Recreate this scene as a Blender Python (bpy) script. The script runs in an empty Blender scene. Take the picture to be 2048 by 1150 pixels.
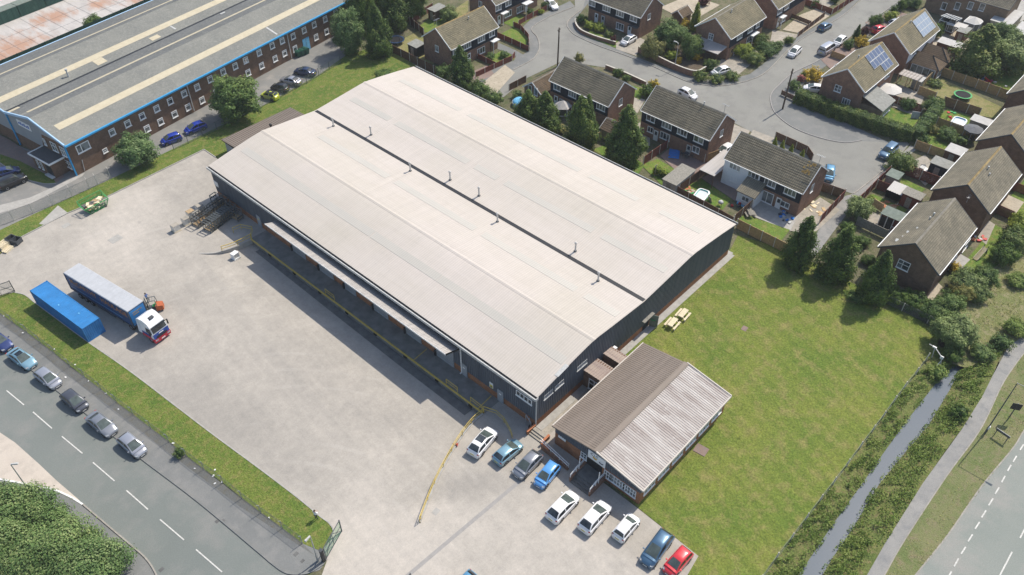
import bpy, bmesh, math, random
import numpy as np
from mathutils import Vector, Matrix
from mathutils.geometry import tessellate_polygon
R = math.radians
S = bpy.context.scene
COL = S.collection
# ------------------------------------------------------------------ camera, sky, sun
FPX, YAW, PIT, ROLL = 1640.35, 0.7405444, 0.7529309, 0.003273
CX, CY, CZ = -46.7035, -38.7546, 79.7473
def cam_axes():
    cy, sy, cp, sp = math.cos(YAW), math.sin(YAW), math.cos(PIT), math.sin(PIT)
    f = Vector((cy*cp, sy*cp, -sp)); r = Vector((sy, -cy, 0)); u = r.cross(f)
    c, s = math.cos(ROLL), math.sin(ROLL)
    return r*c+u*s, u*c-r*s, f
AR, AU, AF = cam_axes()
cd = bpy.data.cameras.new('camera'); cam = bpy.data.objects.new('camera', cd); COL.objects.link(cam)
cd.sensor_width = 36; cd.lens = 36*FPX/2048; cd.clip_end = 3000; cd.clip_start = 1
cam.matrix_world = Matrix(((AR.x, AU.x, -AF.x, CX), (AR.y, AU.y, -AF.y, CY), (AR.z, AU.z, -AF.z, CZ), (0, 0, 0, 1)))
S.camera = cam
SUN_EL, SUN_AZ = R(52.8), R(-4.7)
w = bpy.data.worlds.new("World"); S.world = w; w.use_nodes = True
nt = w.node_tree; bg = nt.nodes['Background']; sky = nt.nodes.new('ShaderNodeTexSky')
sky.sky_type = 'NISHITA'; sky.sun_disc = False; sky.sun_elevation = SUN_EL; sky.sun_rotation = R(90)-SUN_AZ
sky.air_density = 1.0; sky.dust_density = 1.5; sky.ozone_density = 1.0
nt.links.new(sky.outputs[0], bg.inputs[0]); bg.inputs[1].default_value = 0.15
sl = bpy.data.lights.new('sun', 'SUN'); sl.energy = 4.1; sl.angle = R(0.53); sl.color = (1, 0.935, 0.83)
so = bpy.data.objects.new('sun', sl); COL.objects.link(so)
sd = Vector((math.cos(SUN_EL)*math.cos(SUN_AZ), math.cos(SUN_EL)*math.sin(SUN_AZ), math.sin(SUN_EL)))
so.rotation_euler = sd.to_track_quat('Z', 'Y').to_euler(); so.location = (60, -40, 120)
S.view_settings.view_transform = 'Standard'; S.view_settings.look = 'None'; S.view_settings.exposure = 0.25; S.view_settings.gamma = 1
try: S.cycles.max_bounces = 6; S.cycles.transparent_max_bounces = 12
except Exception: pass
def G(px, py, z=0.0):
    """point of the place seen at a spot of the 2048 wide photograph, on the level z"""
    d = AR*((px-1024)/FPX)+AU*(-(py-575)/FPX)+AF
    t = (z-CZ)/d.z
    return Vector((CX+t*d.x, CY+t*d.y, z))
def G2(px, py, z=0.0):
    g = G(px, py, z); return (g.x, g.y)
# ------------------------------------------------------------------ mesh helpers
class MB:
    def __init__(s): s.v = []; s.f = []; s.m = []
    def add(s, vs, fs, mi=0):
        n = len(s.v); s.v += [tuple(q) for q in vs]
        for f in fs: s.f.append(tuple(i+n for i in f)); s.m.append(mi)
        return s
    def box(s, x0, y0, z0, x1, y1, z1, mi=0):
        return s.add([(x0,y0,z0),(x1,y0,z0),(x1,y1,z0),(x0,y1,z0),(x0,y0,z1),(x1,y0,z1),(x1,y1,z1),(x0,y1,z1)],
            [(0,3,2,1),(4,5,6,7),(0,1,5,4),(1,2,6,5),(2,3,7,6),(3,0,4,7)], mi)
    def cbox(s, c, sz, rz=0.0, mi=0):
        a, b = math.cos(rz), math.sin(rz); x, y, z = sz[0]/2, sz[1]/2, sz[2]/2; vs = []
        for k in (-z, z):
            for i, j in ((-x,-y),(x,-y),(x,y),(-x,y)): vs.append((c[0]+i*a-j*b, c[1]+i*b+j*a, c[2]+k))
        return s.add(vs, [(0,3,2,1),(4,5,6,7),(0,1,5,4),(1,2,6,5),(2,3,7,6),(3,0,4,7)], mi)
    def wbox(s, o, u, a0, a1, z0, z1, d0, d1, mi=0):
        nx, ny = u[1], -u[0]; vs = []
        for z in (z0, z1):
            for a, d in ((a0,d1),(a1,d1),(a1,d0),(a0,d0)): vs.append((o[0]+u[0]*a+nx*d, o[1]+u[1]*a+ny*d, z))
        return s.add(vs, [(0,3,2,1),(4,5,6,7),(0,1,5,4),(1,2,6,5),(2,3,7,6),(3,0,4,7)], mi)
    def prism(s, poly, z0, z1, mi=0):
        n = len(poly); ar = sum(poly[i][0]*poly[(i+1)%n][1]-poly[(i+1)%n][0]*poly[i][1] for i in range(n))
        if ar < 0: poly = poly[::-1]
        f = lambda z, i: z[i] if isinstance(z, (list, tuple)) else z
        vs = [(p[0], p[1], f(z0, i)) for i, p in enumerate(poly)]+[(p[0], p[1], f(z1, i)) for i, p in enumerate(poly)]
        tri = tessellate_polygon([[Vector((p[0], p[1], 0)) for p in poly]])
        fs = []
        for t in tri:
            a, b, c = [poly[i] for i in t]
            if (b[0]-a[0])*(c[1]-a[1])-(c[0]-a[0])*(b[1]-a[1]) < 0: t = t[::-1]
            fs += [tuple(i+n for i in t), tuple(t[::-1])]
        fs += [(i, (i+1)%n, n+(i+1)%n, n+i) for i in range(n)]
        return s.add(vs, fs, mi)
    def bar(s, p, q, w=.06, h=None, mi=0):
        p, q = Vector(p), Vector(q); h = h or w; d = (q-p)
        if d.length < 1e-6: return s
        d.normalize(); up = Vector((0,0,1)) if abs(d.z) < .95 else Vector((1,0,0))
        a = d.cross(up).normalized()*(w/2); b = a.cross(d).normalized()*(h/2)
        vs = [p-a-b, p+a-b, p+a+b, p-a+b, q-a-b, q+a-b, q+a+b, q-a+b]
        return s.add(vs, [(0,1,2,3),(7,6,5,4),(0,4,5,1),(1,5,6,2),(2,6,7,3),(3,7,4,0)], mi)
    def path(s, pts, w=.06, mi=0):
        for a, b in zip(pts, pts[1:]): s.bar(a, b, w, None, mi)
        return s
    def lathe(s, c, prof, n=10, mi=0, ax='z'):
        vs = []; m = len(prof)
        for r, z in prof:
            for k in range(n):
                a = 2*math.pi*k/n; x, y = r*math.cos(a), r*math.sin(a)
                vs.append((c[0]+x, c[1]+y, c[2]+z) if ax == 'z' else (c[0]+x, c[1]+z, c[2]+y))
        fs = []
        for i in range(m-1):
            for k in range(n):
                q = (i*n+k, i*n+(k+1)%n, (i+1)*n+(k+1)%n, (i+1)*n+k); fs.append(q if ax == 'z' else q[::-1])
        fs += [tuple(range(n-1, -1, -1)), tuple(range((m-1)*n, m*n))] if ax == 'z' else [tuple(range(n)), tuple(range(m*n-1, (m-1)*n-1, -1))]
        return s.add(vs, fs, mi)
    def cyl(s, c, r, h, n=10, mi=0, r2=None): return s.lathe(c, [(r, 0), (r if r2 is None else r2, h)], n, mi)
    def quad(s, a, b, c, d, mi=0): return s.add([a, b, c, d], [(0,1,2,3)], mi)
    def build(s, name, mat, parent=None, smooth=False, loc=None, rz=None):
        me = bpy.data.meshes.new(name); me.from_pydata(s.v, [], s.f); me.update()
        mats = mat if isinstance(mat, (list, tuple)) else [mat]
        for m in mats: me.materials.append(M[m] if isinstance(m, str) else m)
        if len(mats) > 1: me.polygons.foreach_set('material_index', s.m)
        if smooth:
            me.polygons.foreach_set('use_smooth', [True]*len(me.polygons))
            try: me.set_sharp_from_angle(angle=R(smooth if smooth is not True else 40))
            except Exception: pass
        return link(name, me, parent, loc, rz)
def link(name, me, parent=None, loc=None, rz=None):
    o = bpy.data.objects.new(name, me); COL.objects.link(o)
    if parent: o.parent = parent
    if loc is not None: o.location = loc
    if rz is not None: o.rotation_euler[2] = rz
    return o
def tag(o, label=None, cat=None, group=None, kind=None):
    if label: o['label'] = label
    if cat: o['category'] = cat
    if group: o['group'] = group
    if kind: o['kind'] = kind
    return o
def thing(name, label, cat, loc=(0,0,0), rz=0.0, group=None):
    o = bpy.data.objects.new(name, None); COL.objects.link(o); o.empty_display_size = .3
    o.location = loc; o.rotation_euler[2] = rz
    return tag(o, label, cat, group)
def copy_tree(o, parent=None):
    c = o.copy(); COL.objects.link(c)
    if parent: c.parent = parent
    for ch in list(o.children): copy_tree(ch, c)
    return c
def text_mesh(name, body, size, mat, parent, mw, space=1.0, bold=.0):
    cu = bpy.data.curves.new(name, 'FONT'); cu.body = body; cu.size = size; cu.extrude = .01; cu.offset = bold; cu.space_character = space
    cu.resolution_u = 2; cu.align_x = 'CENTER'; cu.align_y = 'CENTER'
    t = bpy.data.objects.new(name, cu); COL.objects.link(t)
    bpy.context.view_layer.update()
    me = bpy.data.meshes.new_from_object(t.evaluated_get(bpy.context.evaluated_depsgraph_get()))
    bpy.data.objects.remove(t); me.materials.clear(); me.materials.append(M[mat])
    o = link(name, me, parent); o.matrix_local = mw
    return o
# ------------------------------------------------------------------ materials
M = {}
class NB:
    def __init__(s, name):
        s.m = bpy.data.materials.new(name); s.m.use_nodes = True; M[name] = s.m
        s.t = s.m.node_tree; s.b = s.t.nodes['Principled BSDF']; s.b.inputs['Specular IOR Level'].default_value = .3
    def n(s, ty, **kw):
        x = s.t.nodes.new('ShaderNode'+ty)
        for k, v in kw.items(): setattr(x, k, v)
        return x
    def l(s, a, b): s.t.links.new(a, b)
    def coord(s, world=True):
        return s.n('NewGeometry').outputs['Position'] if world else s.n('TexCoord').outputs['Object']
    def noise(s, vec, scale, detail=4, rough=.6):
        x = s.n('TexNoise'); x.inputs['Scale'].default_value = scale; x.inputs['Detail'].default_value = detail; x.inputs['Roughness'].default_value = rough
        s.l(vec, x.inputs['Vector']); return x.outputs[0]
    def ramp(s, fac, stops):
        x = s.n('ValToRGB'); e = x.color_ramp.elements
        for i, (p, c) in enumerate(stops):
            k = e[i] if i < 2 else e.new(p)
            k.position = p; k.color = (*c, 1) if len(c) == 3 else c
        s.l(fac, x.inputs[0]); return x.outputs[0]
    def mix(s, fac, a, b, bt='MIX'):
        x = s.n('MixRGB'); x.blend_type = bt
        for i, q in enumerate((fac, a, b)):
            if hasattr(q, 'links') or hasattr(q, 'is_linked'): s.l(q, x.inputs[i])
            elif isinstance(q, (int, float)): x.inputs[i].default_value = q
            else: x.inputs[i].default_value = (*q, 1)
        return x.outputs[0]
    def math(s, op, a, b=None):
        x = s.n('Math'); x.operation = op
        for i, q in enumerate((a, b)):
            if q is None: continue
            if isinstance(q, (int, float)): x.inputs[i].default_value = q
            else: s.l(q, x.inputs[i])
        return x.outputs[0]
    def scale(s, vec, v):
        x = s.n('VectorMath'); x.operation = 'MULTIPLY'; s.l(vec, x.inputs[0]); x.inputs[1].default_value = v; return x.outputs[0]
    def col(s, c, rough=.8, metal=0.0, spec=None):
        if hasattr(c, 'is_linked'): s.l(c, s.b.inputs['Base Color'])
        else: s.b.inputs['Base Color'].default_value = (*c, 1)
        s.b.inputs['Roughness'].default_value = rough; s.b.inputs['Metallic'].default_value = metal
        if spec is not None: s.b.inputs['Specular IOR Level'].default_value = spec
        return s
    def bump(s, h, strength=.4, dist=.03):
        x = s.n('Bump'); x.inputs['Strength'].default_value = strength; x.inputs['Distance'].default_value = dist
        s.l(h, x.inputs['Height']); s.l(x.outputs[0], s.b.inputs['Normal']); return s
def plain(name, c, rough=.6, metal=0.0, var=.18, scale=3.0, spec=.3):
    b = NB(name); v = b.noise(b.coord(), scale, 4)
    lo = [q*(1-var) for q in c]; hi = [min(1, q*(1+var)) for q in c]
    return b.col(b.ramp(v, [(.3, lo), (.7, hi)]), rough, metal, spec)
def ground(name, c1, c2, c3=None, s1=.12, s2=1.3, s3=9., fine=.25, rough=.95, bump=.0, p=(.35,.65)):
    b = NB(name); g = b.coord()
    a = b.ramp(b.noise(g, s1, 5, .6), [(p[0], c1), (p[1], c2)])
    if c3: a = b.mix(b.ramp(b.noise(g, s2, 5, .65), [(.48, (0,0,0)), (.68, (1,1,1))]), a, c3)
    f = b.ramp(b.noise(g, s3, 3, .7), [(.25, (1-fine,)*3), (.75, (1+fine,)*3)])
    b.col(b.mix(1, a, f, 'MULTIPLY'), rough, 0, .2)
    if bump: b.bump(b.noise(g, s3*.7, 3, .7), bump, .15)
    return b
b = ground('lawn', (.112,.162,.028), (.172,.195,.040), (.225,.203,.072), .13, .55, 4, .42, bump=1)
g = b.coord(); rt = b.n('VectorRotate'); rt.rotation_type = 'Z_AXIS'; rt.inputs['Angle'].default_value = .35; b.l(g, rt.inputs['Vector']); wv = b.n('TexWave'); wv.inputs['Scale'].default_value = .17; wv.inputs['Distortion'].default_value = 1.2; b.l(rt.outputs[0], wv.inputs['Vector'])
old = b.b.inputs['Base Color'].links[0].from_socket; b.l(b.mix(1, b.mix(1, old, b.ramp(wv.outputs['Fac'], [(.3, (.95,.955,.95)), (.7, (1.05,1.045,1.04))]), 'MULTIPLY'), b.ramp(b.noise(g, 1.6, 7, .8), [(.36, (.72,.80,.72)), (.56, (1.04,1.03,1.02))]), 'MULTIPLY'), b.b.inputs['Base Color'])
ground('verge', (.085,.140,.024), (.140,.175,.034), (.195,.180,.06), .3, 1.2, 5, .5, bump=1)
ground('garden_lawn', (.085,.160,.026), (.150,.210,.038), (.20,.19,.06), .3, 1.0, 5, .4, bump=.8)
ground('dry_lawn', (.20,.19,.075), (.27,.235,.11), (.15,.175,.05), .3, .8, 5, .3, bump=.8)
ground('garden_ground', (.10,.10,.055), (.17,.15,.095), (.075,.10,.035), .25, .9, 4, .4, bump=.5)
ground('bank', (.085,.12,.030), (.15,.165,.050), (.18,.15,.07), .4, 1.4, 5, .45, bump=1)
ground('rough_grass', (.20,.19,.085), (.15,.17,.06), (.27,.235,.14), .25, 1.2, 6, .4, bump=.8)
ground('roadside_grass', (.125,.155,.055), (.185,.185,.085), (.20,.175,.10), .25, 1.0, 7, .3, bump=.6)
b = NB('yard_concrete'); g = b.coord()
def spot(b, g, cx, cy, sx, sy, rot=0.0):       # 1 at the middle of an oval patch of dust or dirt, 0 outside
    x = b.n('VectorMath'); x.operation = 'SUBTRACT'; b.l(g, x.inputs[0]); x.inputs[1].default_value = (cx, cy, 0)
    r = b.n('VectorRotate'); r.rotation_type = 'Z_AXIS'; r.inputs['Angle'].default_value = -rot; b.l(x.outputs[0], r.inputs['Vector'])
    d = b.n('VectorMath'); d.operation = 'LENGTH'; b.l(b.scale(r.outputs[0], (1/sx, 1/sy, 0)), d.inputs[0]); return b.math('SUBTRACT', 1.0, d.outputs['Value'])
ns = b.noise(g, .16, 8, .68); f = b.math('MULTIPLY', ns, .9)
for cx, cy, sx, sy, rt, amt in ((-21, -1, 11, 15, .2, .32), (-26, 3, 5, 14, .15, .22), (-15, 72, 9, 22, -.5, .30), (-9, -12, 9, 12, 0, .22), (-26, 30, 7, 22, .1, -.30), (-13, 24, 5, 20, .05, -.14), (-20, 52, 6, 9, .3, -.16), (-13, 1.5, 2.5, 8, .9, -.34), (-31, 62, 4, 8, 0, .2)):
    f = b.math('ADD', f, b.math('MULTIPLY', b.math('MAXIMUM', spot(b, g, cx, cy, sx, sy, rt), 0.0), amt))
a = b.ramp(f, [(.22, (.315,.293,.261)), (.48, (.380,.350,.308)), (.72, (.460,.420,.370))])
a = b.mix(1, a, b.ramp(b.noise(g, .9, 9, .8), [(.32, (.86,.865,.87)), (.68, (1.10,1.095,1.085))]), 'MULTIPLY')
rt = b.n('VectorRotate'); rt.rotation_type = 'Z_AXIS'; rt.inputs['Angle'].default_value = .12; b.l(g, rt.inputs['Vector'])
a = b.mix(1, a, b.ramp(b.noise(b.scale(rt.outputs[0], (1.3,.07,1)), 1.0, 5, .7), [(.32, (.95,.95,.95)), (.68, (1.045,1.04,1.035))]), 'MULTIPLY')
wp = b.n('TexWave'); wp.wave_type = 'RINGS'; wp.rings_direction = 'Z'; wp.inputs['Scale'].default_value = .11; wp.inputs['Distortion'].default_value = 3.5; wp.inputs['Detail'].default_value = 2; wp.inputs['Detail Scale'].default_value = .15
sh_ = b.n('VectorMath'); sh_.operation = 'SUBTRACT'; b.l(g, sh_.inputs[0]); sh_.inputs[1].default_value = (-40, 4, 0); b.l(sh_.outputs[0], wp.inputs['Vector'])
tm = b.math('MULTIPLY', b.ramp(wp.outputs['Fac'], [(.90, (0,0,0)), (.97, (1,1,1))]), b.ramp(b.noise(g, .12, 3, .6), [(.5, (0,0,0)), (.62, (1,1,1))]))
a = b.mix(b.math('MULTIPLY', tm, .16), a, (.50,.465,.42))
vo = b.n('TexVoronoi'); vo.inputs['Scale'].default_value = .13; b.l(g, vo.inputs['Vector'])
a = b.mix(b.math('MULTIPLY', b.ramp(vo.outputs['Distance'], [(.02, (1,1,1)), (.085, (0,0,0))]), b.ramp(b.noise(g, 1.5, 4, .6), [(.40, (0,0,0)), (.6, (.38,.38,.38))])), a, (.17,.165,.16))
b.col(b.mix(1, a, b.ramp(b.noise(g, 5.5, 3, .7), [(.25, (.90,)*3), (.75, (1.09,)*3)]), 'MULTIPLY'), .95, 0, .2)
ground('paving_pale', (.31,.28,.235), (.40,.36,.30), (.25,.235,.20), .4, 1.5, 8, .12)
ground('road_tarmac', (.160,.176,.163), (.182,.197,.182), (.21,.212,.197), .10, .25, 8, .14)
ground('estate_tarmac', (.225,.222,.200), (.262,.257,.232), (.205,.20,.185), .08, .3, 7, .14)
ground('main_road_tarmac', (.212,.232,.208), (.245,.258,.232), (.285,.275,.25), .12, .2, 7, .12)
ground('pavement_tarmac', (.165,.17,.165), (.195,.198,.19), (.225,.222,.21), .15, .5, 9, .15)
ground('footpath_tarmac', (.24,.235,.222), (.29,.28,.26), (.205,.205,.20), .3, .9, 9, .15)
ground('drive_tarmac', (.185,.185,.175), (.225,.22,.205), (.27,.255,.23), .15, .4, 9, .15)
ground('entrance_concrete', (.47,.41,.345), (.53,.47,.40), (.42,.37,.315), .2, .6, 8, .08)
ground('gravel', (.38,.33,.25), (.46,.40,.31), (.30,.26,.20), .5, 2, 12, .25)
ground('brick_paving', (.22,.16,.135), (.27,.20,.17), (.20,.17,.16), .4, 2, 12, .2)
ground('path_dirt', (.140,.142,.132), (.168,.168,.155), (.15,.14,.11), .4, 1.6, 8, .3)
ground('soil', (.09,.07,.05), (.15,.12,.085), None, .4, 2, 8, .35, bump=.6)
ground('kerb_stone', (.29,.27,.235), (.36,.335,.295), (.24,.225,.195), .5, 1.5, 9, .12)
plain('white_paint', (.72,.71,.68), .5); plain('road_paint', (.55,.54,.50), .85, var=.22, scale=4)
plain('white_upvc', (.78,.78,.76), .35, var=.04); plain('grey_paint', (.34,.36,.37), .5); plain('pale_grey', (.46,.46,.44), .6)
plain('black_paint', (.022,.023,.025), .5); plain('dark_grey', (.07,.075,.08), .6); plain('blue_trim', (.045,.30,.56), .45, var=.08); plain('pale_blue_trim', (.38,.56,.74), .5, var=.06)
plain('yellow_paint', (.56,.41,.09), .55, var=.2, scale=5); plain('galvanised', (.42,.44,.45), .45, .6); plain('steel_dark', (.10,.11,.12), .5, .4)
plain('steel_galv_dark', (.17,.185,.185), .5, .5); plain('green_steel', (.05,.33,.10), .5); plain('green_bin', (.018,.075,.05), .5); plain('orange_paint', (.42,.11,.04), .55); plain('red_paint', (.50,.03,.03), .45)
plain('timber', (.50,.36,.20), .8, var=.25, scale=4); plain('new_timber', (.70,.61,.43), .75, var=.12, scale=5); plain('brown_timber', (.135,.075,.048), .85, var=.3, scale=4)
plain('red_brown_timber', (.17,.055,.038), .85, var=.25, scale=4); plain('grey_timber', (.25,.235,.20), .85, var=.25, scale=4); plain('tan_timber', (.36,.24,.115), .85, var=.25, scale=3)
plain('concrete_post', (.50,.47,.41), .9); plain('concrete', (.36,.345,.315), .9, var=.15, scale=1.5); plain('dark_concrete', (.13,.13,.125), .9, var=.25, scale=1.2)
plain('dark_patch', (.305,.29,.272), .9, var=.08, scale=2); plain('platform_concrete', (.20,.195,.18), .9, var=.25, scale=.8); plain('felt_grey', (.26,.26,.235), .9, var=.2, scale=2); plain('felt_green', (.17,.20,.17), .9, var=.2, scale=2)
plain('shed_white', (.44,.43,.41), .7, var=.12, scale=1.2); plain('blue_plastic', (.03,.19,.55), .4); plain('light_blue', (.16,.45,.68), .45); plain('aqua', (.12,.55,.50), .4); plain('magenta', (.55,.06,.25), .5)
plain('rubber', (.018,.018,.02), .85); plain('rim_alloy', (.45,.46,.47), .35, .7); plain('lamp_red', (.42,.02,.02), .25); plain('lamp_clear', (.36,.38,.40), .15); plain('car_glass_sheen', (.075,.095,.088), .10, var=.35, scale=1.6, spec=.6); plain('plate_yellow', (.62,.52,.06), .5)  # windscreen glass lightened in colour for the reflected sky
plain('skin', (.42,.25,.18), .6); plain('cloth_blue', (.10,.16,.33), .9); plain('cloth_white', (.70,.71,.73), .9); plain('cloth_dark', (.03,.032,.038), .9); plain('hair', (.035,.025,.02), .8)
plain('canvas_white', (.54,.515,.475), .85, var=.05); plain('canvas_grey', (.13,.135,.145), .85); plain('cardboard', (.40,.29,.17), .9, var=.3, scale=5)
plain('asbestos_roof', (.535,.488,.43), .9, var=.07, scale=.5); plain('stainless', (.60,.60,.58), .4, .4); plain('render_white', (.72,.73,.74), .8, var=.05, scale=1)
plain('trailer_blue', (.020,.062,.155), .45, var=.12, scale=1); plain('trailer_roof', (.43,.44,.455), .6, var=.08, scale=1); plain('cab_white', (.80,.80,.80), .25, var=.03); plain('cab_blue', (.02,.06,.27), .3); plain('cab_red', (.58,.03,.05), .3)
plain('letter_orange', (.42,.18,.07), .6); plain('letter_dark', (.04,.05,.09), .6); plain('letter_yellow', (.80,.50,.04), .6); plain('letter_blue', (.05,.13,.40), .6)
plain('bark', (.11,.08,.055), .95, var=.3, scale=6); plain('terracotta', (.42,.16,.075), .8); plain('pole_wood', (.10,.075,.055), .9)
plain('container_blue', (.030,.185,.44), .5, var=.14, scale=.9)
b = NB('glass_dark'); b.col(b.ramp(b.noise(b.coord(), .9, 2), [(.35, (.012,.016,.02)), (.65, (.05,.06,.065))]), .06, 0, .7)
b = NB('window_glass'); b.col(b.ramp(b.noise(b.coord(), .55, 2), [(.38, (.035,.042,.046)), (.60, (.25,.265,.26))]), .12, 0, .6)
b = NB('net_mesh'); b.col((.03,.03,.035), .9); b.b.inputs['Alpha'].default_value = .22
b = NB('wire_mesh')                    # woven fence wire: fine diamonds of galvanised strand
g = b.coord(); sx = b.n('SeparateXYZ'); b.l(g, sx.inputs[0]); hz = b.math('ADD', sx.outputs[0], sx.outputs[1])
wv = [b.math('GREATER_THAN', b.math('ABSOLUTE', b.math('SINE', b.math('MULTIPLY', op(hz, sx.outputs[2]), 42.))), .975) for op in (lambda a, c: b.math('ADD', a, c), lambda a, c: b.math('SUBTRACT', a, c))]
b.l(b.math('MAXIMUM', wv[0], wv[1]), b.b.inputs['Alpha']); b.col((.20,.23,.22), .6, .3)
b = NB('green_mesh'); g = b.coord(); sx = b.n('SeparateXYZ'); b.l(g, sx.inputs[0])
wv = [b.math('GREATER_THAN', b.math('ABSOLUTE', b.math('SINE', b.math('MULTIPLY', q, 40.))), .97) for q in (b.math('ADD', sx.outputs[0], sx.outputs[1]), sx.outputs[2])]
b.l(b.math('MAXIMUM', wv[0], wv[1]), b.b.inputs['Alpha']); b.col((.05,.33,.10), .6)
def bricks(name, c1, c2, mort):
    b = NB(name); g = b.coord(False); sx = b.n('SeparateXYZ'); b.l(g, sx.inputs[0])
    cb = b.n('CombineXYZ'); b.l(b.math('ADD', sx.outputs[0], sx.outputs[1]), cb.inputs[0]); b.l(sx.outputs[2], cb.inputs[1])
    t = b.n('TexBrick'); b.l(cb.outputs[0], t.inputs['Vector'])
    t.inputs['Color1'].default_value = (*c1, 1); t.inputs['Color2'].default_value = (*c2, 1); t.inputs['Mortar'].default_value = (*mort, 1)
    t.inputs['Scale'].default_value = 1; t.inputs['Brick Width'].default_value = .235; t.inputs['Row Height'].default_value = .08; t.inputs['Mortar Size'].default_value = .011; t.inputs['Bias'].default_value = -.1
    v = b.ramp(b.noise(b.coord(), 1.1, 5, .7), [(.3, (.72,.72,.72)), (.7, (1.25,1.22,1.2))])
    b.col(b.mix(1, t.outputs['Color'], v, 'MULTIPLY'), .9, 0, .2)
bricks('brick_red', (.255,.128,.078), (.185,.093,.060), (.27,.21,.165))
bricks('brick_brown', (.185,.105,.066), (.125,.072,.048), (.18,.14,.105))
bricks('brick_orange', (.33,.125,.05), (.26,.095,.04), (.30,.20,.13))
bricks('brick_buff', (.25,.17,.11), (.19,.13,.085), (.25,.2,.15))
def tiles(name, c1, c2, spots, rows=.34):
    b = NB(name); g = b.coord(False); sx = b.n('SeparateXYZ'); b.l(g, sx.inputs[0])
    cb = b.n('CombineXYZ'); b.l(sx.outputs[0], cb.inputs[0]); b.l(b.math('MULTIPLY', sx.outputs[1], 1.27), cb.inputs[1])
    t = b.n('TexBrick'); b.l(cb.outputs[0], t.inputs['Vector']); t.offset = 0
    t.inputs['Color1'].default_value = (*c1, 1); t.inputs['Color2'].default_value = (*c2, 1); t.inputs['Mortar'].default_value = (*[q*.45 for q in c2], 1)
    t.inputs['Scale'].default_value = 1; t.inputs['Brick Width'].default_value = .31; t.inputs['Row Height'].default_value = rows; t.inputs['Mortar Size'].default_value = .036; t.inputs['Mortar Smooth'].default_value = .6
    a = b.ramp(b.noise(b.coord(), .45, 6, .7), [(.3, (.72,.74,.72)), (.7, (1.3,1.27,1.18))])
    c = b.mix(1, t.outputs['Color'], a, 'MULTIPLY')
    c = b.mix(b.ramp(b.noise(b.coord(), 2.6, 5, .7), [(.62, (0,0,0)), (.74, (.75,.75,.75))]), c, spots)
    b.col(c, .95, 0, .15)
tiles('tile_brown', (.222,.196,.148), (.165,.146,.113), (.29,.265,.20))
tiles('tile_olive', (.235,.208,.145), (.185,.165,.118), (.31,.28,.19))
tiles('tile_grey', (.232,.208,.162), (.185,.168,.135), (.31,.295,.25))
tiles('tile_hung_navy', (.030,.038,.052), (.020,.026,.038), (.05,.058,.07), .2)
tiles('tile_small_brown', (.17,.125,.09), (.125,.095,.07), (.22,.18,.13), .3)
plain('ridge_ochre', (.30,.22,.10), .95, var=.35, scale=1.2); plain('ridge_grey', (.24,.22,.18), .95, var=.25, scale=1.5)
b = NB('warehouse_roof'); g = b.coord(); sx = b.n('SeparateXYZ'); b.l(g, sx.inputs[0])
a = b.ramp(b.noise(g, .05, 4, .6), [(.35, (.500,.456,.395)), (.65, (.540,.488,.440))])
st = b.ramp(b.noise(b.scale(g, (.08,1.6,1)), 1.2, 4, .7), [(.3, (.955,.955,.955)), (.7, (1.04,1.035,1.03))])
rib = b.ramp(b.math('SINE', b.math('MULTIPLY', sx.outputs[1], 18.)), [(.0, (.93,.93,.93)), (1, (1.03,1.03,1.03))])
ln = b.ramp(b.math('FRACT', b.math('MULTIPLY', sx.outputs[0], 1/1.37)), [(.0, (.93,.93,.92)), (.035, (1,1,1))])
dr = b.ramp(b.noise(b.scale(g, (.5,.06,1)), 1.6, 7, .75), [(.34, (.965,.962,.95)), (.56, (1.02,1.02,1.02))]); sp_ = b.ramp(b.noise(g, 1.7, 6, .75), [(.30, (.95,.945,.925)), (.42, (1,1,1))])
b.col(b.mix(1, b.mix(1, b.mix(1, b.mix(1, b.mix(1, a, st, 'MULTIPLY'), rib, 'MULTIPLY'), ln, 'MULTIPLY'), dr, 'MULTIPLY'), sp_, 'MULTIPLY'), .85, 0, .25)
b = NB('rooflight'); g = b.coord(); sx = b.n('SeparateXYZ'); b.l(g, sx.inputs[0])
a = b.ramp(b.noise(b.scale(g, (.2,.25,1)), .8, 3, .6), [(.3, (.462,.438,.388)), (.7, (.505,.470,.412))])
b.col(b.mix(1, a, b.ramp(b.math('SINE', b.math('MULTIPLY', sx.outputs[1], 18.)), [(0, (.93,.93,.93)), (1, (1.04,1.04,1.04))]), 'MULTIPLY'), .5, 0, .35)
def streaked(name, c1, c2, c3, sc=(1.4,.12,1), rough=.6):
    b = NB(name); g = b.coord(); a = b.ramp(b.noise(b.scale(g, sc), 1.3, 5, .65), [(.38, c1), (.62, c2)])
    a = b.mix(b.ramp(b.noise(g, .9, 5, .7), [(.58, (0,0,0)), (.75, (.7,.7,.7))]), a, c3)
    b.col(a, rough, 0, .3)
streaked('clad_dark', (.078,.092,.112), (.105,.120,.140), (.13,.14,.15), (1.2,1.2,.12), .5)
streaked('roof_sheet_brown', (.185,.150,.120), (.225,.183,.148), (.255,.212,.175), (.10,1.6,1), .55)
streaked('roof_sheet_bleached', (.47,.435,.40), (.30,.255,.23), (.54,.51,.475), (.85,.07,1), .6)
streaked('lean_to_sheet', (.36,.29,.24), (.26,.20,.175), (.42,.36,.29), (1.6,.12,1), .6)
streaked('canopy_sheet', (.44,.41,.38), (.35,.33,.31), (.50,.47,.44), (.1,1.5,1), .6)
ground('factory_roof', (.175,.178,.162), (.215,.215,.192), (.245,.24,.215), .25, 2.2, 4.5, .22)
ground('factory_roof_dark', (.118,.123,.122), (.148,.152,.148), (.185,.185,.17), .25, 1.8, 4.5, .24)
streaked('skylight_cream', (.47,.41,.285), (.52,.46,.33), (.43,.39,.29), (1,1,1), .6)
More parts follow.
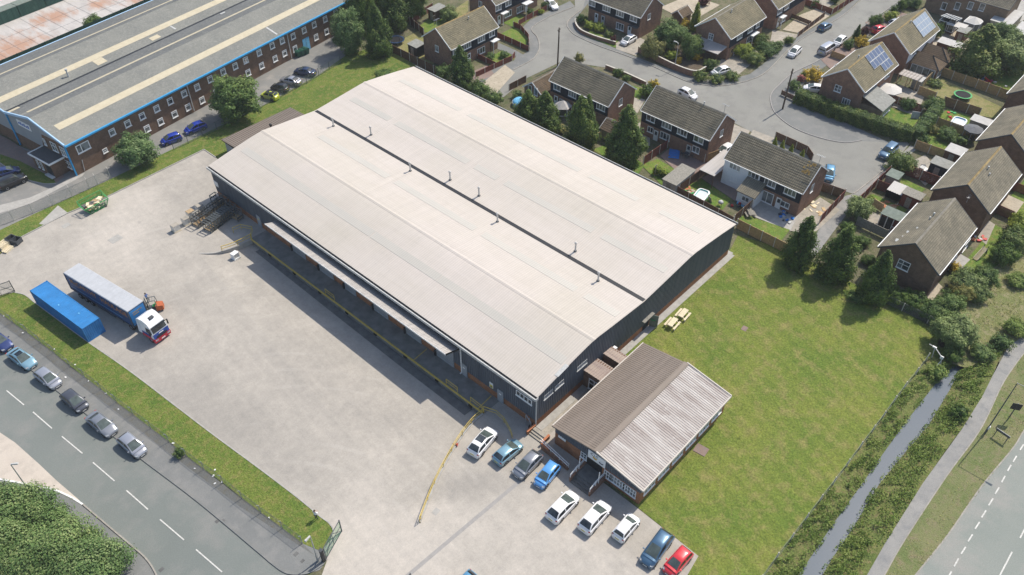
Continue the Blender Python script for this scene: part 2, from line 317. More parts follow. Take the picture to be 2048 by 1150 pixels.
b = NB('rusty_slab'); g = b.coord(); a = b.ramp(b.noise(b.scale(g, (.4,.15,1)), 1.3, 5, .65), [(.38, (.50,.47,.44)), (.62, (.40,.375,.35))])
for cx_, cy_, rr_ in ((-1, 143, 11), (11.5, 151, 6), (22, 150, 5), (30, 146, 5), (-12, 140, 6)):
    vd = b.n('VectorMath'); vd.operation = 'DISTANCE'; b.l(b.scale(g, (.8,1,0)), vd.inputs[0]); vd.inputs[1].default_value = (cx_*.8, cy_, 0)
    fc = b.math('SUBTRACT', b.noise(b.scale(g, (.5,.16,1)), 1.1, 6, .7), b.math('MULTIPLY', vd.outputs['Value'], .5/rr_))
    a = b.mix(b.ramp(fc, [(.14, (0,0,0)), (.42, (.8,.8,.8))]), a, (.40,.215,.13))
b.col(a, .9, 0, .2)
streaked('green_sheet', (.045,.115,.085), (.03,.085,.065), (.09,.17,.13), (1.5,1.5,.1), .6)
streaked('grey_panel', (.27,.285,.30), (.31,.325,.335), (.24,.26,.28), (1.,1.,.1), .6)
plain('lichen', (.30,.20,.07), .95, var=.35, scale=4); b = NB('solar_cells_sheen'); b.col((.27,.32,.38), .25, .1, .5)  # paler solar cells have the reflected sky put into their colour
b = NB('solar_cells'); b.col((.10,.13,.20), .18, .2, .6)
b = NB('water'); g = b.coord(); b.col((.095,.120,.145), .07, 0, .5); b.bump(b.noise(g, 1.2, 2, .5), .06, .03)
b = NB('pool_water'); b.col((.62,.66,.66), .2)
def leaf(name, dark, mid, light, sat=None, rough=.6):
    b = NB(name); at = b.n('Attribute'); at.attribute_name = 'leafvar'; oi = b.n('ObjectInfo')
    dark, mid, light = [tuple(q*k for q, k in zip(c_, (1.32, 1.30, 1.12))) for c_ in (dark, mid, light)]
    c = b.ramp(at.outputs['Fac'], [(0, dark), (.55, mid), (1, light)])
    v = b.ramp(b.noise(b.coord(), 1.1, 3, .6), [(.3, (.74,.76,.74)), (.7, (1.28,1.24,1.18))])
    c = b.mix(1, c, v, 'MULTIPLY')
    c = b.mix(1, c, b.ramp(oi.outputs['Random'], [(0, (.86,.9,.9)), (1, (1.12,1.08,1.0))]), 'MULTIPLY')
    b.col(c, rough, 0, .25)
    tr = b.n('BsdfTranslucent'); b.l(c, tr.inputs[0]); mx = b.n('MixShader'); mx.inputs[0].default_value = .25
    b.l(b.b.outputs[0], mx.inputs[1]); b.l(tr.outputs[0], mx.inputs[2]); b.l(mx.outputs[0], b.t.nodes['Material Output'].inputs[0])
leaf('conifer_leaf', (.030,.060,.016), (.064,.112,.026), (.14,.18,.042))
leaf('broad_leaf', (.042,.084,.025), (.078,.134,.040), (.165,.215,.075))
leaf('pale_leaf', (.055,.110,.040), (.098,.162,.062), (.23,.285,.145))
leaf('dark_leaf', (.032,.066,.015), (.062,.115,.024), (.13,.18,.04))
leaf('hedge_leaf', (.046,.082,.022), (.092,.140,.036), (.20,.22,.075))
leaf('yellow_leaf', (.20,.15,.02), (.36,.27,.03), (.52,.40,.06))
leaf('lime_leaf', (.10,.14,.02), (.18,.23,.035), (.30,.34,.06))
leaf('dry_leaf', (.095,.11,.035), (.17,.175,.06), (.29,.26,.11))
leaf('bank_leaf', (.068,.120,.026), (.118,.175,.040), (.21,.25,.085))
leaf('grass_blade', (.105,.135,.034), (.165,.19,.05), (.27,.25,.11))
leaf('purple_leaf', (.05,.018,.022), (.09,.03,.035), (.14,.05,.05))
leaf('pink_leaf', (.20,.05,.05), (.42,.15,.17), (.6,.3,.32))
leaf('silver_leaf', (.065,.105,.038), (.14,.19,.072), (.27,.32,.14))
def paint(name, c, metal=.0, rough=.28):
    b = NB(name); b.col(c, rough, metal, .5); b.b.inputs['Coat Weight'].default_value = .6; b.b.inputs['Coat Roughness'].default_value = .06
for n_, c_, m_ in (('paint_white', (.78,.77,.76), 0), ('paint_teal', (.19,.37,.43), .3), ('paint_grey', (.24,.255,.28), .4), ('paint_blue', (.10,.32,.66), .1), ('paint_navy', (.03,.05,.11), .3),
    ('paint_steel_blue', (.06,.13,.21), .4), ('paint_red', (.62,.03,.04), .1), ('paint_black', (.018,.019,.022), .2), ('paint_silver', (.40,.41,.44), .5), ('paint_dark_grey', (.085,.09,.105), .4),
    ('paint_royal', (.02,.05,.36), .2), ('paint_yellow', (.50,.56,.04), .1), ('paint_mid_blue', (.10,.27,.42), .3), ('paint_pale_teal', (.22,.38,.46), .4), ('paint_ink', (.03,.05,.16), .3)): paint(n_, c_, m_)
# ------------------------------------------------------------------ setting: ground, roads, grass, water
random.seed(7); rng = np.random.default_rng(7)
def poly_sheet(name, pts, mat, z, holes=(), kind='structure'):
    loops = [[Vector((p[0], p[1], 0)) for p in pts]]+[[Vector((p[0], p[1], 0)) for p in h] for h in holes]
    flat = [q for l in loops for q in l]; mb = MB(); fs = []
    for t in tessellate_polygon(loops):
        a, b, c = [flat[i] for i in t]
        if (b.x-a.x)*(c.y-a.y)-(c.x-a.x)*(b.y-a.y) < 0: t = t[::-1]
        fs.append(tuple(t))
    mb.add([(q.x, q.y, z) for q in flat], fs)
    return tag(mb.build(name, mat), kind=kind)
def W(pts, z=0.0): return [G2(p[0], p[1], z) for p in pts]
def sheet(name, px, mat, lvl): return poly_sheet(name, W(px), mat, lvl*.004)
def smooth_line(pts, n=6):
    out = []; P = [Vector((p[0], p[1])) for p in pts]
    for i in range(len(P)-1):
        p0, p1, p2, p3 = P[max(i-1, 0)], P[i], P[i+1], P[min(i+2, len(P)-1)]
        for k in range(n):
            t = k/n; q = .5*((2*p1)+(p2-p0)*t+(2*p0-5*p1+4*p2-p3)*t*t+(3*p1-p0-3*p2+p3)*t**3); out.append((q.x, q.y))
    out.append(tuple(P[-1])); return out
def ribbon(mb, pts, wd, z0, z1, mi=0):
    P = [Vector((p[0], p[1])) for p in pts]; L = []; Rr = []
    for i, p in enumerate(P):
        d = (P[min(i+1, len(P)-1)]-P[max(i-1, 0)]); d.normalize(); n = Vector((-d.y, d.x))*(wd/2)
        L.append(p+n); Rr.append(p-n)
    vs = []
    for l, r in zip(L, Rr): vs += [(l.x, l.y, z0), (r.x, r.y, z0), (r.x, r.y, z1), (l.x, l.y, z1)]
    fs = []
    for i in range(len(P)-1):
        a = 4*i; b_ = a+4
        fs += [(a+3, a+2, b_+2, b_+3), (a+1, b_+1, b_+2, a+2), (a, a+3, b_+3, b_)]
    m = 4*(len(P)-1); fs += [(0, 1, 2, 3), (m+3, m+2, m+1, m)]
    mb.add(vs, fs, mi)
def kerb(px, mat='kerb_stone', wd=.16, h=.11, sm=True, name='kerb'):
    mb = MB(); p = W(px); ribbon(mb, smooth_line(p) if sm else p, wd, -.02, h); return tag(mb.build(name, mat), kind='structure')
def marking(px, wd, z=.03, mat='road_paint', name='road_marking'):
    mb = MB()
    for seg in px: ribbon(mb, W(seg), wd, z-.02, z)
    return tag(mb.build(name, mat), kind='structure')
# sunken yard in front of the loading platform
PLX, PY0, PY1 = -2.75, 6.0, 55.0
RW = [(PLX, PY0)]+W([(943,848),(915,886),(882,944),(860,992),(840,1045)])
LW = W([(398,507),(432,505),(470,494)])+[(PLX, PY1)]
RWs, LWs = smooth_line(RW), smooth_line(LW)
SUNK = RWs+LWs
A0, A1 = Vector(RWs[-1]), Vector(LWs[0]); AN = Vector((A1.y-A0.y, -(A1.x-A0.x))).normalized()
def depth(x, y):
    do = max(0, (Vector((x, y))-A0).dot(AN)); dd = max(0, PLX-x)
    return -.95*do/(do+dd+1e-6)
def inside(x, y, poly):
    c = False; n = len(poly)
    for i in range(n):
        x1, y1 = poly[i]; x2, y2 = poly[i-1]
        if (y1 > y) != (y2 > y) and x < (x2-x1)*(y-y1)/(y2-y1)+x1: c = not c
    return c
# ditch stations: fence foot, water left, water right, footpath
DST = [((1882,672),(1918,722),(1932,728),(2016,690)), ((1860,706),(1905,735),(1920,745),(2000,715)), ((1838,735),(1881,757),(1908,760),(1985,752)), ((1815,763),(1862,780),(1898,780),(1968,788)),
    ((1772,822),(1808,850),(1856,850),(1928,852)), ((1726,883),(1768,906),(1813,900),(1893,898)), ((1673,954),(1714,983),(1757,968),(1841,975)), ((1618,1026),(1667,1048),(1707,1052),(1792,1055)),
    ((1558,1105),(1612,1130),(1664,1115),(1747,1130)), ((1490,1195),(1555,1215),(1605,1215),(1690,1215))]
DW = [(G2(*a, 1.5), G2(*b_, -.6), G2(*c, -.6), G2(*d)) for a, b_, c, d in DST]
def seg_d(x, y, a, b_):
    ax, ay = a; bx, by = b_; dx, dy = bx-ax, by-ay; t = max(0, min(1, ((x-ax)*dx+(y-ay)*dy)/(dx*dx+dy*dy)))
    return math.hypot(x-ax-t*dx, y-ay-t*dy)
MID = [((q[1][0]+q[2][0])/2, (q[1][1]+q[2][1])/2) for q in DW]
def ground_z(x, y):
    if -26 < x < 2 and -4 < y < 62 and (inside(x, y, SUNK) or min(seg_d(x, y, SUNK[i], SUNK[i-1]) for i in range(len(SUNK))) < 2.6): return -1.7
    if y < -25 and x < 60 and min(seg_d(x, y, MID[i], MID[i+1]) for i in range(len(MID)-1)) < 3.6: return -2.2
    return -.03
mb = MB(); st = 2.0; X0, X1, Y0, Y1 = -70, 190, -70, 200; nx, ny = int((X1-X0)/st)+1, int((Y1-Y0)/st)+1
vs = [(X0+i*st, Y0+j*st, ground_z(X0+i*st, Y0+j*st)) for j in range(ny) for i in range(nx)]
fs = [(j*nx+i, j*nx+i+1, (j+1)*nx+i+1, (j+1)*nx+i) for j in range(ny-1) for i in range(nx-1)]
mb.add(vs, fs)
big = [(-600,-600,-.03),(700,-600,-.03),(700,800,-.03),(-600,800,-.03),(X0,Y0,-.03),(X1,Y0,-.03),(X1,Y1,-.03),(X0,Y1,-.03)]
mb.add(big, [(0,1,5,4),(1,2,6,5),(2,3,7,6),(3,0,4,7)])
tag(mb.build('ground', 'garden_ground'), kind='structure')
# yard (flat part with a hole) and its sunken part
YARD = [(408,300),(209,397),(136,427),(45,474),(0,509),(-60,540),(-70,600),(0,590),(30,584),(50,590),(72,607),(123,645),(176,684),(217,710),(265,746),(333,800),(413,859),(512,932),(595,995),(638,1031),(658,1046),(667,1062),(661,1078),(643,1103),
    (655,1118),(640,1160),(600,1200),(1340,1210),(1397,1112),(1276,1017),(1180,945),(1250,800),(1040,700),(600,400),(432,316)]
poly_sheet('yard', W(YARD), 'yard_concrete', .004, [SUNK])
bm = bmesh.new(); f = bm.faces.new([bm.verts.new((x, y, 0)) for x, y in SUNK])
for ax, lo, hi in ((0, -20, -2), (1, 0, 60)):
    for k in np.arange(lo, hi, 1.5):
        co = (k, 0, 0) if ax == 0 else (0, k, 0); no = (1, 0, 0) if ax == 0 else (0, 1, 0)
        bmesh.ops.bisect_plane(bm, geom=bm.verts[:]+bm.edges[:]+bm.faces[:], plane_co=co, plane_no=no)
for v in bm.verts: v.co.z = depth(v.co.x, v.co.y)+.004
bmesh.ops.triangulate(bm, faces=bm.faces[:])
bmesh.ops.recalc_face_normals(bm, faces=bm.faces[:])
if sum(f.normal.z for f in bm.faces) < 0: bmesh.ops.reverse_faces(bm, faces=bm.faces[:])
me = bpy.data.meshes.new('sunken_yard'); bm.to_mesh(me); bm.free(); me.materials.append(M['yard_concrete']); tag(link('sunken_yard', me), kind='structure')
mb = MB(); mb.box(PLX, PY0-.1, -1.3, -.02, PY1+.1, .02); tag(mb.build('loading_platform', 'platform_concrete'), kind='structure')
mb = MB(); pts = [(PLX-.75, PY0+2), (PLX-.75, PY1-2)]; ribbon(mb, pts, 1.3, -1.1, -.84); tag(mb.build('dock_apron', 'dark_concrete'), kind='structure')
def wall_along(pts, name, label, mat, top):
    mb = MB(); ribbon(mb, pts, .24, -1.4, top); return tag(mb.build(name, mat), label, 'wall')
wall_along(RWs, 'retaining_wall', 'curved concrete retaining wall under the long yellow railing beside the car park', 'concrete', .10)
wall_along(LWs, 'retaining_wall', 'short curved concrete retaining wall near the metal racks at the yard end', 'concrete', .05)
# grass and paths
LAWN = [(1150,800),(1290,640),(1454,512),(1476,470),(1575,500),(1620,522),(1765,597),(1880,665),(1872,706)]
poly_sheet('lawn', W(LAWN)+[q[0] for q in DW[1:]]+W([(1330,1210),(1397,1112),(1276,1015),(1200,950)]), 'lawn', .002)
sheet('grass_verge', [(-80,505),(0,460),(68,428),(207,365),(325,308),(420,262),(517,216),(640,148),(690,112),(765,88),(862,152),(800,260),(560,330),(434,316),(408,299),(209,396),(136,426),(45,473),(0,508),(-80,540)], 'verge', 2)
sheet('grass_verge', [(-40,585),(0,590),(30,585),(50,591),(72,608),(123,646),(176,685),(217,711),(265,747),(333,800),(413,860),(512,933),(595,996),(638,1032),(657,1046),(666,1062),(660,1077),(642,1102),(605,1087),(565,1057),(522,1026),(484,997),(446,966),(408,939),(373,913),(338,884),(267,830),(233,805),(202,779),(169,754),(141,734),(108,706),(81,686),(54,665),(26,646),(0,627),(-40,600)], 'verge', 3)
sheet('concrete_pad', [(78,448),(116,411),(136,426),(92,450)], 'concrete', 4)
PAV = [(-40,600),(0,627),(26,646),(54,665),(81,686),(108,706),(141,734),(169,754),(202,779),(233,805),(267,830),(338,884),(408,939),(484,997),(565,1057),(605,1087),(643,1103),(655,1118),(640,1140),(620,1146),(595,1150),(570,1146),(545,1128),(512,1100),(393,1001),(282,917),(232,876),(171,826),(113,780),(60,737),(10,698),(-40,660)]
sheet('pavement', PAV, 'pavement_tarmac', 2)
sheet('verge_strip', [(-40,600),(0,627),(54,665),(108,706),(169,754),(233,805),(338,884),(408,939),(484,997),(565,1057),(605,1087),(628,1110),(560,1066),(476,1010),(400,953),(330,900),(225,818),(160,768),(98,720),(44,677),(-40,614)], 'path_dirt', 3)
ROADL = [(-60,640),(10,698),(60,737),(113,780),(171,826),(232,876),(282,917),(393,1001),(512,1100),(545,1128),(570,1146),(600,1160),(560,1260),(200,1260),(-300,1100),(-200,800)]
sheet('road', ROADL, 'road_tarmac', 1)
sheet('entrance_apron', [(-60,845),(0,865),(30,885),(76,926),(113,961),(156,998),(166,1009),(139,993),(106,979),(68,971),(0,960),(-100,960)], 'entrance_concrete', 2)
sheet('pavement', [(-150,950),(68,971),(106,979),(139,993),(166,1009),(252,1082),(300,1127),(318,1160),(300,1230),(-200,1230)], 'pavement_tarmac', 3)
kerb([(10,698),(60,737),(113,780),(171,826),(232,876),(282,917),(393,1001),(512,1100),(545,1128),(570,1145),(595,1149),(620,1145),(648,1128)], 'pavement_tarmac')
kerb([(-40,952),(20,962),(68,971),(106,979),(139,993),(166,1009)], 'white_paint', .2, .06)
kerb([(166,1009),(252,1082),(285,1110),(302,1130),(314,1152)], 'kerb_stone')
kerb([(408,299),(209,396),(136,426),(45,473),(-30,522)], 'concrete', .14, .08, False)
kerb([(408,299),(432,315)], 'concrete', .14, .1, False)
kerb([(30,585),(50,590),(72,607),(123,645),(176,684),(265,746),(413,859),(512,932),(595,995),(638,1031),(658,1046),(667,1062),(661,1078)], 'concrete', .14, .05)
marking([[(13,781),(48,810)],[(66,824),(104,857)],[(124,873),(165,907)],[(186,925),(229,962)],[(253,981),(296,1019)],[(320,1039),(368,1080)],[(392,1099),(444,1144)]], .13)
# factory drive
sheet('drive', [(-200,560),(0,462),(68,428),(207,366),(325,309),(517,217),(640,149),(690,113),(700,60),(640,60),(560,125),(300,265),(150,345),(60,300),(-100,240),(-300,400)], 'drive_tarmac', 1)
sheet('drive_edge', [(-40,420),(60,395),(170,345),(165,352),(60,408),(-30,435)], 'concrete', 2)
sheet('grass_island', [(0,308),(40,322),(105,355),(112,366),(90,367),(58,360),(30,345),(0,325)], 'verge', 3)
sheet('block_paving', [(-60,240),(20,280),(95,330),(130,352),(112,366),(40,322),(0,308),(-60,290)], 'brick_paving', 2)
kerb([(0,326),(30,346),(58,361),(90,368),(112,367)], 'concrete', .12, .1)
# estate roads
ESTATE = [(1720,0),(1780,-55),(1880,-55),(1800,0),(1697,76),(1642,118),(1586,146),(1556,172),(1543,187),(1541,202),(1551,227),(1586,255),(1637,275),(1687,285),(1723,281),(1821,285),(1801,310),(1778,330),(1753,352),(1707,388),(1640,366),(1606,352),(1560,300),(1500,262),(1440,232),(1330,190),(1211,135),(1125,122),(1054,156),(1000,200),(950,190),(1024,141),(1062,121),(1074,108),(1079,92),(1074,74),(1064,62),(1068,52),(1100,33),(1150,13),(1148,-30),(1185,-30),(1165,18),(1142,36),(1134,48),(1140,61),(1155,73),(1200,93),(1251,111),(1301,131),(1364,159),(1390,167),(1415,171),(1440,172),(1465,169),(1503,159),(1536,141),(1596,83),(1687,30)]
sheet('estate_road', ESTATE, 'estate_tarmac', 2)
sheet('pavement', [(1180,-30),(1205,-30),(1158,30),(1148,45),(1155,60),(1180,75),(1262,110),(1300,124),(1380,152),(1420,160),(1465,158),(1500,148),(1526,128),(1590,76),(1680,24),(1740,-40),(1760,-40),(1687,30),(1596,83),(1536,141),(1503,159),(1465,169),(1415,171),(1364,159),(1301,131),(1251,111),(1200,93),(1155,73),(1140,61),(1134,48),(1142,36),(1165,18)], 'pavement_tarmac', 3)
sheet('pavement', [(1543,187),(1556,172),(1586,146),(1642,118),(1700,80),(1800,0),(1815,8),(1700,100),(1640,140),(1610,165),(1590,185),(1600,205),(1780,285),(1723,282),(1687,286),(1637,276),(1586,256),(1551,228),(1541,203)], 'pavement_tarmac', 3)
sheet('pavement', [(950,190),(1024,141),(1062,121),(1074,108),(1079,92),(1074,74),(1064,62),(1068,52),(1100,33),(1150,13),(1140,2),(1060,40),(1045,55),(1058,80),(1060,100),(1030,120),(960,150)], 'pavement_tarmac', 4)
sheet('alley', [(1801,310),(1821,291),(1836,296),(1770,352),(1724,388),(1668,462),(1640,500),(1600,540),(1585,525),(1625,478),(1662,424),(1690,392),(1707,388),(1753,352),(1778,330)], 'footpath_tarmac', 4)
KP = [[(1162,20),(1142,36),(1134,48),(1140,61),(1155,73),(1200,93),(1251,111),(1301,131),(1364,159),(1390,167),(1415,171),(1440,172),(1465,169),(1503,159),(1536,141),(1596,83),(1687,30),(1740,-20)],
      [(1800,0),(1697,76),(1642,118),(1586,146),(1556,172),(1543,187),(1541,202),(1551,227),(1586,255),(1637,275),(1687,285),(1723,281)],
      [(1026,140),(1062,121),(1074,108),(1079,92),(1074,74),(1064,62),(1068,52),(1100,33),(1150,13)], [(1801,310),(1778,330),(1753,352),(1707,388)]]
for i, k in enumerate(KP): kerb(k, 'dark_patch' if i == 1 else 'kerb_stone')
# right side: footpath, verge, main road
FP_L = [(2075,632),(2048,671),(2016,694),(1985,752),(1965,792),(1924,858),(1846,966),(1773,1082),(1734,1150),(1690,1225)]
FP_R = [(1724,1225),(1769,1150),(1808,1082),(1894,951),(1960,860),(2003,772),(2030,730),(2048,706),(2085,655)]
def far(a, b_, d=140): p, q = Vector(G2(*a)), Vector(G2(*b_)); r = q+(q-p).normalized()*d; return (r.x, r.y)
poly_sheet('footpath', [far((1985,752),(2048,671))]+W(FP_L[1:]+FP_R[:-1])+[far((2003,772),(2048,706))], 'footpath_tarmac', .012)
kerb(FP_R, 'kerb_stone', .12, .05)
RV = [(2110,760),(2048,861),(2026,896),(1977,955),(1947,995),(1894,1072),(1831,1150),(1770,1230)]
poly_sheet('roadside_verge', W(FP_R[:-1])+[far((2003,772),(2048,706)), far((1977,955),(2048,861))]+W(RV[1:]), 'roadside_grass', .008)
RE = Vector(far((1977,955),(2048,861))); RE2 = Vector(far((2048,861),(1977,955), 90)); RN = Vector((RE.y-RE2.y, -(RE.x-RE2.x))).normalized()*16
poly_sheet('main_road', [tuple(RE)]+W(RV[1:])+[tuple(RE2+RN), tuple(RE+RN)], 'main_road_tarmac', .004)
kerb(RV, 'kerb_stone', .14, .04)
marking([[(x, y), (x2, y2)] for x, y, x2, y2 in ((2047,889,2040,900),(2033,912,2026,924),(2022,930,2015,942),(2010,952,2003,965),(1998,975,1990,988),(1986,997,1977,1011),(1972,1021,1963,1035),(1959,1044,1950,1058),(1945,1069,1936,1083),(1931,1094,1922,1108),(1917,1117,1908,1133),(1903,1143,1894,1158))], .14)
marking([[(2024,1104),(1999,1152)],[(2062,1034),(2040,1076)]], .14)
# ditch banks, bed and water
mb = MB(); cols = 7; vs = []
for q in DW:
    l, a, c, r = [Vector(p) for p in q]
    for p, z in ((l, .0), (l.lerp(a, .62), -.10), (a, -.62), (a.lerp(c, .5), -1.05), (c, -.62), (c.lerp(r, .45), -.10), (r, .01)): vs.append((p.x, p.y, z))
fs = []
for i in range(len(DW)-1):
    for k in range(cols-1): a = i*cols+k; fs.append((a, a+cols, a+cols+1, a+1))
mb.add(vs, fs); tag(mb.build('ditch_bank', 'bank', smooth=80), kind='structure')
mb = MB(); vs = []
for q in DW:
    a, c = Vector(q[1]), Vector(q[2]); n = (c-a).normalized()*.5; vs += [(a.x-n.x, a.y-n.y, -.6), (c.x+n.x, c.y+n.y, -.6)]
mb.add(vs, [(2*i, 2*i+2, 2*i+3, 2*i+1) for i in range(len(DW)-1)]); tag(mb.build('water', 'water'), kind='structure')
poly_sheet('rough_ground', W([(1880,665),(1860,640),(1900,590),(1990,520),(2080,400)])+[far((1990,520),(2080,400), 100), far((1985,752),(2048,671))]+W([(2048,671),(2016,694),(1990,720),(1930,735),(1905,728)]), 'rough_grass', .0055)
# paved and planted patches between the houses
for n_, m_, l_, p_ in (
    ('garden_lawn', 'dry_lawn', 3, [(772,96),(840,60),(868,128),(825,120),(800,110)]), ('garden_lawn', 'garden_lawn', 3, [(830,60),(880,18),(930,25),(880,70)]), ('garden_lawn', 'dry_lawn', 3, [(900,25),(936,0),(936,22),(920,40)]),
    ('front_lawn', 'garden_lawn', 3, [(968,120),(1010,98),(1030,118),(985,138)]), ('front_drive', 'pavement_tarmac', 3, [(996,85),(1030,100),(1062,118),(1020,140),(1032,112),(995,98)]), ('front_lawn', 'garden_lawn', 4, [(997,70),(1032,52),(1058,75),(1052,92),(1010,80)]),
    ('front_lawn', 'garden_lawn', 4, [(1005,45),(1040,28),(1060,40),(1030,56)]), ('patio', 'brick_paving', 3, [(940,145),(975,130),(990,150),(950,165)]), ('driveway', 'gravel', 3, [(960,170),(1010,130),(1030,145),(985,195)]),
    ('front_lawn', 'garden_lawn', 4, [(1180,60),(1245,85),(1262,104),(1220,92),(1170,72)]), ('driveway', 'paving_pale', 4, [(1232,86),(1262,68),(1290,80),(1272,112),(1232,98)]),
    ('patio', 'gravel', 3, [(1320,15),(1380,-10),(1440,10),(1380,45)]), ('driveway', 'paving_pale', 4, [(1420,140),(1450,112),(1500,95),(1525,110),(1470,155)]), ('garden_bed', 'soil', 3, [(1285,95),(1400,60),(1440,110),(1400,150),(1280,105)]),
    ('path', 'paving_pale', 4, [(1262,190),(1290,200),(1270,235),(1255,228)]), ('front_lawn', 'garden_lawn', 4, [(1258,170),(1290,178),(1280,200),(1262,192)]), ('driveway', 'paving_pale', 4, [(1448,240),(1500,262),(1470,310),(1448,300)]), ('front_path', 'paving_pale', 4, [(1506,260),(1548,276),(1540,296),(1498,274)]),
    ('garden_lawn', 'garden_lawn', 4, [(1185,300),(1222,285),(1290,330),(1275,350)]), ('garden_lawn', 'garden_lawn', 4, [(1282,330),(1315,318),(1352,340),(1325,372)]), ('patio', 'paving_pale', 3, [(1220,260),(1300,240),(1300,292),(1230,290)]),
    ('patio', 'brick_paving', 4, [(1320,312),(1345,292),(1440,330),(1372,360),(1350,340)]), ('garden_lawn', 'garden_lawn', 4, [(1370,375),(1402,358),(1462,398),(1445,420),(1412,412)]), ('patio', 'brick_paving', 3, [(1402,356),(1445,338),(1500,385),(1470,402)]),
    ('garden_lawn', 'garden_lawn', 4, [(1468,445),(1485,428),(1580,460),(1562,482)]), ('patio', 'concrete', 3, [(1485,425),(1530,390),(1610,425),(1580,462)]), ('side_yard', 'paving_pale', 3, [(1600,425),(1640,395),(1680,420),(1625,470),(1580,462)]),
    ('driveway', 'gravel', 3, [(1600,30),(1640,15),(1662,30),(1605,68),(1565,60)]), ('driveway', 'paving_pale', 4, [(1545,60),(1600,70),(1570,95),(1540,85)]), ('patio', 'paving_pale', 3, [(1600,-5),(1650,-20),(1680,0),(1640,25)]),
    ('driveway', 'brick_paving', 4, [(1640,118),(1690,85),(1740,95),(1700,130),(1672,150)]), ('driveway', 'brick_paving', 4, [(1730,45),(1790,20),(1830,35),(1760,80)]), ('driveway', 'paving_pale', 4, [(1610,165),(1640,150),(1680,160),(1650,185)]),
    ('garden_lawn', 'garden_lawn', 4, [(1765,232),(1780,215),(1840,235),(1820,262),(1790,255)]), ('patio', 'paving_pale', 3, [(1740,215),(1800,170),(1850,190),(1830,240),(1790,215)]), ('garden_lawn', 'dry_lawn', 4, [(1848,182),(1885,158),(2010,218),(1995,238),(1960,232),(1890,200)]),
    ('garden_lawn', 'garden_lawn', 4, [(1885,150),(1915,120),(2048,150),(2020,190),(1930,165)]), ('garden_lawn', 'garden_lawn', 4, [(1870,240),(1895,218),(1960,240),(1930,265),(1885,262)]), ('garden_lawn', 'garden_lawn', 4, [(1838,275),(1865,262),(1915,285),(1885,318)]),
    ('patio', 'paving_pale', 3, [(1810,330),(1850,310),(1880,345),(1850,372)]), ('garden_lawn', 'garden_lawn', 4, [(1733,398),(1745,388),(1815,420),(1800,432)]), ('patio', 'paving_pale', 3, [(1725,440),(1742,420),(1790,452),(1775,475)]), ('garden_lawn', 'garden_lawn', 4, [(1765,372),(1790,350),(1850,378),(1830,400)]),
    ('garden_lawn', 'garden_lawn', 4, [(1925,530),(1990,450),(2030,470),(2010,520),(1950,560)]), ('patio', 'paving_pale', 5, [(1955,475),(1975,440),(1990,450),(1972,490)]), ('patio', 'concrete', 5, [(1895,535),(1915,505),(1940,520),(1920,540)]), ('garden_lawn', 'garden_lawn', 4, [(2000,420),(2048,360),(2080,390),(2040,450)]),
    ('patio', 'gravel', 4, [(1995,415),(2015,390),(2048,405),(2030,430)]), ('path', 'gravel', 4, [(1850,590),(1870,560),(1885,575),(1862,605)]), ('patio', 'gravel', 3, [(1830,95),(1890,60),(1990,70),(1950,110),(1880,130)]), ('patio', 'concrete', 3, [(1960,30),(2060,-20),(2100,20),(2000,60)])):
    PN = globals().get('PN', 0)+1; sheet(n_, p_, m_, l_+PN*.35)
sheet('slab_path', [(1072,853),(1180,775),(1198,788),(1112,858),(1095,872)], 'paving_pale', 3)
mb = MB(); mb.box(0, -.95, 0, 43.6, -.02, .05); mb.box(43.2, -.5, 0, 44, 68, .04); tag(mb.build('concrete_apron', 'concrete'), kind='structure')
marking([[(805,1160),(1040,962)]], .45, .012, 'dark_patch', 'tarmac_patch')
# ------------------------------------------------------------------ buildings
def ray_wall(px, py, o, n):
    """where the sight line through a photo spot meets the wall through o with outward normal n"""
    d = AR*((px-1024)/FPX)+AU*(-(py-575)/FPX)+AF; c = Vector((CX, CY, CZ)); n = Vector((n[0], n[1], 0))
    t = (Vector((o[0], o[1], 0))-c).dot(n)/d.dot(n); return c+d*t
def window(par, o, u, a0, a1, z0, z1, mull=(), trans=None, fr=.09, mat='white_upvc', name='window', glass='window_glass', sill=True):
    mb = MB()
    mb.wbox(o, u, a0, a1, z0, z0+fr, 0, .07); mb.wbox(o, u, a0, a1, z1-fr, z1, 0, .07)
    mb.wbox(o, u, a0, a0+fr, z0+fr, z1-fr, 0, .07); mb.wbox(o, u, a1-fr, a1, z0+fr, z1-fr, 0, .07)
    for m in mull: x = a0+(a1-a0)*m; mb.wbox(o, u, x-fr*.45, x+fr*.45, z0+fr, z1-fr, 0, .065)
    if trans: z = z0+(z1-z0)*trans; mb.wbox(o, u, a0+fr, a1-fr, z-fr*.4, z+fr*.4, 0, .06)
    if sill: mb.wbox(o, u, a0-.06, a1+.06, z0-.08, z0-.004, 0, .14)
    w_ = mb.build(name, mat, par)
    g = MB(); g.wbox(o, u, a0+fr*.9, a1-fr*.9, z0+fr*.9, z1-fr*.9, .002, .03); g.build('pane', glass, w_)
    return w_
def door(par, o, u, a0, z0=0.02, w=.9, h=2.0, mat='white_upvc', name='door', glazed=True):
    mb = MB(); mb.wbox(o, u, a0, a0+w, z0, z0+h, 0, .07); d = mb.build(name, mat, par)
    if glazed: g = MB(); g.wbox(o, u, a0+.2, a0+w-.2, z0+h*.55, z0+h*.9, .05, .08); g.build('pane', 'glass_dark', d)
    g = MB(); g.wbox(o, u, a0+w-.14, a0+w-.08, z0+.95, z0+1.1, .05, .12); g.build('handle', 'galvanised', d)
    return d
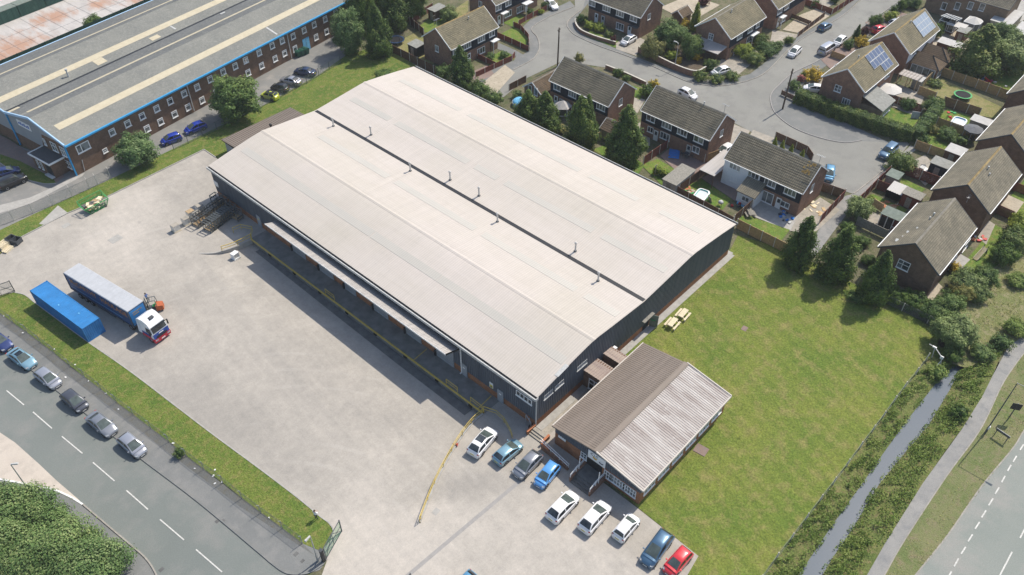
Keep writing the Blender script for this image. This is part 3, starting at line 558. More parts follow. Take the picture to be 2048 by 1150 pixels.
def corr(mb, p0, pu, pv, pitch, dep, mi=0, prof=((0,0),(.45,0),(.55,1),(.9,1)), top=None):
    """ribbed sheet: ribs repeat along pu, run along pv; top(a) optionally gives the rib's far end"""
    p0, pu, pv = Vector(p0), Vector(pu), Vector(pv); L = pu.length; n = max(1, round(L/pitch)); nrm = pu.cross(pv).normalized(); vs = []
    for i in range(n):
        for f_, h in prof: vs.append(((i+f_)/n, h))
    vs.append((1, 0)); V = []
    for f_, h in vs:
        a = p0+pu*f_+nrm*(h*dep); V += [a, (a+pv) if top is None else Vector((a.x, a.y, top(f_)))]
    mb.add(V, [(2*i, 2*i+2, 2*i+3, 2*i+1) for i in range(len(vs)-1)], mi)
WH = thing('warehouse', 'huge pale roofed warehouse with dark ribbed walls and an orange brick base', 'warehouse')
WX, WY, WE = 43.15, 68.1, 5.8
PRF = [(-.12,5.77),(3.4,6.38),(7,6.95),(9.3,7.24),(10.3,7.31),(11.3,7.25),(14,6.98),(20.55,6.42),(21.05,6.42),(27.6,6.98),(30.6,7.25),(31.7,7.31),(32.7,7.24),(35.2,6.95),(39.4,6.38),(43.27,5.77)]
def rz(x):
    for (a, za), (b_, zb) in zip(PRF, PRF[1:]):
        if a <= x <= b_: return za+(zb-za)*(x-a)/(b_-a)
    return PRF[0][1] if x < 0 else PRF[-1][1]
mb = MB(); mb.box(0, 0, -.5, WX, WY, 1.18); mb.build('brick_base', 'brick_orange', WH)
mb = MB(); corr(mb, (-.03, WY, 1.15), (0, -WY, 0), (0, 0, WE-1.15-.1), .34, .07)
corr(mb, (0, -.03, 1.15), (WX, 0, 0), (0, 0, 1), .34, .07, top=lambda f_: rz(f_*WX)-.09)
mb.prism([(-.02,-.02),(WX+.05,-.02),(WX+.05,WY+.05),(-.02,WY+.05)], 1.14, 5.6)
mb.add([(x, WY+.06, z) for x in (-.02, WX) for z in (1.2,)]+[(x, WY+.06, z-.1) for x, z in PRF[::-1]], [tuple(range(len(PRF)+2))])
mb.build('wall_cladding', 'clad_dark', WH)
mb = MB(); n = len(PRF); vs = []
for y in (-.2, WY+.22):
    vs += [(x, y, z) for x, z in PRF]+[(x, y, z-.1) for x, z in PRF]
fs = []
for i in range(n-1): fs += [(i, i+1, 2*n+i+1, 2*n+i), (n+i+1, n+i, 3*n+i, 3*n+i+1), (i+1, i, n+i, n+i+1), (2*n+i, 2*n+i+1, 3*n+i+1, 3*n+i)]
fs += [(0, 2*n, 3*n, n), (n-1, 2*n-1, 4*n-1, 3*n-1)]
mb.add(vs, fs); roof = mb.build('roof', 'warehouse_roof', WH, smooth=30)
def roof_strip(x0, x1, y0, y1, dz=.02, th=.03, mb=None):
    mb = mb or MB(); xs = [x0]+[p[0] for p in PRF if x0 < p[0] < x1]+[x1]
    for a, b_ in zip(xs, xs[1:]):
        za, zb = rz(a)+dz, rz(b_)+dz
        mb.add([(a,y0,za-th),(b_,y0,zb-th),(b_,y1,zb-th),(a,y1,za-th),(a,y0,za),(b_,y0,zb),(b_,y1,zb),(a,y1,za)], [(0,3,2,1),(4,5,6,7),(0,1,5,4),(1,2,6,5),(2,3,7,6),(3,0,4,7)])
    return mb
for x0, x1, brk in ((5.0, 6.25, ((.6,22),(22.1,35.4),(35.6,66.8))), (15.5, 16.7, ((.6,5.8),(7.4,24.1),(25.7,42.4),(44.2,60.8))), (26.4, 27.6, ((.8,11.6),(13.2,30),(31.6,36.3),(37.9,54.6),(56.2,66))), (36.7, 37.9, ((2,9),(13,22),(24,48),(50,65)))):
    for y0, y1 in brk: roof_strip(x0, x1, y0, y1, .022).build('rooflight', 'rooflight', roof)
for x in (10.3, 31.7):
    mb = MB(); mb.add([(x-.32,-.25,rz(x-.32)+.02),(x,-.25,7.375),(x+.32,-.25,rz(x+.32)+.02),(x-.32,WY+.25,rz(x-.32)+.02),(x,WY+.25,7.375),(x+.32,WY+.25,rz(x+.32)+.02)], [(0,1,4,3),(1,2,5,4),(0,2,1),(3,4,5)]); mb.build('ridge_cap', 'warehouse_roof', roof)
mb = MB(); mb.box(20.5, -.1, 6.35, 21.1, WY, 6.45); mb.build('valley_gutter', 'black_paint', WH)
mb = MB(); mb.box(-.42, -.2, 5.50, -.16, WY+.2, 5.60); mb.build('eaves_gutter', 'black_paint', WH)
mb = MB(); mb.box(-.56, -.22, 5.36, -.42, WY+.22, 5.74); mb.box(-.5, -.3, 5.36, 0, -.22, 5.72); mb.build('gutter_fascia', 'pale_grey', WH)
mb = MB(); mb.box(WX+.14, -.2, 5.45, WX+.55, WY+.2, 5.62); mb.build('eaves_gutter', 'black_paint', WH)
mb = MB(); mb.box(WX+.55, -.22, 5.36, WX+.65, WY+.22, 5.74); mb.build('gutter_fascia', 'pale_grey', WH)
FL = [(19.7,62),(22.2,55.4),(19.7,43.2),(22.2,37),(22.3,31),(19.7,24.8),(22.2,12.5),(19.6,6.5)]
for x, y in FL:
    mb = MB(); mb.lathe((x, y, rz(x)-.05), [(.17,0),(.17,.1),(.12,.14),(.12,1.45),(.2,1.46),(.2,1.62),(.1,1.72)], 10); fl_ = mb.build('flue', 'canvas_white', WH, smooth=40)
    mb = MB(); mb.lathe((x, y, rz(x)-.03), [(.22,0),(.22,.16)], 10); mb.build('flue_collar', 'dark_grey', fl_)
    a, b_ = (10.7, 20.4) if x < 21 else (21.2, 31.3)
    roof_strip(a, b_, y-.35, y+.35, .012, .02).build('lap_strip', 'warehouse_roof', roof)
for x0, y0, y1 in ((0, 0, 1.9),): roof_strip(3.4, 5.4, -.3, .25, .05).build('flashing', 'pale_grey', roof)
# loading side
mb = MB(); corr(mb, (-2.27, 50.35, 5.2), (0, -37.5, 0), (2.2, 0, -.8), .28, .05); corr(mb, (-.07, 50.35, 4.37), (0, -37.5, 0), (-2.2, 0, .8), .28, .05); cn = mb.build('canopy', 'canopy_sheet', WH)
mb = MB(); mb.box(-2.33, 12.8, 5.0, -2.27, 50.4, 5.22); mb.add([(-2.3,12.8,5.0),(0,12.8,4.2),(0,12.8,4.4),(-2.3,12.8,5.22)], [(0,1,2,3),(3,2,1,0)]); mb.build('canopy_edge', 'white_paint', cn)
for y in np.arange(14, 50, 5.2):
    mb = MB(); mb.bar((-2.2, y, 5.05), (-.05, y, 3.4), .08); mb.build('canopy_bracket', 'dark_grey', cn)
oW, uW = (0, WY), (0, -1)     # the loading wall seen from the yard
def ya(px, py, z=0): return WY-G(px, py, z).y
for p0, p1 in (((586,498),(612,518)), ((640,540),(668,560)), ((690,572),(712,588)), ((748,614),(776,634)), ((812,660),(842,681)), ((873,704),(908,731))):
    a0, a1 = sorted((WY-ray_wall(*p0, (-.1,0), (-1,0)).y, WY-ray_wall(*p1, (-.1,0), (-1,0)).y))
    mb = MB(); mb.wbox(oW, uW, a0, a1, .02, 3.4, .04, .13); d = mb.build('roller_door', 'grey_panel', WH)
    mb = MB()
    for z in np.arange(.5, 3.3, .3): mb.wbox(oW, uW, a0+.05, a1-.05, z, z+.03, .12, .145)
    mb.build('slat_line', 'dark_grey', d)
    mb = MB(); mb.wbox(oW, uW, a0-.25, a0-.02, .02, 1.0, .0, .35); mb.build('door_guard', 'black_paint', WH)
for px in ((929,745),(1001,797),(521,452)):
    q = ray_wall(*px, (-.1, 0), (-1, 0)); a = WY-q.y
    mb = MB(); mb.wbox(oW, uW, a-.5, a+.5, .02, 2.15, .05, .14); d = mb.build('side_door', 'grey_panel', WH)
    mb = MB(); mb.wbox(oW, uW, a-.2, a+.15, 1.4, 1.6, .13, .155); mb.build('door_plate', 'plate_yellow' if px[0] < 600 else 'white_paint', d)
mb = MB(); y = ray_wall(921, 720, (-.3, 0), (-1, 0)).y
mb.bar((-.2, y, .45), (-.2, y, 5.45), .13); mb.bar((-.2, y, .45), (-.45, y+.1, .3), .13); mb.build('downpipe', 'white_paint', WH)
mb = MB(); y = ray_wall(983, 777, (-.1, 0), (-1, 0)).y; mb.wbox(oW, uW, WY-y-.3, WY-y+.3, 1.5, 2.4, .06, .14); sg = mb.build('warning_sign', 'white_paint', WH)
mb = MB(); mb.wbox(oW, uW, WY-y-.24, WY-y+.24, 1.56, 2.05, .13, .15); mb.build('sign_panel', 'plate_yellow', sg)
mb = MB(); mb.add([(-.165, y+.16, 1.62), (-.165, y-.16, 1.62), (-.165, y, 1.95)], [(0,1,2),(2,1,0)]); mb.build('hazard_mark', 'letter_dark', sg)
mb = MB(); y = ray_wall(434, 374, (-.1, 0), (-1, 0)).y; mb.wbox(oW, uW, WY-y-.55, WY-y+.55, 2.2, 3.1, .06, .13); mb.build('notice_board', 'white_paint', WH)
y = ray_wall(1048, 794, (-.1, 0), (-1, 0)).y; window(WH, (-.06, WY), uW, WY-y-1.25, WY-y+1.25, 3.6, 4.45, (.25,.5,.75), None, .1, glass='glass_dark')
oS, uS = (0, 0), (1, 0)
for x, z in ((2.0, 4.35), (4.0, 4.35), (8.3, 4.3)): window(WH, (0, -.06), uS, x-.95 if x > 5 else x-.8, x+.95 if x > 5 else x+.8, z-.35, z+.35, (.5,), None, .07, 'pale_grey', glass='grey_panel')
mb = MB(); mb.bar((-.06, -.06, .3), (-.06, -.06, 5.4), .12); mb.build('corner_trim', 'pale_grey', WH)
mb = MB(); mb.wbox(oS, uS, 21.6, 23.0, .05, 2.2, .0, .05); mb.build('doorway_shade_panel', 'black_paint', WH)  # flat black panel, the shade inside the doorway put into its colour
mb = MB(); mb.bar((23.05, -.1, 1.15), (23.5, -1.15, 1.15), .06, 2.15); fd = mb.build('fire_door', 'felt_green', WH)
mb = MB(); mb.bar((23.02, -.3, 1.35), (23.3, -.85, 1.35), .09, .1); mb.build('exit_plate', 'green_steel', fd)
mb = MB(); mb.bar((21.1, -.3, 2.3), (23.4, -.3, 2.45), .5, .06); mb.build('door_hood', 'grey_timber', WH)
# ---- brown roofed annexe behind the warehouse
an = thing('annexe', 'low annexe with brown sheet roof against the far end of the warehouse', 'annexe', (7.9, WY+.2, 0))
mb = MB(); mb.box(0, 0, 0, 13.8, 9.3, 2.4); mb.build('wall', 'grey_panel', an)
mb = MB(); corr(mb, (-.25, -.02, 3.1), (14.3, 0, 0), (0, 9.8, -.55), .4, .06); mb.box(-.25, 0, 2.38, 14.05, 9.75, 2.46); mb.add([(-.25,0,2.4),(-.25,9.7,2.4),(-.25,9.7,2.55),(-.25,0,3.1)], [(0,1,2,3),(3,2,1,0)]); mb.build('roof', 'roof_sheet_brown', an)
for x, y, h in ((6.6, 4.6, 1.9), (7.2, 1.6, 1.6)):
    mb = MB(); mb.lathe((x, y, 2.5), [(.16,0),(.16,h),(.24,h),(.24,h+.25),(.05,h+.4)], 9); mb.build('flue', 'black_paint', an, smooth=40)
# ---- office block
OX, OY, OL, OD = -.3, -15.45, 17.35, 12.2
of = thing('office_building', 'single storey brick office with half brown half bleached ribbed roof', 'office', (OX, OY, 0)); EV, RG = 3.35, 4.3
mb = MB(); mb.box(0, 0, -.1, OL, OD, 2.25); mb.build('wall', 'brick_orange', of)
mb = MB(); tp = lambda f_: EV-.06+(RG-EV)*(1-abs(f_*OD-OD/2)/(OD/2))
corr(mb, (-.03, OD, 2.2), (0, -OD, 0), (0, 0, 1), .3, .06, top=tp); corr(mb, (OL+.03, 0, 2.2), (0, OD, 0), (0, 0, 1), .3, .06, top=tp)
mb.prism([(-.02,-.02),(OL+.02,-.02),(OL+.02,OD+.02),(-.02,OD+.02)], 2.24, EV-.05); mb.build('wall_cladding', 'clad_dark', of)
mb = MB(); corr(mb, (OL+.2, OD+.25, EV), (-OL-.45, 0, 0), (0, -OD/2-.25, RG-EV), .32, .032); mb.build('roof', 'roof_sheet_brown', of)
mb = MB(); corr(mb, (-.25, -.3, EV), (OL+.45, 0, 0), (0, OD/2+.3, RG-EV), .32, .045); mb.build('roof', 'roof_sheet_bleached', of)
mb = MB(); mb.prism([(-.27,OD/2-.35),(OL+.22,OD/2-.35),(OL+.22,OD/2+.35),(-.27,OD/2+.35)], RG+.03, RG+.1); mb.build('ridge_cap', 'roof_sheet_brown', of)
mb = MB(); mb.box(-.3, -.45, EV-.22, OL+.25, -.3, EV+.02); mb.bar((-.3,-.4,EV+.02),(-.3,OD/2,RG+.06),.16,.2); mb.bar((OL+.25,-.4,EV+.0),(OL+.25,OD/2,RG+.06),.14,.2); mb.box(-.25, OD+.25, EV-.2, OL+.2, OD+.38, EV+.02); mb.build('pale_trim', 'asbestos_roof', of)
mb = MB(); mb.bar((-.3,OD+.3,EV),(-.3,OD/2,RG+.05),.12,.2); mb.build('dark_trim', 'roof_sheet_brown', of)
oF, uF = (0, OD), (0, -1)
def of_a(px, py): q = ray_wall(px, py, (OX, 0), (-1, 0)); return OY+OD-q.y, q.z
for px, w_, h_, ml in (((1168,911), .9, 1.0, (.5,)), ((1216,950), 1.1, 1.25, (.33,.66)), ((1237,965), 2.0, 1.25, (.2,.4,.6,.8)), ((1258,980), 1.9, 1.25, (.2,.4,.6,.8))):
    a, z = of_a(*px); window(of, oF, uF, a-w_/2, a+w_/2, z-h_/2, z+h_/2, ml, .5, .08)
a0, z0 = of_a(1179, 905); a1, z1 = of_a(1209, 940)
sw0, sw1, sz0, sz1 = a0-.1, a1+.1, 2.2, 3.55
mb = MB(); mb.wbox(oF, uF, sw0, sw1, sz0, sz1, .08, .14); sg = mb.build('sign', 'white_upvc', of)
for k, ch, c_ in ((.22, 'C', 'letter_dark'), (.36, 'J', 'letter_dark'), (.50, 'C', 'letter_dark')):
    text_mesh('letter', ch, .55, c_, sg, Matrix.Translation((-.155, OD-(sw0+(sw1-sw0)*k), 3.15)) @ Matrix.Rotation(R(-90), 4, 'Z') @ Matrix.Rotation(R(90), 4, 'X'))
for k, c_, pts in ((0, 'letter_yellow', ((.30,2.92),(.36,2.82),(.44,2.78),(.52,2.82))), (1, 'letter_orange', ((.32,2.80),(.40,2.68),(.5,2.70))), (2, 'letter_dark', ((.66,2.72),(.74,2.62),(.84,2.62),(.88,2.74)))):
    mb = MB(); mb.path([(-.15, OD-(sw0+(sw1-sw0)*a), z) for a, z in pts], .1); mb.build('logo_swoosh', c_, sg)
a, z = of_a(1186, 928); mb = MB(); mb.wbox(oF, uF, a-1.0, a+1.3, .35, 2.2, -.01, .04); mb.build('recess_shade_panel', 'black_paint', of)  # black panel on the wall, painting the shade of the recess
mb = MB(); a, z = of_a(1118, 878); mb.wbox(oF, uF, a-.1, a+1.0, 1.75, 2.15, .01, .06); mb.build('name_plate', 'white_upvc', of)
oR, uR = (0, 0), (1, 0)
for k in range(6):
    x = .7+k*2.75; window(of, oR, uR, x, x+2.1, 1.0, 2.15, (.33,.66), .6, .1)
mb = MB(); mb.box(.1, -.12, 2.3, OL-.1, -.02, EV-.1); mb.build('fascia_panel', 'grey_panel', of)
for nm, x0, x1, z0, lb in (('link_passage', 8.9, 11.5, 2.95, 'brown roofed link passage with white framed window nearer the yard'), ('link_passage', 12.8, 14.4, 2.85, 'smaller brown roofed link passage beside the grass strip')):
    lk = thing(nm, lb, 'passage', (x0, -3.15, 0)); w_ = x1-x0
    mb = MB(); mb.box(0, 0, 0, w_, 3.1, z0-.1); mb.build('wall', 'brick_brown', lk)
    mb = MB(); corr(mb, (0-.1, 3.1, z0), (0, -3.15, 0), (w_+.2, 0, -.12), .35, .05); corr(mb, (w_+.1, 3.1, z0-.14), (0, -3.15, 0), (-w_-.2, 0, .12), .35, .05); mb.build('roof', 'lean_to_sheet', lk)
    if w_ > 2: window(lk, (0, 3.1), (0, -1), .9, 2.6, .25, 2.1, (.5,), .6, .12, glass='glass_dark')
    else: mb = MB(); mb.box(w_+.05, 2.4, z0-.3, w_+.45, 2.9, z0-.1); mb.build('vent_box', 'white_upvc', lk)
# ---- long factory on the far left
FA = thing('factory_building', 'long brown brick factory with grey roof, cream rooflight strips and blue gutter', 'factory', (-12.7, 90.1, 0), R(8.2)); FLN, FD = 78, 33
FP = [(-.35,5.95),(8.2,8.1),(16.2,6.5),(24.5,8.1),(33.3,5.95)]
def fz(y):
    for (a, za), (b_, zb) in zip(FP, FP[1:]):
        if a <= y <= b_: return za+(zb-za)*(y-a)/(b_-a)
mb = MB(); mb.box(0, 0, -.1, FLN, FD, 5.8); mb.build('wall', 'brick_brown', FA)
mb = MB(); mb.add([(-.04,y,z-.12) for y, z in FP]+[(-.04,FD,2.6),(-.04,8.0,2.6),(-.04,6.6,5.6)], [tuple(range(8))[::-1]]); mb.build('gable_cladding', 'grey_panel', FA); mb = MB(); mb.add([(FLN+.02,y,z-.12) for y, z in FP]+[(FLN+.02,FD,5),(FLN+.02,0,5)], [tuple(range(7))]); mb.build('gable_cladding', 'grey_panel', FA)
mb = MB()
for (a, za), (b_, zb) in zip(FP, FP[1:]):
    mb.add([(-.2,a,za),(FLN,a,za),(FLN,b_,zb),(-.2,b_,zb),(-.2,a,za-.12),(FLN,a,za-.12),(FLN,b_,zb-.12),(-.2,b_,zb-.12)], [(0,1,2,3),(7,6,5,4),(0,3,7,4),(1,5,6,2),(0,4,5,1),(2,6,7,3)])
frf = mb.build('roof', 'factory_roof', FA)
def fstrip(name, mat, x0, x1, y0, y1, dz=.03):
    mb = MB(); za, zb = fz(y0)+dz, fz(y1)+dz
    mb.add([(x0,y0,za),(x1,y0,za),(x1,y1,zb),(x0,y1,zb),(x0,y0,za-.05),(x1,y0,za-.05),(x1,y1,zb-.05),(x0,y1,zb-.05)], [(0,1,2,3),(0,3,7,4),(1,5,6,2),(0,4,5,1),(2,6,7,3)]); return mb.build(name, mat, frf)
fstrip('dark_sheet', 'factory_roof_dark', -.1, FLN, 8.35, 10.9, .015); fstrip('dark_sheet', 'factory_roof_dark', -.1, FLN, 11.8, 15.9, .012); fstrip('dark_sheet', 'factory_roof_dark', -.1, FLN, 24.65, 26.5, .015); fstrip('dark_sheet', 'factory_roof_dark', -.1, FLN, 27.4, 33.2, .012)  # darker grey sheets over the rear-facing slopes
fstrip('rooflight', 'skylight_cream', 1.5, FLN, 3.1, 4.5); fstrip('rooflight', 'skylight_cream', 1.2, FLN, 10.95, 11.65); fstrip('rooflight', 'skylight_cream', -.1, FLN, 18.7, 20.1); fstrip('rooflight', 'skylight_cream', -.1, FLN, 26.55, 27.25)
for x, y0, y1 in ((1.0, 15.0, 15.9), (19.6, 17.0, 18.65), (31.5, 16.9, 18.0)): fstrip('rooflight', 'skylight_cream', x-1.0, x+1.0, y0, y1, .035)
mb = MB(); mb.box(-.2, 15.95, 6.35, FLN, 16.45, 6.56); mb.build('valley_gutter', 'black_paint', FA)
mb = MB(); mb.box(-.3, -.62, 5.72, FLN, -.3, 5.98); mb.box(-.3, -.3, 5.55, FLN, -.02, 5.85); mb.build('front_gutter', 'blue_trim', FA); mb = MB(); mb.box(-.3, 33.3, 5.75, FLN, 33.55, 5.98); mb.build('rear_gutter', 'pale_blue_trim', FA)
mb = MB()
for (a, za), (b_, zb) in zip(FP, FP[1:]): mb.bar((-.28, a, za+.02), (-.28, b_, zb+.02), .2, .42)
mb.build('bargeboard', 'pale_blue_trim', FA)
for y in (-.15, 16.2):
    mb = MB(); mb.bar((-.16, y if y > 0 else .1, 0), (-.16, y if y > 0 else .1, 6.2), .22); mb.build('downpipe', 'blue_trim', FA)
fl = Matrix.Rotation(R(-8.2), 4, 'Z'); fn = (math.sin(R(8.2)), -math.cos(R(8.2)))
def f_loc(px, py): q = fl @ (ray_wall(px, py, (-12.7, 90.1), fn)-Vector((-12.7, 90.1, 0))); return q.x, q.z
WUP = [(224,264),(255,247),(284,232),(313,217),(340,202),(368,187),(394,174),(420,158),(446,143),(470,132),(491,120),(518,105),(544,91),(564,81),(586,72),(608,60),(628,49),(650,38),(671,25)]
WLO = [(294,257),(321,243),(349,228),(376,214),(404,200),(432,183),(496,145),(523,131),(550,117),(569,106),(590,97),(632,74),(653,63)]
for px in WUP+WLO:
    x, z = f_loc(*px); window(FA, (0,0), (1,0), x-.58, x+.58, z-.62, z+.62, (), .72, .15)
x, z = f_loc(166, 294); window(FA, (0,0), (1,0), x-1.2, x+1.2, z-.75, z+.75, (.36,), None, .14)
x, z = f_loc(210, 301); window(FA, (0,0), (1,0), x-.45, x+.45, z-.4, z+.4, (), .5, .13)
x, z = f_loc(613, 90); mb = MB(); mb.wbox((0,0), (1,0), x-.9, x+.9, .02, 2.7, .0, .06); d = mb.build('double_door', 'light_blue', FA); mb = MB(); mb.wbox((0,0), (1,0), x-.03, x+.03, .1, 2.6, .055, .07); mb.build('door_joint', 'dark_grey', d)
for px in ((378,190),(575,80)): x, z = f_loc(*px); mb = MB(); mb.bar((x, -.2, .3), (x, -.2, 5.7), .13); mb.build('downpipe', 'pale_grey', FA)
x, z = f_loc(162, 325); mb = MB(); mb.bar((x, -.06, .2), (x+.3, -.06, 2.2), .08); mb.build('wall_pipe', 'pale_grey', FA)
oG, uG = (0, FD), (0, -1)
mb = MB(); mb.wbox(oG, uG, FD-13.4, FD-9.6, 5.0, 6.2, .05, .11); sg = mb.build('sign', 'white_upvc', FA)
for k in range(6): mb = MB(); a = FD-13.1+k*.55; mb.wbox(oG, uG, a, a+.38, 5.35, 5.35+(.55 if k % 2 else .4), .1, .125); mb.build('letter_block', 'letter_blue', sg)
for a0, z0, w_, h_ in ((FD-4.2, 3.3, 1.6, 1.7), (FD-1.7, 3.3, 1.3, 1.7), (FD-1.9, .9, 1.5, 1.4), (FD-6.7, 3.5, .7, 1.3)): window(FA, (-.05, FD), uG, a0-w_*.3, a0+w_*.7, z0, z0+h_, (.5,), .6, .1)
po = MB(); po.box(-2.6, 2.2, 0, -.05, 7.6, 2.75); ph = po.build('porch', 'brick_brown', FA)
mb = MB(); mb.box(-2.75, 2.05, 2.76, -.05, 7.75, 2.86); mb.build('porch_roof', 'dark_grey', ph)
mb = MB(); mb.box(-2.9, 1.9, 2.7, -2.75, 7.9, 2.98); mb.box(-2.75, 7.75, 2.7, -.06, 7.9, 2.98); mb.box(-2.75, 1.9, 2.7, -.06, 2.05, 2.98); mb.build('porch_fascia', 'white_upvc', ph)
mb = MB(); mb.box(-2.64, 2.3, .05, -2.58, 4.0, 2.2); mb.build('porch_entrance', 'black_paint', ph)
mb = MB(); mb.box(-3.3, 2.0, .3, -2.7, 4.0, .5); mb.build('porch_step', 'pale_grey', ph)
for y in (5.2, 6.3): window(ph, (-2.6, FD), uG, FD-y-.25, FD-y+.25, .6, 2.1, (), None, .1)
x, z = f_loc(137, 150); mb = MB(); q = fl @ (G(137,153,6.8)-Vector((-12.7,90.1,0))); mb.lathe((q.x, q.y, fz(q.y)-.05), [(.15,0),(.15,1.3),(.25,1.3),(.25,1.55)], 8); mb.build('roof_vent', 'pale_grey', FA)
for px, py in ((367,38),): mb = MB(); mb.cbox((46, 14.8, fz(14.8)+.1), (1.2, .35, .1)); mb.build('roof_patch', 'pale_grey', FA)
for x, y0, y1 in ((36.0, 17.2, 18.6), (46.5, .2, 3.0)): fstrip('pale_lap', 'pale_grey', x, x+.35, y0, y1, .03)
# ---- green containers and stained slab yard behind the factory
FM = Matrix.Translation((-12.7, 90.1, 0)) @ Matrix.Rotation(R(8.2), 4, 'Z')
def fw(x, y): q = FM @ Vector((x, y, 0)); return (q.x, q.y)
poly_sheet('slab_yard', [fw(-60,41), fw(95,41), fw(95,80), fw(-60,80)], 'rusty_slab', .012)
mb = MB()
for k in range(24): x = -20+k*3.6; a, c = fw(x, 41.5), fw(x+1.5, 62); mb.bar((a[0],a[1],.021), (c[0],c[1],.021), .06, .012)
for y in (46, 51, 56): a, c = fw(-20, y), fw(70, y); mb.bar((a[0],a[1],.022), (c[0],c[1],.022), .06, .012)
tag(mb.build('slab_joint', 'dark_grey'), kind='structure')
for k in range(8):
    a = fw(4+k*6.25, 62.4); g_ = thing('storage_container', 'dark green storage container in the row beyond the stained slab yard', 'container', (a[0], a[1], 0), R(8.2), 'green storage containers in a row')
    mb = MB(); corr(mb, (0,0,.1), (6.06,0,0), (0,0,2.4), .3, .06); mb.box(0,.01,.05,6.06,2.44,2.5); mb.build('wall', 'green_sheet', g_); mb = MB(); mb.box(-.03,-.03,2.501,6.09,2.47,2.6); mb.build('roof', 'felt_green', g_)
a = fw(0, 41.3); g_ = thing('boundary_fence', 'tall dark green sheet fence along the back of the long factory', 'fence', (a[0], a[1], 0), R(8.2)); mb = MB(); corr(mb, (-40,0,0), (120,0,0), (0,0,3), .35, .06); corr(mb, (80,.02,0), (-120,0,0), (0,0,3), .35, .06); mb.build('panel', 'green_sheet', g_)
for k in range(40): mb = MB(); x = -38+k*3; mb.bar((x,-.06,0),(x,-.06,3.1),.12); mb.build('post', 'green_bin', g_)
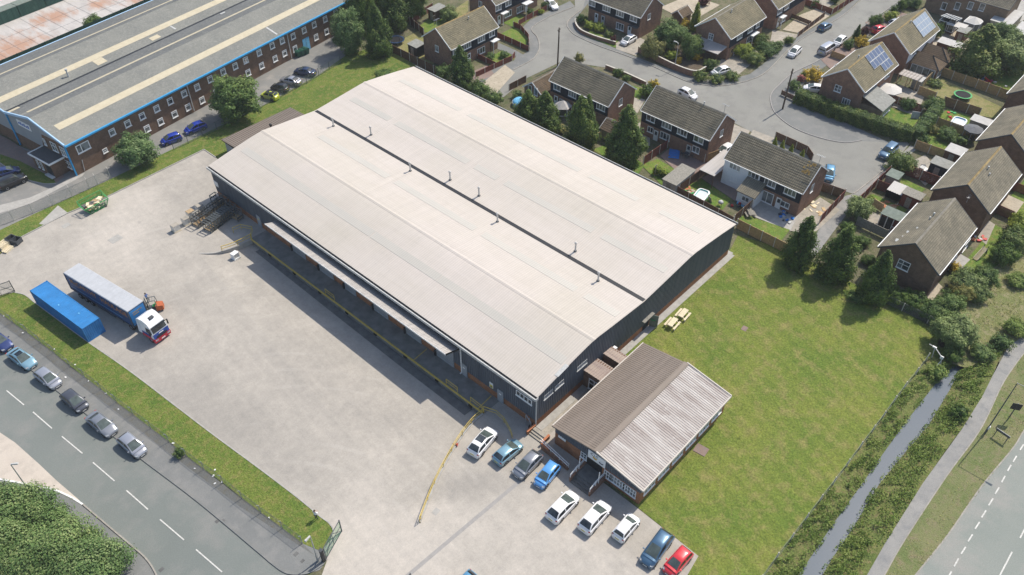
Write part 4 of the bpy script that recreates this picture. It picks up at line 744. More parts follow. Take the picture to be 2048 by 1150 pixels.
# ------------------------------------------------------------------ houses
def house(name, label, x0, y0, x1, y1, ridge='x', ze=4.9, zr=7.85, brick='brick_red', tile='tile_brown', ridgem='ridge_grey', clad='F', cladmat='tile_hung_navy', wins=(), doors=(), rows=13, group='semi-detached houses', cat='house', barge='white_upvc', oh=.18, gutter=True, cladsplit=None):
    if ridge == 'x': L, D, loc, rot = x1-x0, y1-y0, (x0, y0, 0), 0.0
    else: L, D, loc, rot = y1-y0, x1-x0, (x0, y1, 0), R(-90)
    h = thing(name, label, cat, loc, rot, group)
    F = {'F': ((0,0),(1,0)), 'L': ((0,D),(0,-1)), 'R': ((L,0),(0,1)), 'B': ((L,D),(-1,0))}
    inv = (Matrix.Translation(loc) @ Matrix.Rotation(rot, 4, 'Z')).inverted(); rm = Matrix.Rotation(rot, 3, 'Z')
    mb = MB(); zt = zr-.16; m = D/2
    mb.add([(0,0,-.1),(L,0,-.1),(L,D,-.1),(0,D,-.1),(0,0,ze-.05),(L,0,ze-.05),(L,D,ze-.05),(0,D,ze-.05),(0,m,zt),(L,m,zt)],
        [(0,1,5,4),(2,3,7,6),(3,0,4,8,7),(1,2,6,9,5),(4,5,9,8),(8,9,6,7),(0,3,2,1)])
    wall = mb.build('wall', brick, h)
    if clad:
        for c in clad:
            o, u = F[c]; ln = L if c in 'FB' else D; mb = MB()
            a, b_ = cladsplit or (0, 1)
            mb.wbox(o, u, .12+(ln-.24)*a, .12+(ln-.24)*b_, 2.55, ze-.06, .002, .07); mb.build('cladding', cladmat, h)
    # roof: overlapping courses of tiles
    mb = MB(); ov = .32; sl = (zr-ze)/(m); e = -ov; run = m+ov
    for side in (0, 1):
        for k in range(rows):
            ya_, yb = e+run*k/rows, e+run*(k+1)/rows
            za, zb = zr-sl*(m-ya_), zr-sl*(m-yb)
            if side: A = [(L+oh, D-ya_, za+.05), (-oh, D-ya_, za+.05), (-oh, D-yb, zb+.008), (L+oh, D-yb, zb+.008), (L+oh, D-ya_, za), (-oh, D-ya_, za)]
            else: A = [(-oh, ya_, za+.05), (L+oh, ya_, za+.05), (L+oh, yb, zb+.008), (-oh, yb, zb+.008), (-oh, ya_, za), (L+oh, ya_, za)]
            mb.add(A, [(0,1,2,3),(4,5,1,0)])
        zu = ze-sl*ov-.06
        q = [(-oh, e, zu), (L+oh, e, zu), (L+oh, m, zr-.07), (-oh, m, zr-.07)]
        if side: q = [(x, D-y, z) for x, y, z in q]
        mb.add(q, [(3,2,1,0) if not side else (0,1,2,3)])
    rf = mb.build('roof', tile, h)
    mb = MB(); mb.add([(-oh,m-.16,zr-.07),(-oh,m,zr+.07),(-oh,m+.16,zr-.07),(L+oh,m-.16,zr-.07),(L+oh,m,zr+.07),(L+oh,m+.16,zr-.07)], [(0,3,4,1),(1,4,5,2),(0,1,2),(3,5,4)]); mb.build('ridge', ridgem, rf)
    for x in (-oh, L+oh):
        mb = MB()
        for s_ in (0, 1): mb.bar((x, e if not s_ else D-e, ze-sl*ov-.06), (x, m, zr-.07), .07, .2)
        mb.build('bargeboard', barge, h)
    if gutter:
        for y in (e-.06, D-e+.06):
            mb = MB(); mb.bar((-.1, y, ze-sl*ov-.02), (L+.1, y, ze-sl*ov-.02), .11); mb.build('gutter', 'white_upvc' if brick != 'brick_buff' else 'dark_grey', h)
    for wdef in wins:
        f, px, w_, h_ = wdef[:4]; ml = wdef[4] if len(wdef) > 4 else (.5,); tr = wdef[5] if len(wdef) > 5 else None
        o, u = F[f]; n = rm @ Vector((u[1], -u[0], 0)); ow = inv.inverted() @ Vector((o[0], o[1], 0))
        q = inv @ ray_wall(px[0], px[1], (ow.x, ow.y), (n.x, n.y)); a = (q.x-o[0])*u[0]+(q.y-o[1])*u[1]; z = max(h_/2+.15, min(q.z, ze-.42-h_/2 if f in 'FB' else 6.2))
        off = .07 if f in (clad or '') and z > 2.6 else 0
        oo = (o[0]+u[1]*off, o[1]-u[0]*off)
        window(h, oo, u, a-w_/2, a+w_/2, z-h_/2, z+h_/2, ml, tr)
    for ddef in doors:
        f, px, mat = ddef[:3]; o, u = F[f]; n = rm @ Vector((u[1], -u[0], 0)); ow = inv.inverted() @ Vector((o[0], o[1], 0))
        q = inv @ ray_wall(px[0], px[1], (ow.x, ow.y), (n.x, n.y)); a = (q.x-o[0])*u[0]+(q.y-o[1])*u[1]
        door(h, o, u, a-.45, mat=mat)
    return h, rf, L, D, ze, zr
def on_roof(hh, lx, t, side=0):     # local point on a roof slope, t from eave 0 to ridge 1
    h, rf, L, D, ze, zr = hh; y = D/2*t; return Vector((lx, y if not side else D-y, ze+(zr-ze)*t))
def roof_flue(hh, lx, t, side=0, h=.5):
    p = on_roof(hh, lx, t, side); mb = MB(); mb.lathe(tuple(p), [(.09,-.1),(.09,h),(.15,h),(.12,h+.12)], 8); mb.build('vent_pipe', 'pale_grey', hh[0])
def aerial(hh, lx, ly, z, h=1.6):
    mb = MB(); mb.bar((lx, ly, z), (lx, ly, z+h), .05); mb.bar((lx-.7, ly, z+h), (lx+.7, ly, z+h), .04)
    for k in range(6): mb.bar((lx-.6+k*.24, ly-.25, z+h), (lx-.6+k*.24, ly+.25, z+h), .025)
    mb.build('aerial', 'galvanised', hh[0])
def solar(hh, x0, x1, t0, t1, nx_, ny_, skip=(), cell='solar_cells'):
    L0 = on_roof(hh, x0, t0); s_ = (on_roof(hh, x0, t1)-L0); n = Vector((1,0,0)).cross(s_).normalized(); dx = (x1-x0)/nx_
    P = thing_part = None; mb = MB()
    def pt(i, j, up): return L0+Vector((dx*i, 0, 0))+s_*(j/ny_)+n*up
    fr = MB()
    for i in range(nx_):
        for j in range(ny_):
            if (i, j) in skip: continue
            a = [pt(i, j, .14), pt(i+1, j, .14), pt(i+1, j+1, .14), pt(i, j+1, .14)]; b_ = [pt(i, j, .07), pt(i+1, j, .07), pt(i+1, j+1, .07), pt(i, j+1, .07)]
            fr.add(a+b_, [(0,1,2,3),(7,6,5,4),(0,4,5,1),(1,5,6,2),(2,6,7,3),(3,7,4,0)])
    P = fr.build('solar_panel', 'pale_grey', hh[0])
    for i in range(nx_):
        for j in range(ny_):
            if (i, j) in skip: continue
            g = .05; a = [pt(i+g, j+g, .15), pt(i+1-g, j+g, .15), pt(i+1-g, j+1-g, .15), pt(i+g, j+1-g, .15)]; mb.add(a, [(0,1,2,3)])
    mb.build('solar_cell', cell, P)
def porch(hh, a, w_=1.9, d_=1.1, mat='white_upvc', post=True):
    h, rf, L, D, ze, zr = hh; mb = MB(); mb.box(a-w_/2, -d_, 2.35, a+w_/2, -.08, 2.52); p = mb.build('porch_canopy', mat, h)
    if post: mb = MB(); mb.bar((a-w_/2+.1, -d_+.1, 0), (a-w_/2+.1, -d_+.1, 2.35), .1); mb.build('porch_post', mat, p)
V3 = (.33, .66)
h1 = house('semi_detached_house', 'house with olive tiled roof and navy front behind the warehouse far end', 54.1, 69.7, 67.3, 77.5, tile='tile_olive', ridgem='ridge_ochre', wins=[('F',(912,99),2,1.2,V3),('F',(934,88),2,1.2,V3),('F',(962,77),2,1.2,V3),('F',(983,65),1.6,1.2),('F',(962,101),2.2,1.3,V3),('F',(915,122),2.0,1.3),('L',(874,97),1.0,1.3)], doors=[('F',(984,100),'brown_timber'),('F',(938,118),'white_upvc')]); roof_flue(h1, 8, .75); porch(h1, 11.8); aerial(h1, .3, 3.9, 7.8)
h2 = house('semi_detached_house', 'house cut by the top edge with white porch, nearest the tall dark trees', 74.4, 77.0, 88, 84.8, tile='tile_grey', wins=[('F',(996,10),1.8,1.2),('F',(1016,4),1.8,1.2),('F',(1016,27),2.2,1.3,V3),('F',(1040,18),2.2,1.4,V3),('L',(961,8),1,1.3)], doors=[('F',(998,40),'white_upvc'),('F',(1052,18),'white_upvc')]); porch(h2, 2.2); porch(h2, 9.3, 2.4, 1.6); aerial(h2, .5, 2.0, 6.0)
h3 = house('semi_detached_house', 'navy fronted house beside the white hatchback driveway, cut by the top edge', 90.6, 50.9, 98.4, 64.5, 'y', wins=[('F',(1185,2),1.8,1.2),('F',(1214,14),2,1.2,V3),('F',(1241,24),2,1.2,V3),('F',(1268,33),1.8,1.2),('F',(1240,53),2,1.5,V3),('R',(1298,33),1,1.3)], doors=[('F',(1193,33),'white_upvc'),('F',(1206,38),'pale_grey'),('F',(1259,61),'white_upvc')]); porch(h3, 12.3, 2.2, .9, 'dark_grey', False)
h4 = house('semi_detached_house', 'house with lean-to carport beside the large corner shrubs', 94.9, 32.3, 108.3, 40.2, tile='tile_olive', wins=[('F',(1480,67),2,1.2,V3),('F',(1501,55),2,1.2,V3),('F',(1516,45),1.4,1.2),('F',(1473,100),2.2,1.4,V3),('F',(1498,78),2,1.3),('L',(1422,73),1.1,1.3,(.5,),.6)], doors=[('F',(1462,107),'tan_timber'),('F',(1513,70),'brown_timber')]); porch(h4, 9.5, 2.6, .9); roof_flue(h4, 5, .85)
mb = MB(); mb.add([(-3.4,.3,2.5),(-.02,.3,2.9),(-.02,6.8,2.9),(-3.4,6.8,2.5),(-3.4,.3,2.38),(-.02,.3,2.78),(-.02,6.8,2.78),(-3.4,6.8,2.38)], [(0,1,2,3),(7,6,5,4),(0,4,5,1),(1,5,6,2),(2,6,7,3),(3,7,4,0)]); cp = mb.build('carport', 'canopy_sheet', h4[0])
for y in (.4, 3.5, 6.7): mb = MB(); mb.bar((-3.3, y, 0), (-3.3, y, 2.4), .1); mb.build('carport_post', 'brown_timber', cp)
h5 = house('semi_detached_house', 'house with a hexagonal gazebo behind and a telegraph pole in front', 58.2, 34.3, 66, 47.7, 'y', ridgem='ridge_grey', wins=[('F',(1115,168),1.6,1.2),('F',(1146,180),1.8,1.2,V3),('F',(1203,207),1.9,1.2,V3),('F',(1125,205),1.5,1.2),('F',(1180,230),1.8,1.3),('R',(1241,204),1,1.4)], doors=[('F',(1112,200),'white_upvc'),('F',(1160,215),'white_upvc')])
h6 = house('semi_detached_house', 'house with brown roof in front of the parked white hatchback in the road', 61.1, 15.4, 68.9, 29.2, 'y', wins=[('F',(1303,231),1.8,1.2),('F',(1335,246),2,1.2,V3),('F',(1366,259),2,1.2,V3),('F',(1399,273),1.9,1.2),('F',(1301,259),1.2,1.1),('F',(1330,272),2,1.3,V3),('F',(1392,299),1.4,1.2),('R',(1443,266),.9,1.3)], doors=[('F',(1312,268),'white_upvc'),('F',(1377,300),'pale_grey')]); roof_flue(h6, 9.5, 1.0, 0, .5); aerial(h6, 13.4, 3.9, 7.8)
h7 = house('semi_detached_house', 'half white half navy house with orange lichen at its roof end', 58.2, -3.1, 66, 10.6, 'y', cladsplit=(.47, 1), wins=[('F',(1471,332),2,1.1,V3),('F',(1508,348),2,1.1,V3),('F',(1541,365),2,1.2,V3),('F',(1581,383),2,1.2,V3),('F',(1467,358),1.2,1),('F',(1570,409),1.5,1),('R',(1624,376),.9,1.5)], doors=[('F',(1556,408),'white_upvc')]); aerial(h7, 13.4, 3.8, 7.8)
mb = MB(); mb.wbox((0,0), (1,0), .02, 6.55, .02, 4.78, .001, .06); mb.build('white_render', 'render_white', h7[0])
o_, q_ = (0,0), ray_wall(1533, 397, (58.2, 0), (-1, 0)); a_ = 10.6-q_.y; window(h7[0], (0,0), (1,0), a_-1.1, a_+1.1, .12, 2.15, (.5,), None, .12)
ex = MB(); ex.box(4.6, -2.9, 0, 7.6, -.07, 2.2); e_ = ex.build('extension', 'render_white', h7[0]); mb = MB(); mb.add([(4.4,-3.2,2.15),(7.8,-3.2,2.15),(7.8,-.08,3.35),(4.4,-.08,3.35),(4.4,-3.2,2.27),(7.8,-3.2,2.27),(7.8,-.08,3.47),(4.4,-.08,3.47)], [(4,5,6,7),(3,2,1,0),(0,1,5,4),(1,2,6,5),(3,0,4,7)]); mb.build('extension_roof', 'tile_grey', e_); window(e_, (4.6,-2.9), (1,0), .9, 2.2, .8, 1.7, (.5,))
mb = MB(); mb.add([(-2.9,-2.6,2.5),(-.05,-2.6,2.5),(-.05,4.8,2.75),(-2.9,4.8,2.75),(-2.9,-2.6,2.42),(-.05,-2.6,2.42),(-.05,4.8,2.67),(-2.9,4.8,2.67)], [(0,1,2,3),(7,6,5,4),(0,4,5,1),(1,5,6,2),(2,6,7,3),(3,7,4,0)]); cp = mb.build('carport', 'canopy_sheet', h7[0])
for x, y in ((-2.8,-2.5),(-.2,-2.5),(-2.8,2)): mb = MB(); mb.bar((x, y, 0), (x, y, 2.45), .12); mb.build('carport_post', 'brown_timber', cp)
mb = MB(); nn = Vector((0,-.6,.8))*.06; r_ = random.Random(4)
for k in range(18):
    x, t = 11.5+r_.random()*1.5, .5+r_.random()*.46; mb.add([tuple(on_roof(h7, x+a, min(.97, t+c))+nn) for a, c in ((0,0),(.28,0),(.28,.07),(0,.07))], [(0,1,2,3)])
mb.build('lichen_patch', 'lichen', h7[1])
h8 = house('semi_detached_house', 'olive roofed house with a solar array, standing behind the long clipped hedge', 93.3, 3.6, 107.2, 11.5, tile='tile_olive', ridgem='ridge_ochre', clad='', wins=[('L',(1676,177),1.3,1.3,(.5,),.5),('L',(1692,203),1.5,1.2,V3),('F',(1748,172),2,1.1),('F',(1775,150),2,1.1)], doors=[]); solar(h8, 6.4, 12.6, .06, .98, 5, 3, ((0,0),(1,0))); roof_flue(h8, 6, .8, 1); aerial(h8, .6, 6.5, 5.8)
ex = MB(); ex.box(.4, -4.0, 0, 5.4, -.02, 2.2); e_ = ex.build('extension', 'brick_buff', h8[0]); mb = MB(); mb.add([(.2,-4.3,2.15),(5.6,-4.3,2.15),(5.6,-.04,3.6),(.2,-.04,3.6),(.2,-4.3,2.27),(5.6,-4.3,2.27),(5.6,-.04,3.72),(.2,-.04,3.72)], [(4,5,6,7),(3,2,1,0),(0,1,5,4),(1,2,6,5),(3,0,4,7)]); mb.build('extension_roof', 'felt_grey', e_); window(e_, (.4,-4), (1,0), .8, 4.4, .5, 2.0, (.25,.5,.75))
h9 = house('semi_detached_house', 'olive roofed house with large pale solar panels beside a tiled conservatory', 112.9, 3.6, 127, 11.4, tile='tile_olive', ridgem='ridge_ochre', clad='F', cladmat='render_white', wins=[('F',(1830,100),2,1.1)], doors=[]); solar(h9, 7.2, 13.4, .12, .9, 5, 3, cell='solar_cells_sheen'); roof_flue(h9, 6.5, .9, 0, .4)
cn_ = MB(); cn_.box(2.4, -5.6, 0, 11.2, -.02, 2.1); e_ = cn_.build('conservatory', 'brick_red', h9[0])
for x0 in (2.3, 6.9):
    mb = MB(); mb.add([(x0,-5.8,2.1),(x0+4.5,-5.8,2.1),(x0+4.5,-.05,2.1),(x0,-.05,2.1),(x0+2.25,-3.2,3.7),(x0+2.25,-.05,3.7)], [(0,1,4),(1,2,5,4),(3,0,4,5),(2,3,5)]); mb.build('conservatory_roof', 'tile_small_brown', e_)
    for p, q in (((x0,-5.8),(0,0)), ((x0+4.5,-5.8),(0,0))): mb = MB(); mb.bar((p[0],p[1],2.12), (x0+2.25,-3.2,3.72), .14, .06); mb.build('hip_tile', 'tile_hung_navy', e_)
window(e_, (2.4,-5.6), (1,0), .3, 3.2, .3, 2.0, (.25,.5,.75)); window(e_, (2.4,-.02), (0,-1), .5, 5.2, .3, 2.0, (.25,.5,.75))
h11 = house('semi_detached_house', 'grey brown roofed house nearest the ditch with white patches on the tiles', 53.9, -25.5, 67.5, -17.4, tile='tile_grey', ridgem='ridge_grey', brick='brick_brown', clad='', wins=[('L',(1807,530),1.7,1.5,(.42,),.55),('F',(1895,545),2.2,1.4),('F',(1925,505),2.2,1.4)], barge='dark_grey'); roof_flue(h11, 8.4, .8, 1, .4); roof_flue(h11, 7.3, .78, 1, .3)
for x, t, s_ in ((3.6,.42,.9),(2.4,.4,.5),(4.6,.62,.7),(1.2,.3,1.2)):
    p = on_roof(h11, x, t, 1); mb = MB(); nn = Vector((0,.59,.81)); 
    mb.add([tuple(p+nn*.06+Vector((s_*i*.6, -s_*j*.35, s_*j*.255))) for i, j in ((0,0),(1,-.2),(.8,.5),(.25,1),(-.4,.6))], [(0,1,2,3,4)] if s_ < 0 else [(4,3,2,1,0)]); mb.build('paint_splash', 'pale_grey', h11[1])
h12 = house('semi_detached_house', 'brown roofed house second from the ditch, with a wall aerial on its gable', 72.4, -25.7, 86, -17.5, tile='tile_grey', ridgem='ridge_ochre', brick='brick_brown', clad='', barge='dark_grey', wins=[('F',(1990,410),2.2,1.3)]); roof_flue(h12, 6.6, .85, 0, .45); roof_flue(h12, 5.9, .7, 0, .3); aerial(h12, -.5, 3.2, 5.2, 1.2)
h13 = house('semi_detached_house', 'house cut by the right edge beyond the dark patio umbrella', 91, -25.7, 104.6, -17.5, tile='tile_grey', ridgem='ridge_ochre', brick='brick_brown', clad='', barge='dark_grey')
h14 = house('semi_detached_house', 'house at the right edge whose roof peeps in beside the dry lawn trampoline', 110.2, -24, 124, -15.9, tile='tile_grey', brick='brick_brown', clad='', barge='dark_grey')
h15 = house('semi_detached_house', 'navy fronted house at the top edge beside the gravel garden', 113.4, 32.2, 127, 40, tile='tile_olive', wins=[('F',(1560,18),2,1.2),('F',(1574,9),2,1.2),('F',(1566,38),2,1.3)], doors=[('F',(1556,45),'white_upvc')]); porch(h15, 2.2)
h10 = house('terraced_house', 'dark brick house at the top with conservatories along its back', 145.2, -4, 153, 12.6, 'y', brick='brick_buff', tile='tile_grey', clad='', wins=[('F',(1888,12),1.1,1.6,()),('F',(1915,12),1.1,1.6,()),('F',(1941,11),1.1,1.6,()),('F',(1966,10),1.1,1.6,())], ze=5.3, zr=7.6, barge='dark_grey', group=None)
ga = house('garage', 'small brick garage with brown tiled roof beside the telegraph pole house', 56.5, 48.6, 66.5, 52.6, ze=2.4, zr=3.9, tile='tile_small_brown', clad='', group=None, cat='garage', rows=7, wins=[('L',(1060,178),.9,1.6,()),('L',(1072,183),.9,1.6,())], gutter=False)
ob = house('outbuilding', 'small outbuilding with brown tiles and cream walls behind the tall middle conifer', 55.2, 28.6, 58.6, 33.4, 'y', ze=2.2, zr=3.3, tile='tile_small_brown', brick='gravel', clad='', group=None, cat='outbuilding', rows=6, gutter=False)
ob2 = house('outbuilding', 'tiny brick outbuilding with tiled roof near the paved garden at the top', 101.5, 47.6, 105, 50.2, ze=2.2, zr=3.2, tile='tile_small_brown', brick='brick_brown', clad='', group=None, cat='outbuilding', rows=5, gutter=False)
# ---- sheds
def shed(name, label, c, sx, sy, h=2.1, wall='brown_timber', roof='felt_grey', slope=.25, rz_=0.0, cat='shed', dr=True):
    s_ = thing(name, label, cat, (c[0], c[1], 0), rz_); mb = MB(); x, y = sx/2, sy/2
    mb.add([(-x,-y,0),(x,-y,0),(x,y,0),(-x,y,0),(-x,-y,h),(x,-y,h+slope),(x,y,h+slope),(-x,y,h)], [(0,3,2,1),(0,1,5,4),(1,2,6,5),(2,3,7,6),(3,0,4,7),(4,5,6,7)]); mb.build('wall', wall, s_)
    mb = MB(); o = .15; sl = slope/sx; za, zb = h-sl*o+.01, h+slope+sl*o+.01
    mb.add([(-x-o,-y-o,za),(x+o,-y-o,zb),(x+o,y+o,zb),(-x-o,y+o,za)]+[(-x-o,-y-o,za+.07),(x+o,-y-o,zb+.07),(x+o,y+o,zb+.07),(-x-o,y+o,za+.07)], [(0,3,2,1),(4,5,6,7),(0,1,5,4),(1,2,6,5),(2,3,7,6),(3,0,4,7)]); mb.build('roof', roof, s_)
    if dr: mb = MB(); mb.wbox((-x,y),(0,-1), sy*.3, sy*.3+.85, .05, 1.85, .001, .05); mb.build('door', 'grey_timber', s_)
    return s_
shed('shed', 'dark flat roofed shed beside the brick gable nearest the trampoline with blue rim', (54.3, 80), 2.3, 2.6, 2.2, 'black_paint', 'felt_grey', .15)
shed('shed', 'brown timber shed with grey felt roof in the garden by the top trees', (68.7, 89.1), 3.3, 2.2, 2.2, 'brown_timber', 'felt_grey', .15)
shed('shed', 'large grey roofed shed on the lawn behind the clipped garden fence', (52.4, 15.2), 5.4, 2.5, 2.2, 'concrete', 'grey_timber', .15)
shed('shed', 'grey felt roofed timber shed beside the alley fence', (76.6, -10.4), 2.0, 1.9, 2.0, 'grey_timber', 'felt_green', .12)
shed('shed', 'tan roofed shed wall to wall with the white fabric shade', (73.2, -14.9), 1.8, 2.8, 2.2, 'red_brown_timber', 'grey_timber', .12)
shed('shed', 'blue walled shed with mossy flat roof behind the pale garden clutter', (84.6, -14.9), 2.2, 3.0, 2.3, 'tile_hung_navy', 'felt_grey', .12)
sh = shed('summerhouse', 'open fronted summerhouse with green felt roof and white posts', (65.9, -14.9), 2.0, 3.1, 2.3, 'red_brown_timber', 'felt_green', .2, cat='summerhouse', dr=False)
mb = MB()
for y in (-1.5, -.5, .5, 1.5): mb.bar((-1.06, y, 0), (-1.06, y, 2.25), .12)
mb.bar((-1.06,-1.5,.9),(-1.06,-.5,.9),.09); mb.build('post', 'white_paint', sh); mb = MB(); mb.box(-1.04,-.45,.05,-1.005,1.4,2.0); mb.build('inner_shade_panel', 'black_paint', sh)  # black sheet painted for the shade inside the summerhouse
shed('shed', 'brown shed with pale roof in the garden next to the green lawn strip', (90.2, -15.1), 2.4, 2.7, 2.2, 'brown_timber', 'shed_white', .12)
shed('shed', 'white roofed shed beside the dark patio umbrella', (102.6, -14.8), 1.9, 3.1, 2.2, 'grey_timber', 'shed_white', .15)
shed('shed', 'tiny weathered shed in the corner behind the pergola', G2(1838,158,1.8), 1.8, 1.6, 1.8, 'grey_timber', 'shed_white', .12)
shed('shed', 'low grey roofed shed between the white awning and the golden conifer', (136.2, .9), 3.0, 1.9, 2.2, 'brown_timber', 'felt_grey', .1)
shed('workshop', 'large white sheet roofed workshop at the top right', (146.6, -3.9), 7.6, 4.0, 3.0, 'gravel', 'shed_white', .3, cat='workshop', dr=False)
shed('workshop', 'second white roofed workshop cut by the right edge', (143.5, -9.6), 5.5, 5.0, 2.9, 'gravel', 'shed_white', .2, cat='workshop', dr=False)
shed('store', 'low pale cream roofed store in front of the large white workshop', (141.4, -3.6), 1.6, 2.5, 2.0, 'gravel', 'canvas_white', .1, cat='store', dr=False)
shed('lean_to', 'pale flat roofed lean-to with dark posts between the conservatory and the golden conifer', (127.9, .6), 2.4, 4.3, 2.4, 'brown_timber', 'shed_white', .12, cat='lean-to', dr=False)
# ------------------------------------------------------------------ vegetation
def leaf_mesh(name, C, N, S_, V, mat, asp=.62):
    n = len(C); C = np.asarray(C, float); N = np.asarray(N, float); N /= np.linalg.norm(N, axis=1, keepdims=True)+1e-9
    rd = rng.normal(size=(n, 3)); T = np.cross(N, rd); T /= np.linalg.norm(T, axis=1, keepdims=True)+1e-9; B = np.cross(N, T)
    S_ = np.asarray(S_)[:, None]; a, b_ = T*S_, B*S_*asp
    P = np.stack([C-a, C-b_*.9-a*.1, C+a, C+b_], 1).reshape(-1, 3)
    me = bpy.data.meshes.new(name); me.vertices.add(4*n); me.vertices.foreach_set('co', P.ravel())
    me.loops.add(4*n); me.loops.foreach_set('vertex_index', np.arange(4*n, dtype=np.int32))
    me.polygons.add(n); me.polygons.foreach_set('loop_start', np.arange(0, 4*n, 4, dtype=np.int32))
    at = me.attributes.new('leafvar', 'FLOAT', 'FACE'); at.data.foreach_set('value', np.asarray(V, np.float32))
    me.update(calc_edges=True); me.materials.append(M[mat]); return me
def unit(n): v = rng.normal(size=(n, 3)); return v/np.linalg.norm(v, axis=1, keepdims=True)
def clumps(cc, rad, per, ls, center, upb=.5, flat=.8):
    C, N, S_, V = [], [], [], []
    for c, r_ in zip(cc, rad):
        k = max(6, int(per*r_*r_)); d = unit(k); rr = r_*rng.uniform(.45, 1.05, (k, 1)); p = c+d*rr*np.array([1, 1, flat])
        out = (p-center); out = out/(np.linalg.norm(out, axis=1, keepdims=True)+1e-6)
        C.append(p); N.append(d*.8+out*.6+np.array([0, 0, upb])+rng.normal(size=(k, 3))*.45); S_.append(rng.uniform(.7, 1.35, k)*ls)
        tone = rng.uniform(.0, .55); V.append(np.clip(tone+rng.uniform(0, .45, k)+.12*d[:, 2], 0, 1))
    return np.vstack(C), np.vstack(N), np.concatenate(S_), np.concatenate(V)
def trunk_mesh(h, r, limbs=6, spread=1.0, lean=.0):
    mb = MB(); mb.lathe((0, 0, -.1), [(r*1.25, 0), (r, h*.12), (r*.75, h*.5), (r*.25, h*.92)], 8)
    for k in range(limbs):
        a = k*2.4+.3; z = h*(.3+.5*k/limbs); e = Vector((math.cos(a), math.sin(a), .55))*spread*(.9-.4*k/limbs)
        mb.bar((0, 0, z), tuple(Vector((0, 0, z))+e*.5), r*.6); mb.bar(tuple(Vector((0, 0, z))+e*.5), tuple(Vector((0, 0, z))+e+Vector((0, 0, .15*spread))), r*.35)
    return mb
TPL = {}
def core(C, N, S_, V, H, r_, prof=None, n=260):  # filler leaves, the crown's inner shade put into their darkest tone
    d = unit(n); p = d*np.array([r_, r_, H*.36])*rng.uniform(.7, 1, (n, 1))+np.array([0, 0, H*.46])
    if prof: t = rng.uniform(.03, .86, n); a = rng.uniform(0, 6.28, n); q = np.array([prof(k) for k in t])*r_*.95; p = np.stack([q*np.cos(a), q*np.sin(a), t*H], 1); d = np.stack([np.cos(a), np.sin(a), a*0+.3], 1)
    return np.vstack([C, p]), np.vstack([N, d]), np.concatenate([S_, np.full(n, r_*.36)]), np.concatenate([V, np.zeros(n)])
def tpl(key, C, N, S_, V, mat, trunk):
    me = leaf_mesh('crown_'+key, C, N, S_, V, mat); mb = trunk; tm = bpy.data.meshes.new('trunk_'+key); tm.from_pydata(mb.v, [], mb.f); tm.materials.append(M['bark']); TPL[key] = (me, tm)
def make_conifer(key, prof, n, ls, mat, per=75, cr=.17):
    t = np.sort(rng.uniform(.03, 1, n)**1.15); ang = rng.uniform(0, 2*np.pi, n); pr = np.array([prof(q) for q in t])
    lob = 1+.20*np.sin(ang*3+t*9)+.13*np.sin(ang*5-t*14); rr = pr*lob*rng.uniform(.62, 1.0, n)
    cc = np.stack([rr*np.cos(ang), rr*np.sin(ang), t], 1); cc[:, :2] *= .30
    # unit tree: height 1, radius about .3; clumps squashed afterwards by scaling to metres
    H = 8.5; cc = cc*H; rad = rng.uniform(.75, 1.3, n)*cr*H*(.35+.65*np.clip(pr, .25, 1))*.5
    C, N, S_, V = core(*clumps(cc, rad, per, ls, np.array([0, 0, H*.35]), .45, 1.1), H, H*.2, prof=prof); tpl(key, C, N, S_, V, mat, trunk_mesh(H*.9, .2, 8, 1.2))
cone = lambda t: max(0, (1-t))**.72*min(1, .62+t*2.2)
ovo = lambda t: min(1, (max(0, 1-t)/.66))**.68*min(1, .74+t*1.6)
make_conifer('conifer', ovo, 330, .14, 'conifer_leaf', 130, .15); make_conifer('conifer_b', ovo, 330, .14, 'conifer_leaf', 130, .15); make_conifer('spire', cone, 280, .13, 'conifer_leaf', 130, .15)
def make_broad(key, n, ls, mat, per=60, H=7., Rr=3.4, low=.18, up=.5):
    d = unit(n); k = 1+.18*np.sin(d[:, 0]*5+d[:, 1]*4)+.12*np.sin(d[:, 2]*7+d[:, 0]*3)
    rr = rng.uniform(.62, 1.0, n)*k; zc = H*(1+low)/2; zr_ = H*(1-low)/2
    cc = np.stack([d[:, 0]*rr*Rr*.86, d[:, 1]*rr*Rr*.86, zc+d[:, 2]*rr*zr_*.86], 1); rad = rng.uniform(.55, 1.05, n)*Rr*.25
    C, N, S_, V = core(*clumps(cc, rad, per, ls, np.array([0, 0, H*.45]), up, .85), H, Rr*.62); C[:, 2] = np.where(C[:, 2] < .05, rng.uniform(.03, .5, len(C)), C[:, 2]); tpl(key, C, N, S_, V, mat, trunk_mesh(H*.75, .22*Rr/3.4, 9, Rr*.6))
make_broad('broad', 300, .145, 'broad_leaf', 110, low=.02); make_broad('broad_b', 300, .145, 'broad_leaf', 110, low=.02); make_broad('bush', 80, .062, 'broad_leaf', 560, 1.4, 1.0, .0); make_broad('bush_b', 80, .062, 'broad_leaf', 560, 1.4, 1.0, .0); make_broad('shrub', 150, .105, 'broad_leaf', 230, 3.2, 2.2, .0); make_broad('shrub_b', 150, .105, 'broad_leaf', 230, 3.2, 2.2, .0)
make_broad('thicket', 520, .12, 'pale_leaf', 125, 5.5, 5.5, .0, .5)
SIZE = {'conifer': (8.5, 2.55), 'conifer_b': (8.5, 2.55), 'spire': (8.5, 2.4), 'broad': (7, 3.4), 'broad_b': (7, 3.4), 'bush': (1.4, 1.0), 'bush_b': (1.4, 1.0), 'shrub': (3.2, 2.2), 'shrub_b': (3.2, 2.2), 'thicket': (5.5, 5.5)}
